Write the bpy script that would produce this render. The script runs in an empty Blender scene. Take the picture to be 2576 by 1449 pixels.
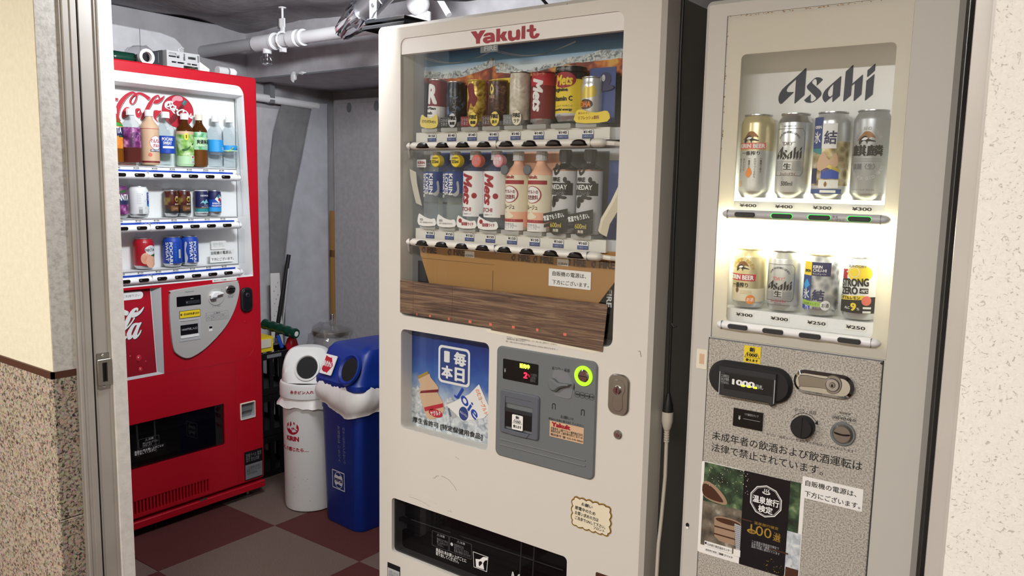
import bpy, bmesh, math, random
from mathutils import Vector, Matrix
from mathutils.geometry import tessellate_polygon
random.seed(7)
scene = bpy.context.scene
COL = scene.collection

# ------------------------------------------------------------------ camera
CAM_H = 1.395
YAW, PITCH, ROLL = math.radians(36.41034), math.radians(7.33976), math.radians(-1.13222)
def cam_axes():
    f = Vector((-math.sin(YAW)*math.cos(PITCH), math.cos(YAW)*math.cos(PITCH), -math.sin(PITCH)))
    r = Vector((math.cos(YAW), math.sin(YAW), 0))
    d = f.cross(r)
    cr, sr = math.cos(ROLL), math.sin(ROLL)
    return cr*r+sr*d, -(-sr*r+cr*d), -f
cd = bpy.data.cameras.new('camera')
cam = bpy.data.objects.new('camera', cd); COL.objects.link(cam)
ax = cam_axes()
cam.matrix_world = Matrix.Translation((0, 0, CAM_H)) @ Matrix((ax[0], ax[1], ax[2])).transposed().to_4x4()
cd.sensor_width = 36; cd.lens = 2011.93/2576*36; cd.clip_start = 0.02
scene.camera = cam

# ------------------------------------------------------------------ world, exposure
w = bpy.data.worlds.new('world'); scene.world = w; w.use_nodes = True
w.node_tree.nodes['Background'].inputs[0].default_value = (0.9, 0.92, 1.0, 1)
w.node_tree.nodes['Background'].inputs[1].default_value = 0.02
vs = scene.view_settings
vs.view_transform = 'Standard'; vs.look = 'None'; vs.gamma = 1; vs.use_curve_mapping = False
vs.exposure = 0.0

# light strengths, all belonging to lamps built further down
CORRIDOR_W, CORRIDOR_COL = 66.0, (1.0, 0.98, 0.955)
STORE_W, STORE_COL = 25.0, (0.94, 0.97, 1.0)
DISPLAY_W, DISPLAY_COL = 2.2, (1.0, 0.97, 0.78)

# ------------------------------------------------------------------ materials
def lin(h):
    h = h.lstrip('#'); o = []
    for i in (0, 2, 4):
        v = int(h[i:i+2], 16)/255
        o.append(v/12.92 if v <= .04045 else ((v+.055)/1.055)**2.4)
    return (*o, 1)
M = {}
def mat(name, col='#ffffff', rough=.5, metal=0, emit=0, emit_col=None, spec=.5, bump=None, trans=None):
    m = bpy.data.materials.new(name); m.use_nodes = True; M[name] = m
    b = m.node_tree.nodes['Principled BSDF']
    b.inputs['Base Color'].default_value = lin(col)
    b.inputs['Roughness'].default_value = rough
    b.inputs['Metallic'].default_value = metal
    b.inputs['Specular IOR Level'].default_value = spec
    if emit:
        b.inputs['Emission Color'].default_value = lin(emit_col or col); b.inputs['Emission Strength'].default_value = emit
    if bump: add_bump(m, *bump)
    return m
def nodes(m): return m.node_tree.nodes, m.node_tree.links, m.node_tree.nodes['Principled BSDF']
def tex(m, kind, **kw):
    n, l, b = nodes(m)
    t = n.new(kind); co = n.new('ShaderNodeTexCoord'); mp = n.new('ShaderNodeMapping')
    l.new(co.outputs['Object'], mp.inputs[0]); l.new(mp.outputs[0], t.inputs['Vector'])
    sc = kw.pop('stretch', None); rot = kw.pop('rot', None)
    if sc: mp.inputs['Scale'].default_value = sc
    if rot: mp.inputs['Rotation'].default_value = rot
    for k, v in kw.items():
        if k in t.inputs: t.inputs[k].default_value = v
        else: setattr(t, k, v)
    return t
def ramp(m, src, stops, interp='LINEAR'):
    n, l, b = nodes(m)
    r = n.new('ShaderNodeValToRGB'); r.color_ramp.interpolation = interp
    e = r.color_ramp.elements
    while len(e) < len(stops): e.new(.5)
    for i, (p, c) in enumerate(stops): e[i].position = p; e[i].color = lin(c)
    l.new(src, r.inputs[0]); return r
def add_bump(m, scale, strength, dist=.002, detail=3, stretch=None):
    n, l, b = nodes(m)
    t = tex(m, 'ShaderNodeTexNoise', Scale=scale, Detail=detail, stretch=stretch)
    bp = n.new('ShaderNodeBump'); bp.inputs['Strength'].default_value = strength; bp.inputs['Distance'].default_value = dist
    l.new(t.outputs[0], bp.inputs['Height']); l.new(bp.outputs[0], b.inputs['Normal'])
def noisy(name, stops, scale, rough=.6, detail=4, bump=None, kind='ShaderNodeTexNoise', stretch=None, metal=0, **kw):
    m = mat(name, rough=rough, metal=metal); n, l, b = nodes(m)
    a = dict(Scale=scale, stretch=stretch); 
    if kind == 'ShaderNodeTexNoise': a['Detail'] = detail
    a.update(kw)
    t = tex(m, kind, **a)
    r = ramp(m, t.outputs[0], stops); l.new(r.outputs[0], b.inputs['Base Color'])
    if bump: add_bump(m, *bump)
    return m
def clear(name, tint='#ffffff', gloss=.0, ior=1.45, body=0.0, body_col='#ffffff'):
    """thin clear sheet: see-through with a Fresnel reflection, optionally a milky share"""
    m = bpy.data.materials.new(name); m.use_nodes = True; M[name] = m
    n, l = m.node_tree.nodes, m.node_tree.links; n.remove(n['Principled BSDF'])
    tr = n.new('ShaderNodeBsdfTransparent'); tr.inputs[0].default_value = lin(tint)
    gl = n.new('ShaderNodeBsdfGlossy'); gl.inputs['Roughness'].default_value = gloss
    lw_ = n.new('ShaderNodeLayerWeight'); lw_.inputs[0].default_value = .5
    pw_ = n.new('ShaderNodeMath'); pw_.operation = 'POWER'; pw_.inputs[1].default_value = 5; l.new(lw_.outputs['Facing'], pw_.inputs[0])
    f0 = ((ior-1)/(ior+1))**2
    fr = n.new('ShaderNodeMath'); fr.operation = 'MULTIPLY_ADD'; l.new(pw_.outputs[0], fr.inputs[0]); fr.inputs[1].default_value = 1-f0; fr.inputs[2].default_value = f0
    mx = n.new('ShaderNodeMixShader'); l.new(fr.outputs[0], mx.inputs[0])
    src = tr.outputs[0]
    if body:
        df = n.new('ShaderNodeBsdfDiffuse'); df.inputs[0].default_value = lin(body_col)
        m2 = n.new('ShaderNodeMixShader'); m2.inputs[0].default_value = body
        l.new(tr.outputs[0], m2.inputs[1]); l.new(df.outputs[0], m2.inputs[2]); src = m2.outputs[0]
    l.new(src, mx.inputs[1]); l.new(gl.outputs[0], mx.inputs[2])
    l.new(mx.outputs[0], n['Material Output'].inputs[0]); return m
def grad_z(name, stops, z0, z1, rough=.5, noise=0):
    """printed picture whose colour changes with height (print on paper)"""
    m = mat(name, rough=rough); n, l, b = nodes(m)
    co = n.new('ShaderNodeTexCoord'); sp = n.new('ShaderNodeSeparateXYZ'); l.new(co.outputs['Object'], sp.inputs[0])
    mr = n.new('ShaderNodeMapRange'); mr.inputs[1].default_value = z0; mr.inputs[2].default_value = z1
    l.new(sp.outputs[2], mr.inputs[0]); src = mr.outputs[0]
    if noise:
        t = tex(m, 'ShaderNodeTexNoise', Scale=26, Detail=3)
        ma = n.new('ShaderNodeMath'); ma.operation = 'MULTIPLY_ADD'; l.new(t.outputs[0], ma.inputs[0])
        ma.inputs[1].default_value = noise; l.new(src, ma.inputs[2])
        m2 = n.new('ShaderNodeMath'); m2.operation = 'SUBTRACT'; l.new(ma.outputs[0], m2.inputs[0]); m2.inputs[1].default_value = noise/2
        src = m2.outputs[0]
    r = ramp(m, src, stops); l.new(r.outputs[0], b.inputs['Base Color']); return m

# plain colours (name -> colour, roughness, metallic)
for nm, c_, r_, me in [
    ('white', '#f2f2f2', .45, 0), ('paper', '#f3f1ee', .8, 0), ('black', '#0b0b0d', .45, 0), ('ink', '#141414', .7, 0),
    ('greyink', '#6d6f74', .7, 0), ('coke_red', '#b80c22', .38, 0), ('print_red', '#c01f33', .55, 0), ('dark_red', '#7d1020', .55, 0),
    ('blue', '#1746b0', .5, 0), ('navy', '#1c1f55', .5, 0), ('asahi_navy', '#1d2742', .5, 0), ('yakult_red', '#a01128', .5, 0),
    ('yellow', '#f2d42a', .5, 0), ('gold', '#caa84a', .35, .5), ('orange', '#ef8a2b', .5, 0), ('green', '#3f9a3a', .5, 0), ('lime', '#a8cf4e', .5, 0),
    ('palegreen', '#bfe2b6', .5, 0), ('teal', '#2f8f96', .5, 0), ('sky', '#2f9fe6', .5, 0), ('purple', '#6f2a66', .5, 0), ('pink', '#e59aa6', .5, 0),
    ('peach', '#f0b79a', .55, 0), ('beige', '#d8b493', .5, 0), ('brown', '#4b2a1b', .5, 0), ('tea', '#6b3d12', .2, 0),
    ('alu', '#c9cacc', .28, .95), ('alu_bright', '#d6d7d8', .22, .9), ('steel', '#a7a49d', .3, .9), ('chrome', '#d8d8da', .08, 1),
    ('brass', '#b48d4b', .3, .9), ('darkgrey', '#2b2d31', .4, 0), ('midgrey', '#7c7f83', .5, 0), ('lightgrey', '#b9bbbd', .5, 0),
    ('panel_grey', '#6e7375', .5, 0), ('panel_blue_grey', '#5f646d', .45, 0), ('coin_grey', '#b5b4b1', .4, 0),
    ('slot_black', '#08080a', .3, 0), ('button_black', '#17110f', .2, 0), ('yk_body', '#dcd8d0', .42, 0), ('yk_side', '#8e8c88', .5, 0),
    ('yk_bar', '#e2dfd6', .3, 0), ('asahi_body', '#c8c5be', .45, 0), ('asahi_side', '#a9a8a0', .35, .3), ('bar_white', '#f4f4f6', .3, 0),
    ('bar_grey', '#c2c3c6', .35, 0), ('bin_white', '#d7d8d6', .45, 0), ('bin_blue', '#0c2f8a', .4, 0), ('bag_white', '#e6e4e2', .35, 0),
    ('rubber', '#131417', .6, 0), ('cable_black', '#131316', .5, 0), ('cable_white', '#cfc8bb', .5, 0), ('pipe_white', '#f2f2f4', .4, 0),
    ('foil', '#cfcfd2', .18, 1), ('crate_black', '#101114', .45, 0), ('bottle_green', '#0d3a2c', .2, 0), ('cardboard', '#a97c44', .8, 0),
    ('cyan', '#7fc4cf', .5, 0), ('wood_lt', '#a68a70', .6, 0), ('leaf', '#2f5f2a', .6, 0), ('fire_gold', '#d9c25a', .35, .3), ('bronze', '#8a5f3a', .35, .5),
    ('cream', '#ece2c8', .5, 0), ('tag_blue', '#2a4488', .5, 0), ('peachred', '#e2725f', .6, 0), ('dimwhite', '#c9c9cb', .6, 0), ('hole', '#0d0d0f', .8, 0),
    ('shutter', '#191a1d', .25, 0), ('ivory', '#e8e2cf', .5, 0)]:
    mat(nm, c_, r_, me)
clear('glass', '#fdfefe'); clear('pet', '#f2f6f7', .02, 1.4, .03, '#e8eef2'); clear('pet_side', '#e2e8ec', .03, 1.3, .16, '#dfe8ee')
clear('tea_clear', '#8a5a24', .02, 1.33, .45, '#6b3a10'); clear('amber', '#d9902a', .02, 1.33, .4, '#b3701a')
clear('rose', '#b06a5a', .02, 1.33, .45, '#7d3a34'); clear('poly_bag', '#f0f0f2', .06, 1.9, .08, '#e8e8ea')
clear('stand_clear', '#f2f4f4', .05, 1.4, .5, '#e6e6e2'); clear('smoked', '#8a8b90', .02, 1.5, .12, '#202226')
mat('led_green', '#c9ff3a', .4, 0, 3.5); mat('led_red', '#ff2a4a', .4, 0, 3.0, '#ff1838'); mat('led_ring', '#a8e03a', .3, 0, .8, '#a6e61e')
mat('led_yellow', '#d8ff2a', .4, 0, 3.0); mat('button_green', '#35e04a', .3, 0, 1.6)
mat('tube_glow', '#fffbe6', .4, 0, 14, '#fff4cf'); mat('bulb_glow', '#ffffff', .4, 0, 9, '#eef4ff'); mat('corridor_glow', '#fff1dc', .4, 0, 5, '#ffe6c4')

# patterned surfaces
noisy('plaster_cream', [(.3, '#dbd3b9'), (.7, '#e3dcc4')], 60, .85, bump=(260, .25, .0015))
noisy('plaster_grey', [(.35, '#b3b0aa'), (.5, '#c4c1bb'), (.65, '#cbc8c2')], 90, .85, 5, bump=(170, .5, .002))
noisy('plaster_board', [(.3, '#dedcd8'), (.65, '#edebe7')], 40, .85, 5, bump=(150, .45, .002))
def wallpaper():
    m = mat('wallpaper_right', rough=.8); n, l, b = nodes(m)
    t = tex(m, 'ShaderNodeTexNoise', Scale=210, Detail=4, Distortion=1.4)
    r = ramp(m, t.outputs[0], [(.30, '#b5b0a8'), (.38, '#d6d3cc'), (.7, '#dedbd5')]); l.new(r.outputs[0], b.inputs['Base Color'])
    bp = n.new('ShaderNodeBump'); bp.inputs['Strength'].default_value = .7; bp.inputs['Distance'].default_value = .002
    l.new(r.outputs[0], bp.inputs['Height']); l.new(bp.outputs[0], b.inputs['Normal'])
wallpaper()
def granite(name, light, dark, mid):
    m = mat(name, rough=.25); n, l, b = nodes(m)
    t = tex(m, 'ShaderNodeTexNoise', Scale=130, Detail=3.5, Roughness=.6, Distortion=.8)
    r = ramp(m, t.outputs[0], [(.36, dark), (.45, mid), (.53, light), (.72, light)])
    v = tex(m, 'ShaderNodeTexVoronoi', Scale=240)
    mx = n.new('ShaderNodeMix'); mx.data_type = 'RGBA'; mx.blend_type = 'MULTIPLY'; mx.inputs[0].default_value = .35
    l.new(r.outputs[0], mx.inputs[6]); l.new(v.outputs['Color'], mx.inputs[7]); l.new(mx.outputs[2], b.inputs['Base Color'])
granite('granite', '#c9bba8', '#4f443b', '#9b8b7a'); granite('granite_grey', '#bcae9c', '#332d28', '#8b7e70')
noisy('carpet_red', [(.3, '#421a18'), (.7, '#5f2a26')], 330, .95, 2, bump=(420, .6, .002))
noisy('carpet_grey', [(.3, '#5a4a43'), (.7, '#7d6a60')], 330, .95, 2, bump=(420, .6, .002))
noisy('concrete', [(.3, '#908e91'), (.7, '#adabae')], 9, .9, 6, bump=(25, .35, .01))
noisy('beam_paint', [(.3, '#b2b0b4'), (.7, '#c8c6ca')], 12, .85, 5, bump=(30, .25, .008))
noisy('store_wall', [(.3, '#a3a1a4'), (.7, '#b4b2b6')], 8, .85, 4)
noisy('board_grey', [(.3, '#a19fa1'), (.7, '#afadaf')], 40, .7, 4)
noisy('sheet_light', [(.3, '#c6c6ca'), (.7, '#d4d4d9')], 20, .6, 4)
noisy('sheet_dark', [(.3, '#828284'), (.7, '#929294')], 20, .7, 4)
noisy('sheet_blue', [(.3, '#babbc3'), (.7, '#c9cad3')], 14, .45, 4)
noisy('alu_frame', [(.3, '#aca7a1'), (.7, '#b8b3ad')], 6, .42, 2, metal=.15)
noisy('stone_panel', [(.38, '#8f8a82'), (.5, '#b2ada4'), (.62, '#c6c1b8')], 330, .55, 3)
noisy('ice', [(.25, '#2a3034'), (.40, '#8a969b'), (.55, '#cdd3d2'), (.75, '#f4f4ee')], 85, .5, 3, Distortion=1.5)
noisy('cola_print', [(.3, '#4a120a'), (.45, '#8f3014'), (.58, '#cc6e22'), (.72, '#eab04c')], 28, .5, 2, Distortion=.8)
noisy('foliage_print', [(.3, '#151e14'), (.5, '#304430'), (.65, '#5a7450'), (.8, '#a9b58c')], 42, .5, 4)
noisy('stone_print', [(.3, '#3a332c'), (.6, '#7d7364'), (.8, '#c7c0ae')], 40, .5, 4)
noisy('snow_print', [(.3, '#8d9aa6'), (.55, '#d5dbe0'), (.75, '#f5f6f6')], 55, .5, 4, Distortion=.8)
noisy('grape', [(.35, '#3f1740'), (.5, '#7a2b6c'), (.62, '#b06aa4'), (.75, '#e3b9d6')], 48, .35, 2)
noisy('orange_print', [(.35, '#c9621a'), (.55, '#f09a32'), (.75, '#f8c878')], 50, .35, 2)
noisy('green_print', [(.3, '#3f7a34'), (.5, '#8fbf5a'), (.7, '#d9ebc2')], 40, .35, 2)
noisy('mint_print', [(.3, '#2f9048'), (.5, '#86c99a'), (.7, '#d6eedd')], 40, .35, 2)
noisy('flame_black', [(.35, '#0d0f14'), (.55, '#1c2330'), (.68, '#5f7ea8'), (.8, '#9ab4cf')], 45, .3, 2, Distortion=1.5)
noisy('flame_gold', [(.35, '#6a3a14'), (.5, '#caa63c'), (.7, '#f0de86')], 40, .3, 2, Distortion=1.5, metal=.2)
noisy('flame_brown', [(.35, '#2a1210'), (.55, '#54302a'), (.75, '#9a7860')], 60, .3, 2, Distortion=1.5)
noisy('flame_white', [(.3, '#b7ac9a'), (.55, '#ddd5c4'), (.75, '#f3eee2')], 40, .3, 2, Distortion=1.5)
noisy('boss_print', [(.3, '#2a0d10'), (.5, '#5c2018'), (.66, '#8f7a3a'), (.8, '#d9c77a')], 30, .3, 2)
noisy('diamond_silver', [(.2, '#7e8288'), (.5, '#c3c6ca'), (.8, '#f2f2f2')], 60, .25, kind='ShaderNodeTexVoronoi', metal=.4)
noisy('diamond_gold', [(.2, '#8c7b52'), (.5, '#cbb888'), (.8, '#f0e8d0')], 60, .25, kind='ShaderNodeTexVoronoi', metal=.4)
noisy('peach_print', [(.3, '#e08a70'), (.6, '#f2bda0'), (.8, '#f8dcc6')], 30, .4, 2)
noisy('poly_wrap', [(.35, '#3c3c3e'), (.55, '#8d8d90'), (.7, '#e8e8ea')], 40, .2, 3)
def brushed(name, col, rough):
    m = mat(name, col, rough, .55); add_bump(m, 60, .05, .0006, 2, (1, 1, 14)); return m
brushed('can_silver', '#d4d6d8', .3); brushed('can_gold', '#d9cca0', .32); brushed('can_grey', '#b4b7bb', .38)
def woodgrain():
    m = mat('wood_print', rough=.6); n, l, b = nodes(m)
    t = tex(m, 'ShaderNodeTexNoise', Scale=9, Detail=6, Roughness=.65, Distortion=1.0, stretch=(.6, 1, 15))
    r = ramp(m, t.outputs[0], [(.30, '#3c2a22'), (.45, '#5d4639'), (.58, '#80664f'), (.72, '#9a8166')])
    l.new(r.outputs[0], b.inputs['Base Color'])
woodgrain()
grad_z('poster_sky', [(0, '#f0f2f2'), (.30, '#d3dfe6'), (.58, '#5a96c4'), (.82, '#2a6aa2'), (1, '#1f5288')], 1.68, 1.765, .4)
grad_z('poster_blue', [(0, '#b9cddf'), (.18, '#cfdbe6'), (.38, '#aebfd4'), (.55, '#3f6bb4'), (.75, '#24489a'), (1, '#1c2f70')], .675, .975, .4, .22)
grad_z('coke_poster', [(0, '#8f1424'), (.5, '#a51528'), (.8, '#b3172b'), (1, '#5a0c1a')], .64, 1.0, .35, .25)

# ------------------------------------------------------------------ mesh builder
def rrect(x0, x1, z0, z1, r=.005, n=4):
    p = []
    for cx, cz, a in ((x1-r, z1-r, 0), (x0+r, z1-r, 90), (x0+r, z0+r, 180), (x1-r, z0+r, 270)):
        for k in range(n+1):
            t = math.radians(a+90*k/n); p.append((cx+r*math.cos(t), cz+r*math.sin(t)))
    return p
def ell(cx, cz, rx, rz=None, n=24, a0=0, a1=360):
    rz = rz or rx; full = abs(a1-a0) >= 360
    return [(cx+rx*math.cos(math.radians(a0+(a1-a0)*k/(n if full else n-1))), cz+rz*math.sin(math.radians(a0+(a1-a0)*k/(n if full else n-1)))) for k in range(n)]
def rect(x0, x1, z0, z1): return [(x0, z0), (x1, z0), (x1, z1), (x0, z1)]
def smooth(poly, k=3):
    """Catmull-Rom through a closed outline"""
    n = len(poly); o = []
    for i in range(n):
        p0, p1, p2, p3 = poly[i-1], poly[i], poly[(i+1) % n], poly[(i+2) % n]
        for j in range(k):
            t = j/k
            o.append(tuple(.5*((2*p1[a])+(-p0[a]+p2[a])*t+(2*p0[a]-5*p1[a]+4*p2[a]-p3[a])*t*t+(-p0[a]+3*p1[a]-3*p2[a]+p3[a])*t**3) for a in (0, 1)))
    return o
def inset(poly, d):
    n = len(poly); area = sum(poly[i][0]*poly[(i+1) % n][1]-poly[(i+1) % n][0]*poly[i][1] for i in range(n))
    s = 1 if area > 0 else -1; o = []
    for i in range(n):
        a, b, c = Vector(poly[i-1]), Vector(poly[i]), Vector(poly[(i+1) % n])
        e1, e2 = (b-a), (c-b)
        if e1.length < 1e-9: e1 = e2
        if e2.length < 1e-9: e2 = e1
        e1, e2 = e1.normalized(), e2.normalized()
        n1, n2 = Vector((-e1.y, e1.x))*s, Vector((-e2.y, e2.x))*s
        v = n1+n2; k = max(.35, 1+n1.dot(n2))
        o.append(tuple(b+v*(d/k)))
    return o
TXT = {}
def text2d(s, bold=0, shear=0):
    key = (s, bold, shear)
    if key not in TXT:
        c = bpy.data.curves.new('t', 'FONT'); c.body = s; c.resolution_u = 3 if len(s) < 8 else 2; c.shear = shear
        c.space_line = .95
        o = bpy.data.objects.new('t', c); m = bpy.data.meshes.new_from_object(o)
        vs_ = [(v.co.x, v.co.y) for v in m.vertices]; fs = [tuple(p.vertices) for p in m.polygons]
        bpy.data.objects.remove(o); bpy.data.curves.remove(c); bpy.data.meshes.remove(m)
        nl = 1
        if bold > 0:      # heavier strokes: the same outline printed again a little to each side
            n0, nf = len(vs_), len(fs); v1, f1 = [], []
            dirs = [(1, 0), (-1, 0), (0, 1), (0, -1)] if bold < .03 else [(1, .5), (-1, -.5), (-.5, 1), (.5, -1), (1, -.5), (-1, .5)]
            for a, (dx, dy) in enumerate(dirs):
                v1 += [(x+dx*bold, y+dy*bold*.8) for x, y in vs_]; f1 += [tuple(i+a*n0 for i in f) for f in fs]
            vs_, fs = v1, f1; nl = len(dirs)
        xs = [v[0] for v in vs_]; ys = [v[1] for v in vs_]
        x0, x1, y0, y1 = min(xs), max(xs), min(ys), max(ys)
        TXT[key] = ([((x-x0)/(x1-x0), (y-y0)/max(1e-6, y1-y0)) for x, y in vs_], fs, (x1-x0)/max(1e-6, y1-y0), nl)
    return TXT[key]
def tess(poly, holes=()):
    loops = [[Vector((x, z, 0)) for x, z in p] for p in (poly, *holes)]
    flat = [v for l_ in loops for v in l_]
    return [(v.x, v.y) for v in flat], [tuple(t) for t in tessellate_polygon(loops)]
def clip(poly, x, keep_less):
    o = []
    for i in range(len(poly)):
        a, b = poly[i-1], poly[i]
        ia, ib = (a[0] <= x) == keep_less or a[0] == x, (b[0] <= x) == keep_less or b[0] == x
        if ia != ib:
            t = (x-a[0])/(b[0]-a[0]); o.append((x, a[1]+t*(b[1]-a[1])))
        if ib: o.append(b)
    return o
class MB:
    def __init__(s): s.v = []; s.f = []; s.m = []; s.sm = []; s.mats = []; s.xf = None
    def mi(s, name):
        if name not in s.mats: s.mats.append(name)
        return s.mats.index(name)
    def add(s, vs_, fs, mat_, smooth_=False):
        b = len(s.v)
        s.v += [tuple(s.xf @ Vector(v)) for v in vs_] if s.xf else [tuple(v) for v in vs_]
        k = s.mi(mat_)
        for f in fs: s.f.append(tuple(b+i for i in f)); s.m.append(k); s.sm.append(smooth_)
        return s
    def box(s, x0, x1, y0, y1, z0, z1, mat_):
        vs_ = [(x, y, z) for x in (x0, x1) for y in (y0, y1) for z in (z0, z1)]
        return s.add(vs_, [(0, 1, 3, 2), (4, 6, 7, 5), (0, 4, 5, 1), (2, 3, 7, 6), (0, 2, 6, 4), (1, 5, 7, 3)], mat_)
    def flat(s, poly, y, mat_, holes=(), fn=None):
        v, f = tess(poly, holes)
        return s.add([fn(x, z) if fn else (x, y, z) for x, z in v], f, mat_)
    def plate(s, poly, y0, y1, mat_, holes=(), bev=0, back=False, hole_mat=None, side_mat=None):
        """prism whose front is at y0 (towards the viewer) and back at y1"""
        rings = [(inset(poly, bev), y0), (poly, y0+bev), (poly, y1)] if bev else [(poly, y0), (poly, y1)]
        s.flat(rings[0][0], y0, mat_, holes)
        n = len(poly)
        for k in range(len(rings)-1):
            (pa, ya), (pb, yb) = rings[k], rings[k+1]
            s.add([(x, ya, z) for x, z in pa]+[(x, yb, z) for x, z in pb], [(i, (i+1) % n, n+(i+1) % n, n+i) for i in range(n)], (side_mat or mat_), n > 8)
        for hi, h in enumerate(holes):
            q = len(h); hm = hole_mat[hi] if isinstance(hole_mat, list) else hole_mat
            s.add([(x, y0, z) for x, z in h]+[(x, y1, z) for x, z in h], [(i, (i+1) % q, q+(i+1) % q, q+i) for i in range(q)], hm or mat_, q > 8)
        if back: s.flat(poly, y1, mat_, holes)
        return s
    def loft(s, pa, ya, pb, yb, mat_):
        n = len(pa)
        return s.add([(x, ya, z) for x, z in pa]+[(x, yb, z) for x, z in pb], [(i, (i+1) % n, n+(i+1) % n, n+i) for i in range(n)], mat_, True)
    def lathe(s, prof, mat_, cx=0, cy=0, n=24, mats=None, sx=1, sy=1, z=0):
        for k in range(len(prof)-1):
            (ra, za), (rb, zb) = prof[k], prof[k+1]
            A = [(cx+sx*ra*math.cos(2*math.pi*i/n), cy+sy*ra*math.sin(2*math.pi*i/n), z+za) for i in range(n)]
            B = [(cx+sx*rb*math.cos(2*math.pi*i/n), cy+sy*rb*math.sin(2*math.pi*i/n), z+zb) for i in range(n)]
            mm = mats[k] if mats else mat_
            if mm: s.add(A+B, [(i, (i+1) % n, n+(i+1) % n, n+i) for i in range(n)], mm, True)
        return s
    def tube(s, path, r, mat_, n=8, caps=True):
        P = [Vector(p) for p in path]; rings = []
        for i, p in enumerate(P):
            d = (P[min(i+1, len(P)-1)]-P[max(i-1, 0)]).normalized()
            up = Vector((0, 0, 1)) if abs(d.z) < .9 else Vector((1, 0, 0))
            a = d.cross(up).normalized(); b = a.cross(d)
            rr = r[i] if isinstance(r, (list, tuple)) else r
            rings.append([p+a*(rr*math.cos(2*math.pi*k/n))+b*(rr*math.sin(2*math.pi*k/n)) for k in range(n)])
        vs_ = [v for q in rings for v in q]; fs = []
        for i in range(len(P)-1):
            fs += [(i*n+k, i*n+(k+1) % n, (i+1)*n+(k+1) % n, (i+1)*n+k) for k in range(n)]
        s.add(vs_, fs, mat_, True)
        if caps: s.add(rings[0], [tuple(range(n))], mat_); s.add(rings[-1], [tuple(range(n))], mat_)
        return s
    def cyl(s, c, r, y0, y1, mat_, n=24, bev=0, rz=None): return s.plate(ell(c[0], c[1], r, rz, n), y0, y1, mat_, bev=bev)
    def geo2d(s, v, f, fn, mat_, step=None):
        if not step: return s.add([fn(x, z) for x, z in v], f, mat_)
        vs_, fs = [], []
        for q in f:
            p = [v[i] for i in q]; xa, xb = min(a[0] for a in p), max(a[0] for a in p)
            k0, k1 = math.floor(xa/step), math.ceil(xb/step)
            for k in range(k0, max(k1, k0+1)):
                c_ = clip(clip(p, k*step, False), (k+1)*step, True) if k1-k0 > 1 else p
                if len(c_) >= 3:
                    b = len(vs_); vs_ += [fn(x, z) for x, z in c_]; fs.append(tuple(range(b, b+len(c_))))
        return s.add(vs_, fs, mat_)
    def text(s, t, x0, x1, z0, z1, y, mat_, bold=0, shear=0, rot=0, fit=False, fn=None, step=None):
        """lettering stretched to the box x0..x1, z0..z1 on the plane y (rot in degrees about the box centre)"""
        v, f, asp, nl = text2d(t, bold, shear)
        if fit:
            h = min(z1-z0, (x1-x0)/asp); wd = h*asp; cx_, cz_ = (x0+x1)/2, (z0+z1)/2
            x0, x1, z0, z1 = cx_-wd/2, cx_+wd/2, cz_-h/2, cz_+h/2
        W, H_ = x1-x0, z1-z0
        if rot:
            # box is given in the rotated frame: width runs along the reading direction
            ca, sa = math.cos(math.radians(rot)), math.sin(math.radians(rot)); cx_, cz_ = (x0+x1)/2, (z0+z1)/2
            if abs(rot) == 90: W, H_ = H_, W
            q = [(cx_+((a-.5)*W)*ca-((b-.5)*H_)*sa, cz_+((a-.5)*W)*sa+((b-.5)*H_)*ca) for a, b in v]
        else: q = [(x0+a*W, z0+b*H_) for a, b in v]
        base = fn or (lambda x, z: (x, y, z)); R_ = getattr(fn, 'R', None); n0, nf = len(q)//nl, len(f)//nl
        for k in range(nl):           # each printing lies a hair in front of the one before
            g = (lambda x, z, k=k: (lambda p_: (p_[0]*(1+k*4e-5/R_), p_[1]*(1+k*4e-5/R_), p_[2]) if R_ else (p_[0], p_[1]-k*4e-5, p_[2]))(base(x, z)))
            s.geo2d(q[k*n0:(k+1)*n0], [tuple(i-k*n0 for i in fc) for fc in f[k*nf:(k+1)*nf]], g, mat_, step)
        return s
    def wtext(s, t, R, x0, x1, z0, z1, mat_, ang=0, **kw):
        """lettering wrapped round a vertical cylinder of radius R, x measured along the surface from its front"""
        return s.text(t, x0, x1, z0, z1, 0, mat_, fn=wrap(R, ang), step=.004, **kw)
    def wpoly(s, poly, R, mat_, holes=(), ang=0):
        v, f = tess(poly, holes)
        return s.geo2d(v, f, wrap(R, ang), mat_, .004)
def wrap(R, ang=0):
    a0 = math.radians(ang)
    def f(x, z): return (R*math.sin(x/R+a0), -R*math.cos(x/R+a0), z)
    f.R = R
    return f

def shell(q, x0, x1, y0, y1, z0, z1, m, t=.004):
    """open box (no front, no back) of thin sheet"""
    q.box(x0, x0+t, y0, y1, z0, z1, m); q.box(x1-t, x1, y0, y1, z0, z1, m); q.box(x0, x1, y0, y1, z1-t, z1, m); q.box(x0, x1, y0, y1, z0, z0+t, m)
    return q
def obj(name, mb, parent=None, label=None, cat=None, group=None, kind=None, sharp=35):
    me = bpy.data.meshes.new(name); me.from_pydata(mb.v, [], mb.f)
    for n in mb.mats: me.materials.append(M[n])
    me.polygons.foreach_set('material_index', mb.m); me.polygons.foreach_set('use_smooth', mb.sm)
    bm = bmesh.new(); bm.from_mesh(me); bmesh.ops.remove_doubles(bm, verts=bm.verts, dist=1e-6)
    bmesh.ops.recalc_face_normals(bm, faces=bm.faces); bm.to_mesh(me); bm.free()
    me.set_sharp_from_angle(angle=math.radians(sharp)); me.update()
    o = bpy.data.objects.new(name, me); COL.objects.link(o)
    if parent: o.parent = parent
    return tag(o, label, cat, group, kind)
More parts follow.
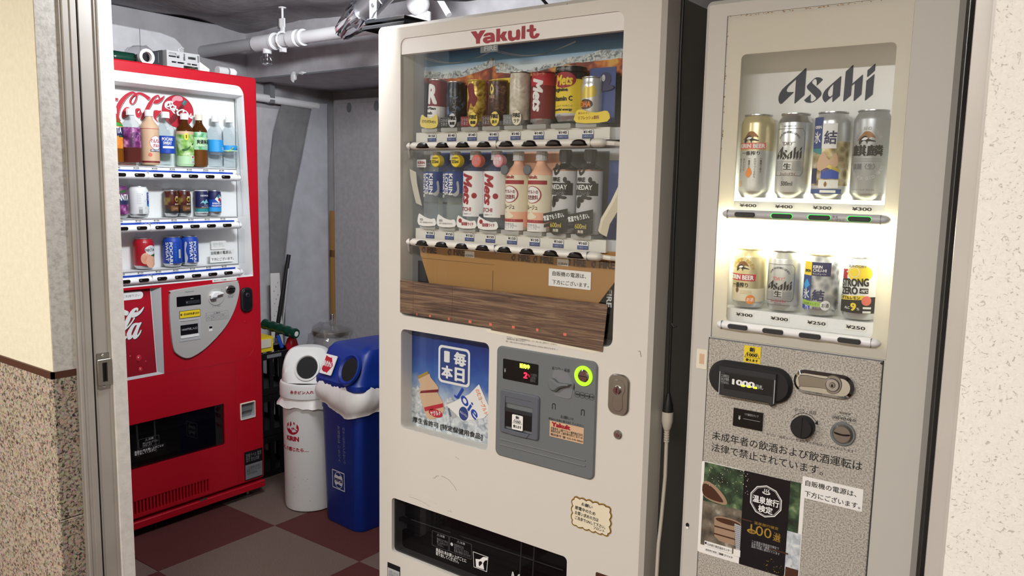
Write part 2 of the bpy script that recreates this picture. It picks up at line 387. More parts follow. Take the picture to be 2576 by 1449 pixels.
def tag(o, label=None, cat=None, group=None, kind=None):
    for k, v in (('label', label), ('category', cat), ('group', group), ('kind', kind)):
        if v: o[k] = v
    return o
def thing(name, label, cat, loc=(0, 0, 0), rotz=0, group=None):
    o = bpy.data.objects.new(name, None); COL.objects.link(o); o.empty_display_size = .05
    o.location = loc; o.rotation_euler = (0, 0, rotz)
    return tag(o, label, cat, group)
def place(o, root, x, d, z, rz=0, tilt=0):
    """stand a top-level thing inside a machine: machine-local x, depth d, height z"""
    mw = Matrix.Translation(root.location) @ Matrix.Rotation(root.rotation_euler.z, 4, 'Z')
    o.location = mw @ Vector((x, d, z)); o.rotation_euler = (0, tilt, root.rotation_euler.z+rz)
    return o
def struct(name, mb, label=None, parent=None):
    return obj(name, mb, parent, label, None, None, 'structure' if parent is None else None)
def light(name, kind, parent, loc, watts, col, size=.1, size_y=None, rot=(0, 0, 0)):
    l_ = bpy.data.lights.new(name, kind); l_.energy = watts; l_.color = col
    if kind == 'AREA':
        l_.size = size
        if size_y: l_.shape = 'RECTANGLE'; l_.size_y = size_y
    else: l_.shadow_soft_size = size
    o = bpy.data.objects.new(name, l_); COL.objects.link(o); o.location = loc; o.rotation_euler = rot; o.parent = parent
    return o

# ================================================================== THE SETTING
# x runs right along the corridor wall, y runs into the vending corner, z up
WF, WB = .90, 1.08              # front and back of the corridor wall
XL, XR = -2.094, -.102          # edges of the opening
LW, BW, CEIL = -3.66, 3.18, 2.16
FLX, FLY = -2.608, 1.938        # a corner of the carpet tiles
b = MB(); b.box(-6, 2.5, -2.2, 3.4, -.05, -.006, 'carpet_red')
floor = struct('floor', b, 'dark red and grey brown carpet tiled floor')
t = .25-.0006
tile = {}
for i in range(-3, 5):
    for j in range(-3, 3):
        dark = (i+j) % 2 == 1
        if dark not in tile:
            q = MB(); q.plate([(-t, -t), (t, -t), (t, t), (-t, t)], 0, .006, 'carpet_red' if dark else 'carpet_grey', bev=.0012)
            q.v = [(x, z, -y) for x, y, z in q.v]
            o = obj('carpet_tile', q, floor); tile[dark] = o
        else:
            o = tile[dark].copy(); COL.objects.link(o); o.parent = floor
        o.location = (FLX+.25+.5*i, FLY-.25+.5*j, 0)

# corridor wall left of the opening: cream plaster above a granite dado
b = MB(); b.box(-6, XL, WF, WB, .905, 2.4, 'plaster_cream'); b.box(-6, XL-.012, WF+.012, WB, 0, .905, 'concrete')
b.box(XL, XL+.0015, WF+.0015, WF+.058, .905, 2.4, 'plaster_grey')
wl = struct('wall_left', b, 'cream plaster corridor wall over a speckled granite dado')
mb_ = MB(); mb_.box(-6, XL+.004, WF-.006, WF+.002, .888, .905, 'brown'); mb_.box(XL-.002, XL+.004, WF-.006, WF+.058, .888, .905, 'brown')
obj('dado_trim', mb_, wl, 'thin brown trim on top of the granite')
def slab(x0, x1, z0, z1, ret=False):
    q = MB()
    if not ret: q.plate(rect(x0, x1, z0, z1), WF-.004, WF+.012, 'granite', bev=.0015)
    else:
        q.plate(rect(WF-.0025, WF+.056, z0, z1), -.003, .012, 'granite_grey', bev=.0015); q.v = [(XL-y, x, z) for x, y, z in q.v]
    obj('granite_slab', q, wl)
rows = [(0, .1275), (.130, .5130), (.5155, .888)]
for z0, z1 in rows:
    x = XL-.0035
    while x > -4.2: slab(x-.6, x-.0025, z0, z1); x -= .6
    slab(0, 0, z0, z1, True)
# aluminium door frame left (ridged profile), dark groove, strike plate, plastered wall end
def vprof(pts, z0, z1, m):
    q = MB(); n = len(pts)
    q.add([(x, y, z0) for x, y in pts]+[(x, y, z1) for x, y in pts], [(i, (i+1) % n, n+(i+1) % n, n+i) for i in range(n)]+[tuple(range(n)), tuple(range(n, 2*n))], m)
    return q
fx = -2.083
t1 = struct('trim_1', vprof([(-2.096, .955), (fx-.004, .955), (fx-.004, .960), (fx, .962), (fx, .968), (fx-.003, .969), (fx-.003, .979), (fx, .980), (fx, .9935), (-2.096, .9935)], 0, 2.05, 'alu_frame'), 'grey aluminium sliding door jamb on the left of the opening')
obj('groove', vprof([(-2.096, .9935), (fx-.006, .9935), (fx-.006, .9995), (-2.096, .9995)], 0, 2.05, 'slot_black'), t1)
obj('inner_jamb', vprof([(-2.096, .9995), (fx, .9995), (fx, 1.0015), (fx-.002, 1.002), (fx-.002, 1.036), (fx+.002, 1.0365), (fx+.002, 1.0425), (-2.096, 1.0425)], 0, 2.05, 'alu_frame'), t1)
q = MB(); zc = .885
q.plate(rrect(1.004, 1.036, zc-.045, zc+.052, .002), -.003, 0, 'steel'); q.plate(rrect(1.002, 1.038, zc-.033, zc+.036, .002), -.010, -.002, 'steel', holes=[rrect(1.014, 1.027, zc-.024, zc+.027, .001)], bev=.001)
q.flat(rect(1.012, 1.029, zc-.026, zc+.029), -.0032, 'slot_black')
for dz in (-.039, .045): q.plate(ell(1.02, zc+dz, .004), -.0045, -.002, 'chrome', bev=.001)
q.v = [(fx-.002-y, x, z) for x, y, z in q.v]
obj('strike_plate', q, t1, 'steel strike plate with a dark slot')
struct('wall_end_left', vprof([(-2.2, 1.0425), (-2.078, 1.0425), (-2.076, 1.044), (-2.076, 1.079), (-2.2, 1.079)], 0, 2.4, 'plaster_board'), 'rough white plastered end of the wall inside the opening')

# right side of the opening
b = MB(); b.box(XR, 2.4, WF, WB, 0, 2.4, 'wallpaper_right')
struct('wall_right', b, 'white textured wallpaper wall right of the opening')
t2 = struct('trim_2', vprof([(XR+.004, .93), (-.108, .93), (-.108, .955), (-.115, .957), (-.1262, .957), (-.1272, .96), (-.1272, 1.02), (XR+.004, 1.02)], 0, 2.05, 'alu_frame'), 'grey aluminium door jamb right of the vending machines')
b = MB(); b.box(XL, XR, WF, WB, 2.05, 2.4, 'plaster_cream')
struct('wall_header', b, 'plaster header above the opening')
# corridor behind the camera
b = MB(); b.box(-6, 2.5, -2.2, -2.12, 0, 2.4, 'plaster_cream'); struct('wall_front', b, 'cream wall on the far side of the corridor')
b = MB(); b.box(2.4, 2.48, -2.2, WF, 0, 2.4, 'plaster_cream'); struct('wall_corridor_end', b, 'cream end wall of the corridor')
b = MB(); b.box(-6.08, -6, -2.2, WF, 0, 2.4, 'plaster_cream'); struct('wall_corridor_far', b, 'cream far end wall of the corridor')
b = MB(); b.box(-6, 2.5, -2.2, WB, 2.4, 2.45, 'plaster_board'); struct('ceiling_corridor', b, 'white corridor ceiling')
d = MB(); d.plate(rrect(-3.56, -2.72, 0, 2.02, .01), 0, .04, 'ivory', bev=.004)
d.v = [(x, -2.12+.04-y, z) for x, y, z in d.v]; dr = struct('added_door', d, 'unseen ivory door added across the corridor')  # unseen pale door added as a bright surface to reflect in the glass
q = MB(); q.lathe([(0, 0), (.022, 0), (.022, .03), (0, .03)], 'steel', n=12); q.v = [(-2.80+x, -2.08+z, .98+y) for x, y, z in q.v]; obj('door_handle', q, dr)
for k, lx in enumerate((-2.7, -.35)):
    cl = thing('ceiling_light', ['long corridor ceiling light at the far end', 'long corridor ceiling light overhead'][k], 'ceiling light', (lx, -.75, 2.4))
    q = MB(); q.box(-.62, .62, -.09, .09, -.03, 0, 'white'); obj('housing', q, cl)
    q = MB(); q.tube([(-.58, 0, -.045), (.58, 0, -.045)], .016, 'corridor_glow', 12); obj('tube', q, cl)
    light('lamp_light', 'AREA', cl, (0, 0, -.07), CORRIDOR_W, CORRIDOR_COL, 1.15, .16)

# store corner walls, ceiling, beam
b = MB(); b.box(LW-.1, LW, WB, BW, 0, CEIL, 'store_wall'); struct('wall_store_left', b, 'bare grey wall behind the red vending machine')
b = MB(); b.box(LW-.1, .6, BW, BW+.1, 0, CEIL, 'store_wall'); struct('wall_back', b, 'bare grey back wall of the store corner')
b = MB(); b.box(.5, .6, WB, BW, 0, CEIL, 'store_wall'); struct('wall_store_right', b, 'bare side wall behind the beer machine')
b = MB(); b.box(LW, -2.2, WB-.001, WB+.004, 0, CEIL, 'store_wall'); struct('wall_store_front', b, 'inner side of the corridor wall')
# slightly wavy concrete soffit
b = MB(); nx, ny = 40, 20
vv = [(LW-.1+(4.26*i/nx), WB+(1.56*j/ny), CEIL+.012*math.sin(i*.9+j*.5)+.008*math.sin(i*.37-j*1.1)) for i in range(nx+1) for j in range(ny+1)]
b.add(vv, [(i*(ny+1)+j, (i+1)*(ny+1)+j, (i+1)*(ny+1)+j+1, i*(ny+1)+j+1) for i in range(nx) for j in range(ny)], 'concrete', True)
b.box(LW-.1, .6, WB, BW+.1, CEIL+.03, CEIL+.08, 'concrete')
struct('ceiling', b, 'rough grey concrete ceiling')
b = MB(); b.box(LW, .5, 2.60, BW, 1.907, CEIL+.02, 'beam_paint'); b.box(LW, .5, 2.594, 2.60, 1.907, 1.915, 'midgrey')
beam = struct('ceiling_beam', b, 'grey painted ceiling beam along the back')

# ================================================================== RED VENDING MACHINE (faces +x)
CK = thing('vending_machine', 'red drink vending machine with a white display window beside the bins', 'vending machine', (-2.92, 1.10, 0), math.pi/2)
W = 1.022
body = MB(); body.box(.006, W-.006, .10, .70, .07, 1.812, 'coke_red'); shell(body, .006, W-.006, .05, .10, .07, 1.812, 'coke_red'); body.box(.02, W-.02, .06, .68, .04, .07, 'black')
obj('cabinet', body, CK)
front_open = [(.10, .985), (.985, .985)] + [(.9575, 1.735)] + [(.9575-.035*(1-math.cos(a)), 1.735+.0435*math.sin(a)) for a in (math.pi*k/12 for k in range(1, 6))] + [(.915, 1.7785), (.10, 1.7785)]
ad = rect(.05, .566, .632, .975)
disp = rrect(.105, .827, .277, .456, .004)
coin = rrect(.906, .9785, .366, .437, .003)
vent = rect(.10, .746, .096, .150)
door = MB(); door.plate(rrect(0, W, .078, 1.819, .012), 0, .05, 'coke_red', holes=[front_open, ad, disp, coin, vent], bev=.005, hole_mat=['white', 'coke_red', 'coke_red', 'coke_red', 'coke_red'])
obj('door', door, CK)
kick = MB(); kick.plate(rrect(0, W+.002, .036, .066, .004), -.004, .05, 'coke_red', bev=.003); kick.flat(ell(1.008, .058, .004), -.0045, 'steel')
kick.box(.70, .735, -.0045, -.002, .0665, .0715, 'steel')
obj('kick_plate', kick, CK)
for x in (.06, W-.06):
    q = MB(); q.lathe([(0, 0), (.022, 0), (.022, .006), (.008, .008), (.008, .045), (0, .045)], 'steel', x, .045, 16); obj('foot', q, CK)
    q = MB(); q.lathe([(0, 0), (.022, 0), (.022, .006), (.008, .008), (.008, .045), (0, .045)], 'steel', x, .6, 16); obj('foot', q, CK)
# white window surround and back panel
inn = [(.10, .985), (.983, .985)] + [(.9572, 1.7405)]*7 + [(.10, 1.7405)]
q = MB(); q.plate([(.10, 1.7405), (.9572, 1.7405)]+front_open[3:], .003, .010, 'white'); obj('window_frame', q, CK, 'flat white top of the display window')
bk = [(.10, .985), (.972, .985)] + [(.9735, 1.733)]*7 + [(.10, 1.733)]
q = MB(); q.loft(inn, .004, bk, .088, 'white'); q.box(.10, .984, .001, .02, .9802, .9905, 'white'); obj('window_surround', q, CK, sharp=30)
q = MB(); q.flat(rect(.09, .985, .975, 1.745), .0882, 'white'); q.box(.9722, .9745, .084, .0881, .985, 1.731, 'midgrey')
obj('back_panel', q, CK)
def cv(L): return [(a/1e4, c_/1e4) for a, c_ in L]
COKE=[ [(4576,16769),(4609,16877),(4735,16883),(4707,16776)], [(4328,16877),(4531,16891),(4419,16656),(4350,16617)], [(4606,16287),(4640,16533),(4716,16705),(4825,16859),(4970,17006),(5113,17109),(5256,17174),(5362,17179),(5431,17141),(5539,17175),(5658,17176),(5800,17134),(5931,17067),(6001,17017),(5900,16916),(5771,17006),(5630,17077),(5511,17088),(5483,16978),(5430,16838),(5343,16729),(5258,16682),(5189,16704),(5157,16779),(5173,16870),(5236,16976),(5346,17099),(5203,17040),(5058,16903),(4935,16736),(4835,16561),(4770,16389),(4739,16187),(4791,16079),(4678,16104)], [(5238,16764),(5236,16853),(5293,16948),(5403,17038),(5412,16971),(5371,16855),(5309,16759),(5260,16733)], [(4846,16284),(4899,16444),(4973,16539),(5067,16587),(5148,16566),(5181,16524),(5201,16425),(5029,16232),(4864,16163)], [(5374,16484),(5418,16556),(5502,16580),(5573,16563),(5606,16492),(5625,16369),(5523,16225),(5406,16261)], [(5461,16446),(5487,16499),(5523,16514),(5546,16487),(5538,16436),(5500,16393),(5465,16407)], [(5569,16183),(5739,16515),(5883,16778),(6011,16949),(6138,17076),(6289,17154),(6362,17132),(6396,17044),(6333,17015),(6312,17104),(6184,16989),(6079,16819),(5935,16577),(5742,16288),(5603,16129)], [(6104,16832),(6182,16943),(6332,16991),(6460,17073),(6588,17155),(6506,16985),(6377,16869),(6251,16811),(6115,16811)], [(6116,16524),(6229,16568),(6340,16554),(6440,16563),(6334,16404),(6205,16267),(6273,16110),(6153,16205),(6096,16316)],]
DISC=[ [(6561,16772),(6589,16874),(6676,16943),(6798,16971),(6895,16963),(6929,16916),(6891,16857),(6832,16907),(6747,16911),(6661,16858),(6633,16778),(6655,16702),(6737,16654),(6858,16631),(6965,16562),(6999,16480),(6903,16534),(6845,16607),(6701,16640),(6594,16686)], [(7061,16502),(7064,16570),(7140,16632),(7241,16680),(7353,16701),(7415,16667),(7477,16649),(7550,16588),(7585,16522),(7535,16518),(7475,16604),(7413,16621),(7386,16574),(7311,16568),(7339,16638),(7239,16629),(7150,16566),(7135,16508),(7183,16467),(7260,16530),(7284,16498),(7207,16435),(7108,16427)],]
COLA=[ [(4086,9038),(4161,9047),(4263,9006),(4410,8909),(4323,8775),(4092,8917)], [(4102,8215),(4193,8445),(4320,8706),(4480,8918),(4590,9010),(4709,9043),(4779,9017),(4789,8964),(4762,8897),(4715,8902),(4718,8966),(4632,8889),(4519,8728),(4429,8542),(4316,8348),(4523,8553),(4587,8662),(4645,8655),(4595,8568),(4446,8378),(4253,8230),(4226,8152),(4226,8002),(4278,8006),(4311,7955),(4237,7873),(4167,7843),(4110,7862),(4084,7941)], [(4511,8688),(4607,8857),(4725,8866),(4846,8910),(4945,8993),(5007,9044),(5005,8986),(4915,8844),(4791,8742),(4659,8688)], [(4293,8085),(4418,8288),(4541,8423),(4661,8460),(4779,8445),(4899,8448),(4795,8250),(4701,7993),(4762,8032),(4851,8160),(4880,8145),(4833,8022),(4745,7917),(4635,7839),(4553,7856),(4526,7919),(4447,7866),(4365,7849),(4320,7896),(4311,7967)], [(4698,8362),(4645,8363),(4557,8247),(4486,8082),(4488,8006),(4512,8002),(4575,8104),(4652,8246)],]

q = MB()
for p in (0, 1, 2, 4, 5, 7, 8, 9):
    holes = {2: [cv(COKE[3])], 5: [cv(COKE[6])]}.get(p, [])
    P_ = smooth(cv(COKE[p])) if p > 1 else cv(COKE[p]); H2 = [smooth(h) for h in holes]
    q.flat([(x+.0022, z-.0026) for x, z in P_], .0872, 'ink', [[(x+.0022, z-.0026) for x, z in h] for h in H2])
    q.flat([(x, z) for x, z in inset(P_, -.0009)], .0869, 'white', H2)
    q.flat(P_, .0866, 'print_red', H2)
obj('script_logo', q, CK, 'red script lettering with black drop shadow')
q = MB(); cx_, cz_ = .7132, 1.6587
q.flat(ell(cx_, cz_, .0700, .0655, 40), .0864, 'white'); q.flat(ell(cx_, cz_, .0685, .0640, 40), .0862, 'dark_red'); q.flat(ell(cx_, cz_, .0665, .0620, 40), .0860, 'print_red')
q.flat(smooth([(.700, 1.716), (.716, 1.721), (.731, 1.717), (.735, 1.705), (.722, 1.700), (.705, 1.701), (.694, 1.693), (.688, 1.703)]), .0857, 'pink')
q.flat([(.676, 1.603), (.700, 1.620), (.742, 1.680), (.730, 1.690), (.668, 1.618)], .0856, 'dark_red'); q.flat([(.690, 1.617), (.697, 1.622), (.732, 1.676), (.727, 1.680)], .0855, 'brown')
q.flat([(.7275, 1.691), (.741, 1.682), (.755, 1.699), (.743, 1.708)], .0854, 'alu_bright'); q.flat([(.733, 1.693), (.738, 1.690), (.747, 1.703), (.742, 1.705)], .0853, 'teal')
for p in DISC:
    P_ = smooth(cv(p)); q.flat([(x+.001, z-.0012) for x, z in P_], .0851, 'ink'); q.flat(P_, .0848, 'white')
q.text('oca-', .664, .716, 1.662, 1.685, .0849, 'ink', .05, .25, rot=-24); q.text('oca-', .663, .715, 1.663, 1.686, .0846, 'white', .035, .25, rot=-24)
q.text('ola', .742, .780, 1.638, 1.658, .0846, 'white', .035, .25, rot=-18)
obj('round_badge', q, CK, 'round red badge with a bottle and white script')
# selection bars, price rails, buttons
def hbar(x0, x1, zc, hz, y0, y1, m, n=10):
    """rounded bar along x (half-round front), with rounded ends"""
    q = MB(); c = (y0+y1)/2; ry = (y1-y0)/2
    sec = [(c-ry*math.cos(a), zc+hz*math.sin(a)) for a in (math.pi*(-.5+k/n) for k in range(n+1))]
    xs = [(x0, .15), (x0+.003, .6), (x0+.009, .92), (x0+.018, 1), (x1-.018, 1), (x1-.009, .92), (x1-.003, .6), (x1, .15)]
    v = []; k = len(sec)
    for x, s in xs: v += [(x, c+(y-c)*s, zc+(z-zc)*s) for y, z in sec]
    f = [(i*k+j, i*k+(j+1) % k, (i+1)*k+(j+1) % k, (i+1)*k+j) for i in range(len(xs)-1) for j in range(k)]
    f += [tuple(range(k)), tuple(range((len(xs)-1)*k, len(xs)*k))]
    q.add(v, f, m, True); return q
prices = ['200', '200', '200', '200', '200', '200', '100'], ['150']*7, ['150']*7
for r, zc in enumerate((1.4040, 1.2065, 1.0090)):
    br = obj('selection_bar', hbar(.15, .937, zc-.0018, .0145, -.012, .030, 'bar_white'), CK, 'white selection bar with black buttons')
    q = MB()
    for s in (.5265, .9145): q.box(s, s+.0007, -.0122, .008, zc-.0155, zc+.0155, 'lightgrey')
    obj('joint_line', q, br)
    for k in range(-3, 7):
        x = .4195+.0729*k
        q = MB(); q.plate(rrect(x-.0205, x+.0205, zc-.0065+.0005, zc+.0065+.0005, .0063, 5), -.0145, -.005, 'button_black', bev=.002)
        q.flat(rrect(x-.017, x-.009, zc+.0005, zc+.0035, .0012, 2), -.0148, 'midgrey')
        obj('selection_button', q, br)
    rail = MB(); zt = zc+.0345
    rail.box(.15, .926, .016, .080, zc+.008, zt, 'white'); rail.box(.15, .908, .0145, .016, zc+.009, zc+.0195, 'blue')
    rail.box(.15, .926, .010, .016, zt-.0012, zt+.0005, 'dimwhite')
    obj('price_rail', rail, CK, 'white shelf rail with a blue stripe')
    if r: 
        q = MB(); q.text('つめた〜い', .50, .575, zc+.0105, zc+.0175, .0141, 'dimwhite', .01); obj('rail_lettering', q, CK)
    for k in range(7):
        x = .4215+.0722*k; z0 = zc+.0200
        q = MB(); q.flat(rect(x-.0155, x+.0155, z0, z0+.0125), .0149, 'paper'); q.text('¥'+prices[r][k], x-.0115, x+.0115, z0+.0032, z0+.0095, .0146, 'ink', .03)
        q.box(x-.0115, x+.0115, .0146, .0149, z0-.0002, z0+.0006, 'ink')
        obj('price_tag', q, CK)
for k, (z0, z1) in enumerate(((1.4385, 1.760), (1.241, 1.388), (1.0435, 1.190))):
    q = MB(); q.box(.11, .950, .004, .006, z0, z1, 'glass'); obj('clear_pane', q, CK, 'clear display pane')
# notices in the bottom compartment
q = MB(); q.plate(rrect(.8336, .9044, 1.103, 1.1375, .003), .070, .071, 'paper'); q.text('自販機の電源は\n下方にございます', .841, .897, 1.111, 1.130, .0696, 'lightgrey')
obj('faded_notice', q, CK)
q = MB(); q.plate(rect(.811, .926, 1.050, 1.102), .046, .047, 'paper'); q.text('自販機の電源は、', .816, .915, 1.083, 1.097, .0456, 'ink', .012); q.text('下方にございます。', .816, .922, 1.057, 1.070, .0456, 'ink', .012)
obj('paper_notice', q, CK, 'white notice with two lines of black writing')
q = MB(); q.plate(rect(.7885, .9015, .9745, .9875), -.0022, -.0002, 'paper'); q.text('売切ランプを確認してください', .7935, .897, .9775, .984, -.0026, 'greyink', .01); obj('strip_label', q, CK)
# advertising panel bottom left
q = MB(); q.loft(inset(ad, 0), 0, [(.06, .645), (.541, .645), (.5275, .996-.02), (.06, .996-.02)], .022, 'lightgrey'); obj('ad_frame', q, CK)
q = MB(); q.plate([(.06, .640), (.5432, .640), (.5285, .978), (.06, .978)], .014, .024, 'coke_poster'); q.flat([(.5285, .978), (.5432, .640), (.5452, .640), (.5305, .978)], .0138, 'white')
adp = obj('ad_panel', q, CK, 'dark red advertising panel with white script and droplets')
q = MB()
for p in range(4):
    P_ = smooth(cv(COLA[p])); H2 = [smooth(cv(COLA[4]))] if p == 3 else []
    q.flat([(x+.002, z-.0025) for x, z in P_], .0134, 'ink', [[(x+.002, z-.0025) for x, z in h] for h in H2]); q.flat(P_, .0130, 'white', H2)
q.flat(smooth([(.15, .78), (.18, .86), (.25, .90), (.32, .89), (.27, .86), (.21, .82), (.19, .77), (.23, .735), (.30, .745), (.25, .715), (.18, .725)]), .0132, 'white')
q.text('Co', .28, .395, .78, .845, .0132, 'white', .03, .3)
obj('script_lettering', q, adp, 'white script lettering')
q = MB(); q.flat(rrect(.25, .500, .936, .9665, .0145, 6), .0132, 'white'); q.text('お金を入れて、商品を選んでご利用下さい', .27, .488, .946, .956, .0129, 'greyink'); obj('speech_label', q, adp)
for x, z, r in ((.473, .707, .011), (.478, .662, .0085), (.44, .72, .004), (.50, .69, .003)):
    q = MB(); q.v = []; q.lathe([(r*math.cos(a), r*1.25*math.sin(a)) for a in (math.pi*(-.5+k/8) for k in range(9))], 'print_red', n=12)
    q.v = [(x+a, .0136+b_*.35, z+c_) for a, b_, c_ in q.v]; q.flat(ell(x-r*.3, z+r*.4, r*.22, None, 8), .0136-r*.36, 'white')
    obj('droplet', q, adp)
# grey coin panel
CP = [(.5945, .915), (.600, .948), (.6225, .9605), (.8835, .9715), (.9025, .9675), (.9085, .955), (.9080, .918), (.8841, .8499), (.8361, .7802), (.7583, .7162), (.700, .686), (.6578, .679), (.6201, .7012), (.6026, .7338), (.5945, .836)]
q = MB(); q.plate(smooth(CP, 4), -.010, .002, 'coin_grey', bev=.0022); cpn = obj('coin_panel', q, CK, 'pale grey coin panel shaped like a shield')
q = MB(); q.text('National', .660, .697, .9455, .9505, -.0104, 'greyink', .02); obj('maker_lettering', q, cpn)
q = MB(); q.plate(rrect(.6225, .727, .8925, .9315, .002), -.0115, -.009, 'slot_black'); q.plate(rrect(.660, .7215, .8985, .9125, .001), -.0122, -.0112, 'darkgrey'); q.box(.682, .694, -.0121, -.0115, .9185, .9205, 'dimwhite'); q.text('¥', .663, .667, .903, .909, -.0125, 'dimwhite'); obj('display', q, cpn)
q = MB(); q.plate(rect(.632, .723, .8435, .8735), -.0112, -.0095, 'ink'); q.flat(rect(.6335, .7215, .845, .872), -.0115, 'yellow'); q.text('新・旧1000円札使えます', .636, .7185, .854, .864, -.0118, 'ink', .035); obj('yellow_sticker', q, cpn)
q = MB(); q.plate(rrect(.6285, .7222, .750, .8375, .002), -.0118, -.008, 'lightgrey', holes=[rect(.634, .713, .770, .832)], bev=.001); q.flat(rect(.634, .713, .770, .832), -.0085, 'coin_grey'); q.plate(rect(.634, .711, .776, .816), -.0105, -.0086, 'slot_black'); q.text('1000円札入口', .640, .707, .793, .803, -.0109, 'lightgrey', .02); q.box(.634, .713, -.014, -.009, .764, .773, 'white')
obj('bill_slot', q, cpn)
q = MB(); q.plate(ell(.797, .914, .038, .035, 32), -.013, -.008, 'coin_grey', bev=.002); q.plate([(.764, .924), (.778, .940), (.806, .938), (.824, .931), (.823, .925), (.795, .921), (.790, .913), (.766, .911)], -.030, -.012, 'white', bev=.004); q.flat([(.768, .917), (.792, .918), (.790, .9125), (.768, .911)], -.0305, 'midgrey')
q.flat([(.804, .949), (.822, .940), (.8225, .944), (.827, .934), (.816, .937), (.819, .9385), (.803, .947)], -.0106, 'ink')
obj('return_lever', q, cpn, 'white coin return lever')
q = MB(); q.plate(ell(.8655, .9385, .0235, .0195, 28), -.0145, -.009, 'steel', bev=.003); q.flat([(.846, .943), (.866, .9465), (.885, .943), (.885, .939), (.846, .939)], -.0149, 'slot_black'); q.flat(ell(.866, .931, .016, .007, 20), -.0149, 'chrome'); obj('coin_slot', q, cpn)
q = MB(); q.text('使用できる\n使用硬貨', .852, .884, .904, .917, -.0104, 'greyink'); q.text('おつり 返却', .777, .816, .873, .8785, -.0104, 'greyink'); obj('panel_lettering', q, cpn)
q = MB(); q.plate(rrect(.749, .852, .819, .8535, .002), -.0106, -.0098, 'greyink'); q.flat(rrect(.7497, .8513, .8197, .8528, .002), -.0108, 'coin_grey'); q.box(.7497, .8513, -.0109, -.0107, .8425, .8432, 'greyink'); q.text('⚠警告', .782, .814, .8445, .8515, -.0111, 'greyink', .02)
q.text('転倒防止のため必ず固定\n上に乗ったり、ぶら下がったり\n揺すったりしないでください', .769, .849, .8215, .8405, -.0111, 'greyink'); q.flat(ell(.759, .831, .0055), -.0110, 'greyink', [ell(.759, .831, .0042)]); obj('warning_label', q, cpn)
q = MB(); q.plate(rect(.760, .776, .776, .797), -.0108, -.009, 'white'); q.flat(rect(.761, .775, .787, .796), -.0111, 'slot_black'); obj('small_slot', q, cpn)
q = MB(); q.plate(rrect(.918, .9735, .835, .9395, .022, 6), -.012, 0, 'rubber', bev=.004); q.plate(rrect(.924, .968, .842, .934, .019, 6), -.0135, -.011, 'shutter', bev=.002); q.plate(ell(.9455, .908, .0105), -.017, -.012, 'darkgrey', bev=.002); q.plate(ell(.9455, .908, .0045), -.018, -.016, 'slot_black', bev=.001); obj('lock', q, CK, 'black oval lock handle')
q = MB(); q.plate(ell(.943, .790, .0085), -.0012, 0, 'coke_red', bev=.0006); obj('screw_cap', q, CK)
q = MB()
for a, c_ in (((.9876, .98), (.9876, .70)), ((.885, .620), (.885, .09)), ((.566, .6325), (.885, .6260)), ((.885, .6260), (.955, .640)), ((.955, .640), (.978, .665)), ((.978, .665), (.9876, .70)), ((.990, .63), (.990, .09))):
    q.tube([(a[0], -.0002, a[1]), (c_[0], -.0002, c_[1])], .0006, 'dark_red', 4)
obj('door_seam', q, CK)
q = MB(); q.flat(rect(.08, .835, .265, .465), .045, 'hole'); q.box(.105, .827, .028, .04, .277, .345, 'shutter'); q.box(.12, .80, .020, .030, .400, .450, 'darkgrey'); obj('delivery_bin', q, CK, 'dark delivery compartment')
q = MB(); q.plate(rrect(.106, .826, .279, .455, .004), .006, .009, 'smoked', bev=.001); fl = obj('delivery_flap', q, CK, 'smoked clear delivery flap')
q = MB(); q.flat(rrect(.455, .538, .3525, .390, .003), .0055, 'greyink', [rrect(.4558, .5372, .3533, .3892, .003)]); q.flat(rrect(.432, .562, .327, .350, .003), .0055, 'darkgrey', [rrect(.4328, .5612, .3278, .3492, .003)])
q.text('⚠注意', .480, .515, .378, .387, .0054, 'dimwhite'); q.text('手を入れないで下さい\nけがをします', .470, .532, .356, .374, .0054, 'lightgrey'); q.text('商品は1本お買い上げごとに\n取り出してください', .437, .556, .329, .348, .0054, 'white', .01); obj('flap_lettering', q, fl)
q = MB()
for x in (.452, .524): q.tube([(x, .012, .452), (x+.004, .015, .32)], [.004, .0035], 'dimwhite', 6)
obj('flap_spring', q, CK)
q = MB(); q.plate(rrect(.904, .980, .364, .439, .004), -.004, .02, 'ivory', holes=[rrect(.909, .975, .369, .434, .003)], bev=.001, hole_mat='lightgrey'); q.flat(rect(.905, .979, .365, .438), .0205, 'midgrey'); q.plate(rect(.912, .972, .398, .431), .008, .011, 'panel_grey'); obj('coin_return', q, CK, 'metal coin return cup')
q = MB(); q.plate(rect(.919, 1.012, .088, .217), -.002, 0, 'shutter'); q.flat(rect(.922, 1.009, .092, .158), -.0024, 'midgrey'); q.text('この機械は日本で\n製造されています\n100V 50/60Hz', .928, 1.003, .112, .148, -.0027, 'darkgrey'); q.text('定格ラベル 電源\n型式 安全点検', .926, 1.005, .170, .208, -.0024, 'midgrey'); obj('rating_plate', q, CK)
q = MB(); q.flat(rect(.09, .755, .09, .156), .03, 'slot_black')
for k in range(46): x = .105+.0142*k; q.box(x, x+.0078, .002, .012, .094, .152, 'coke_red')
obj('vent_grille', q, CK, 'row of upright vent slots', kind=None)

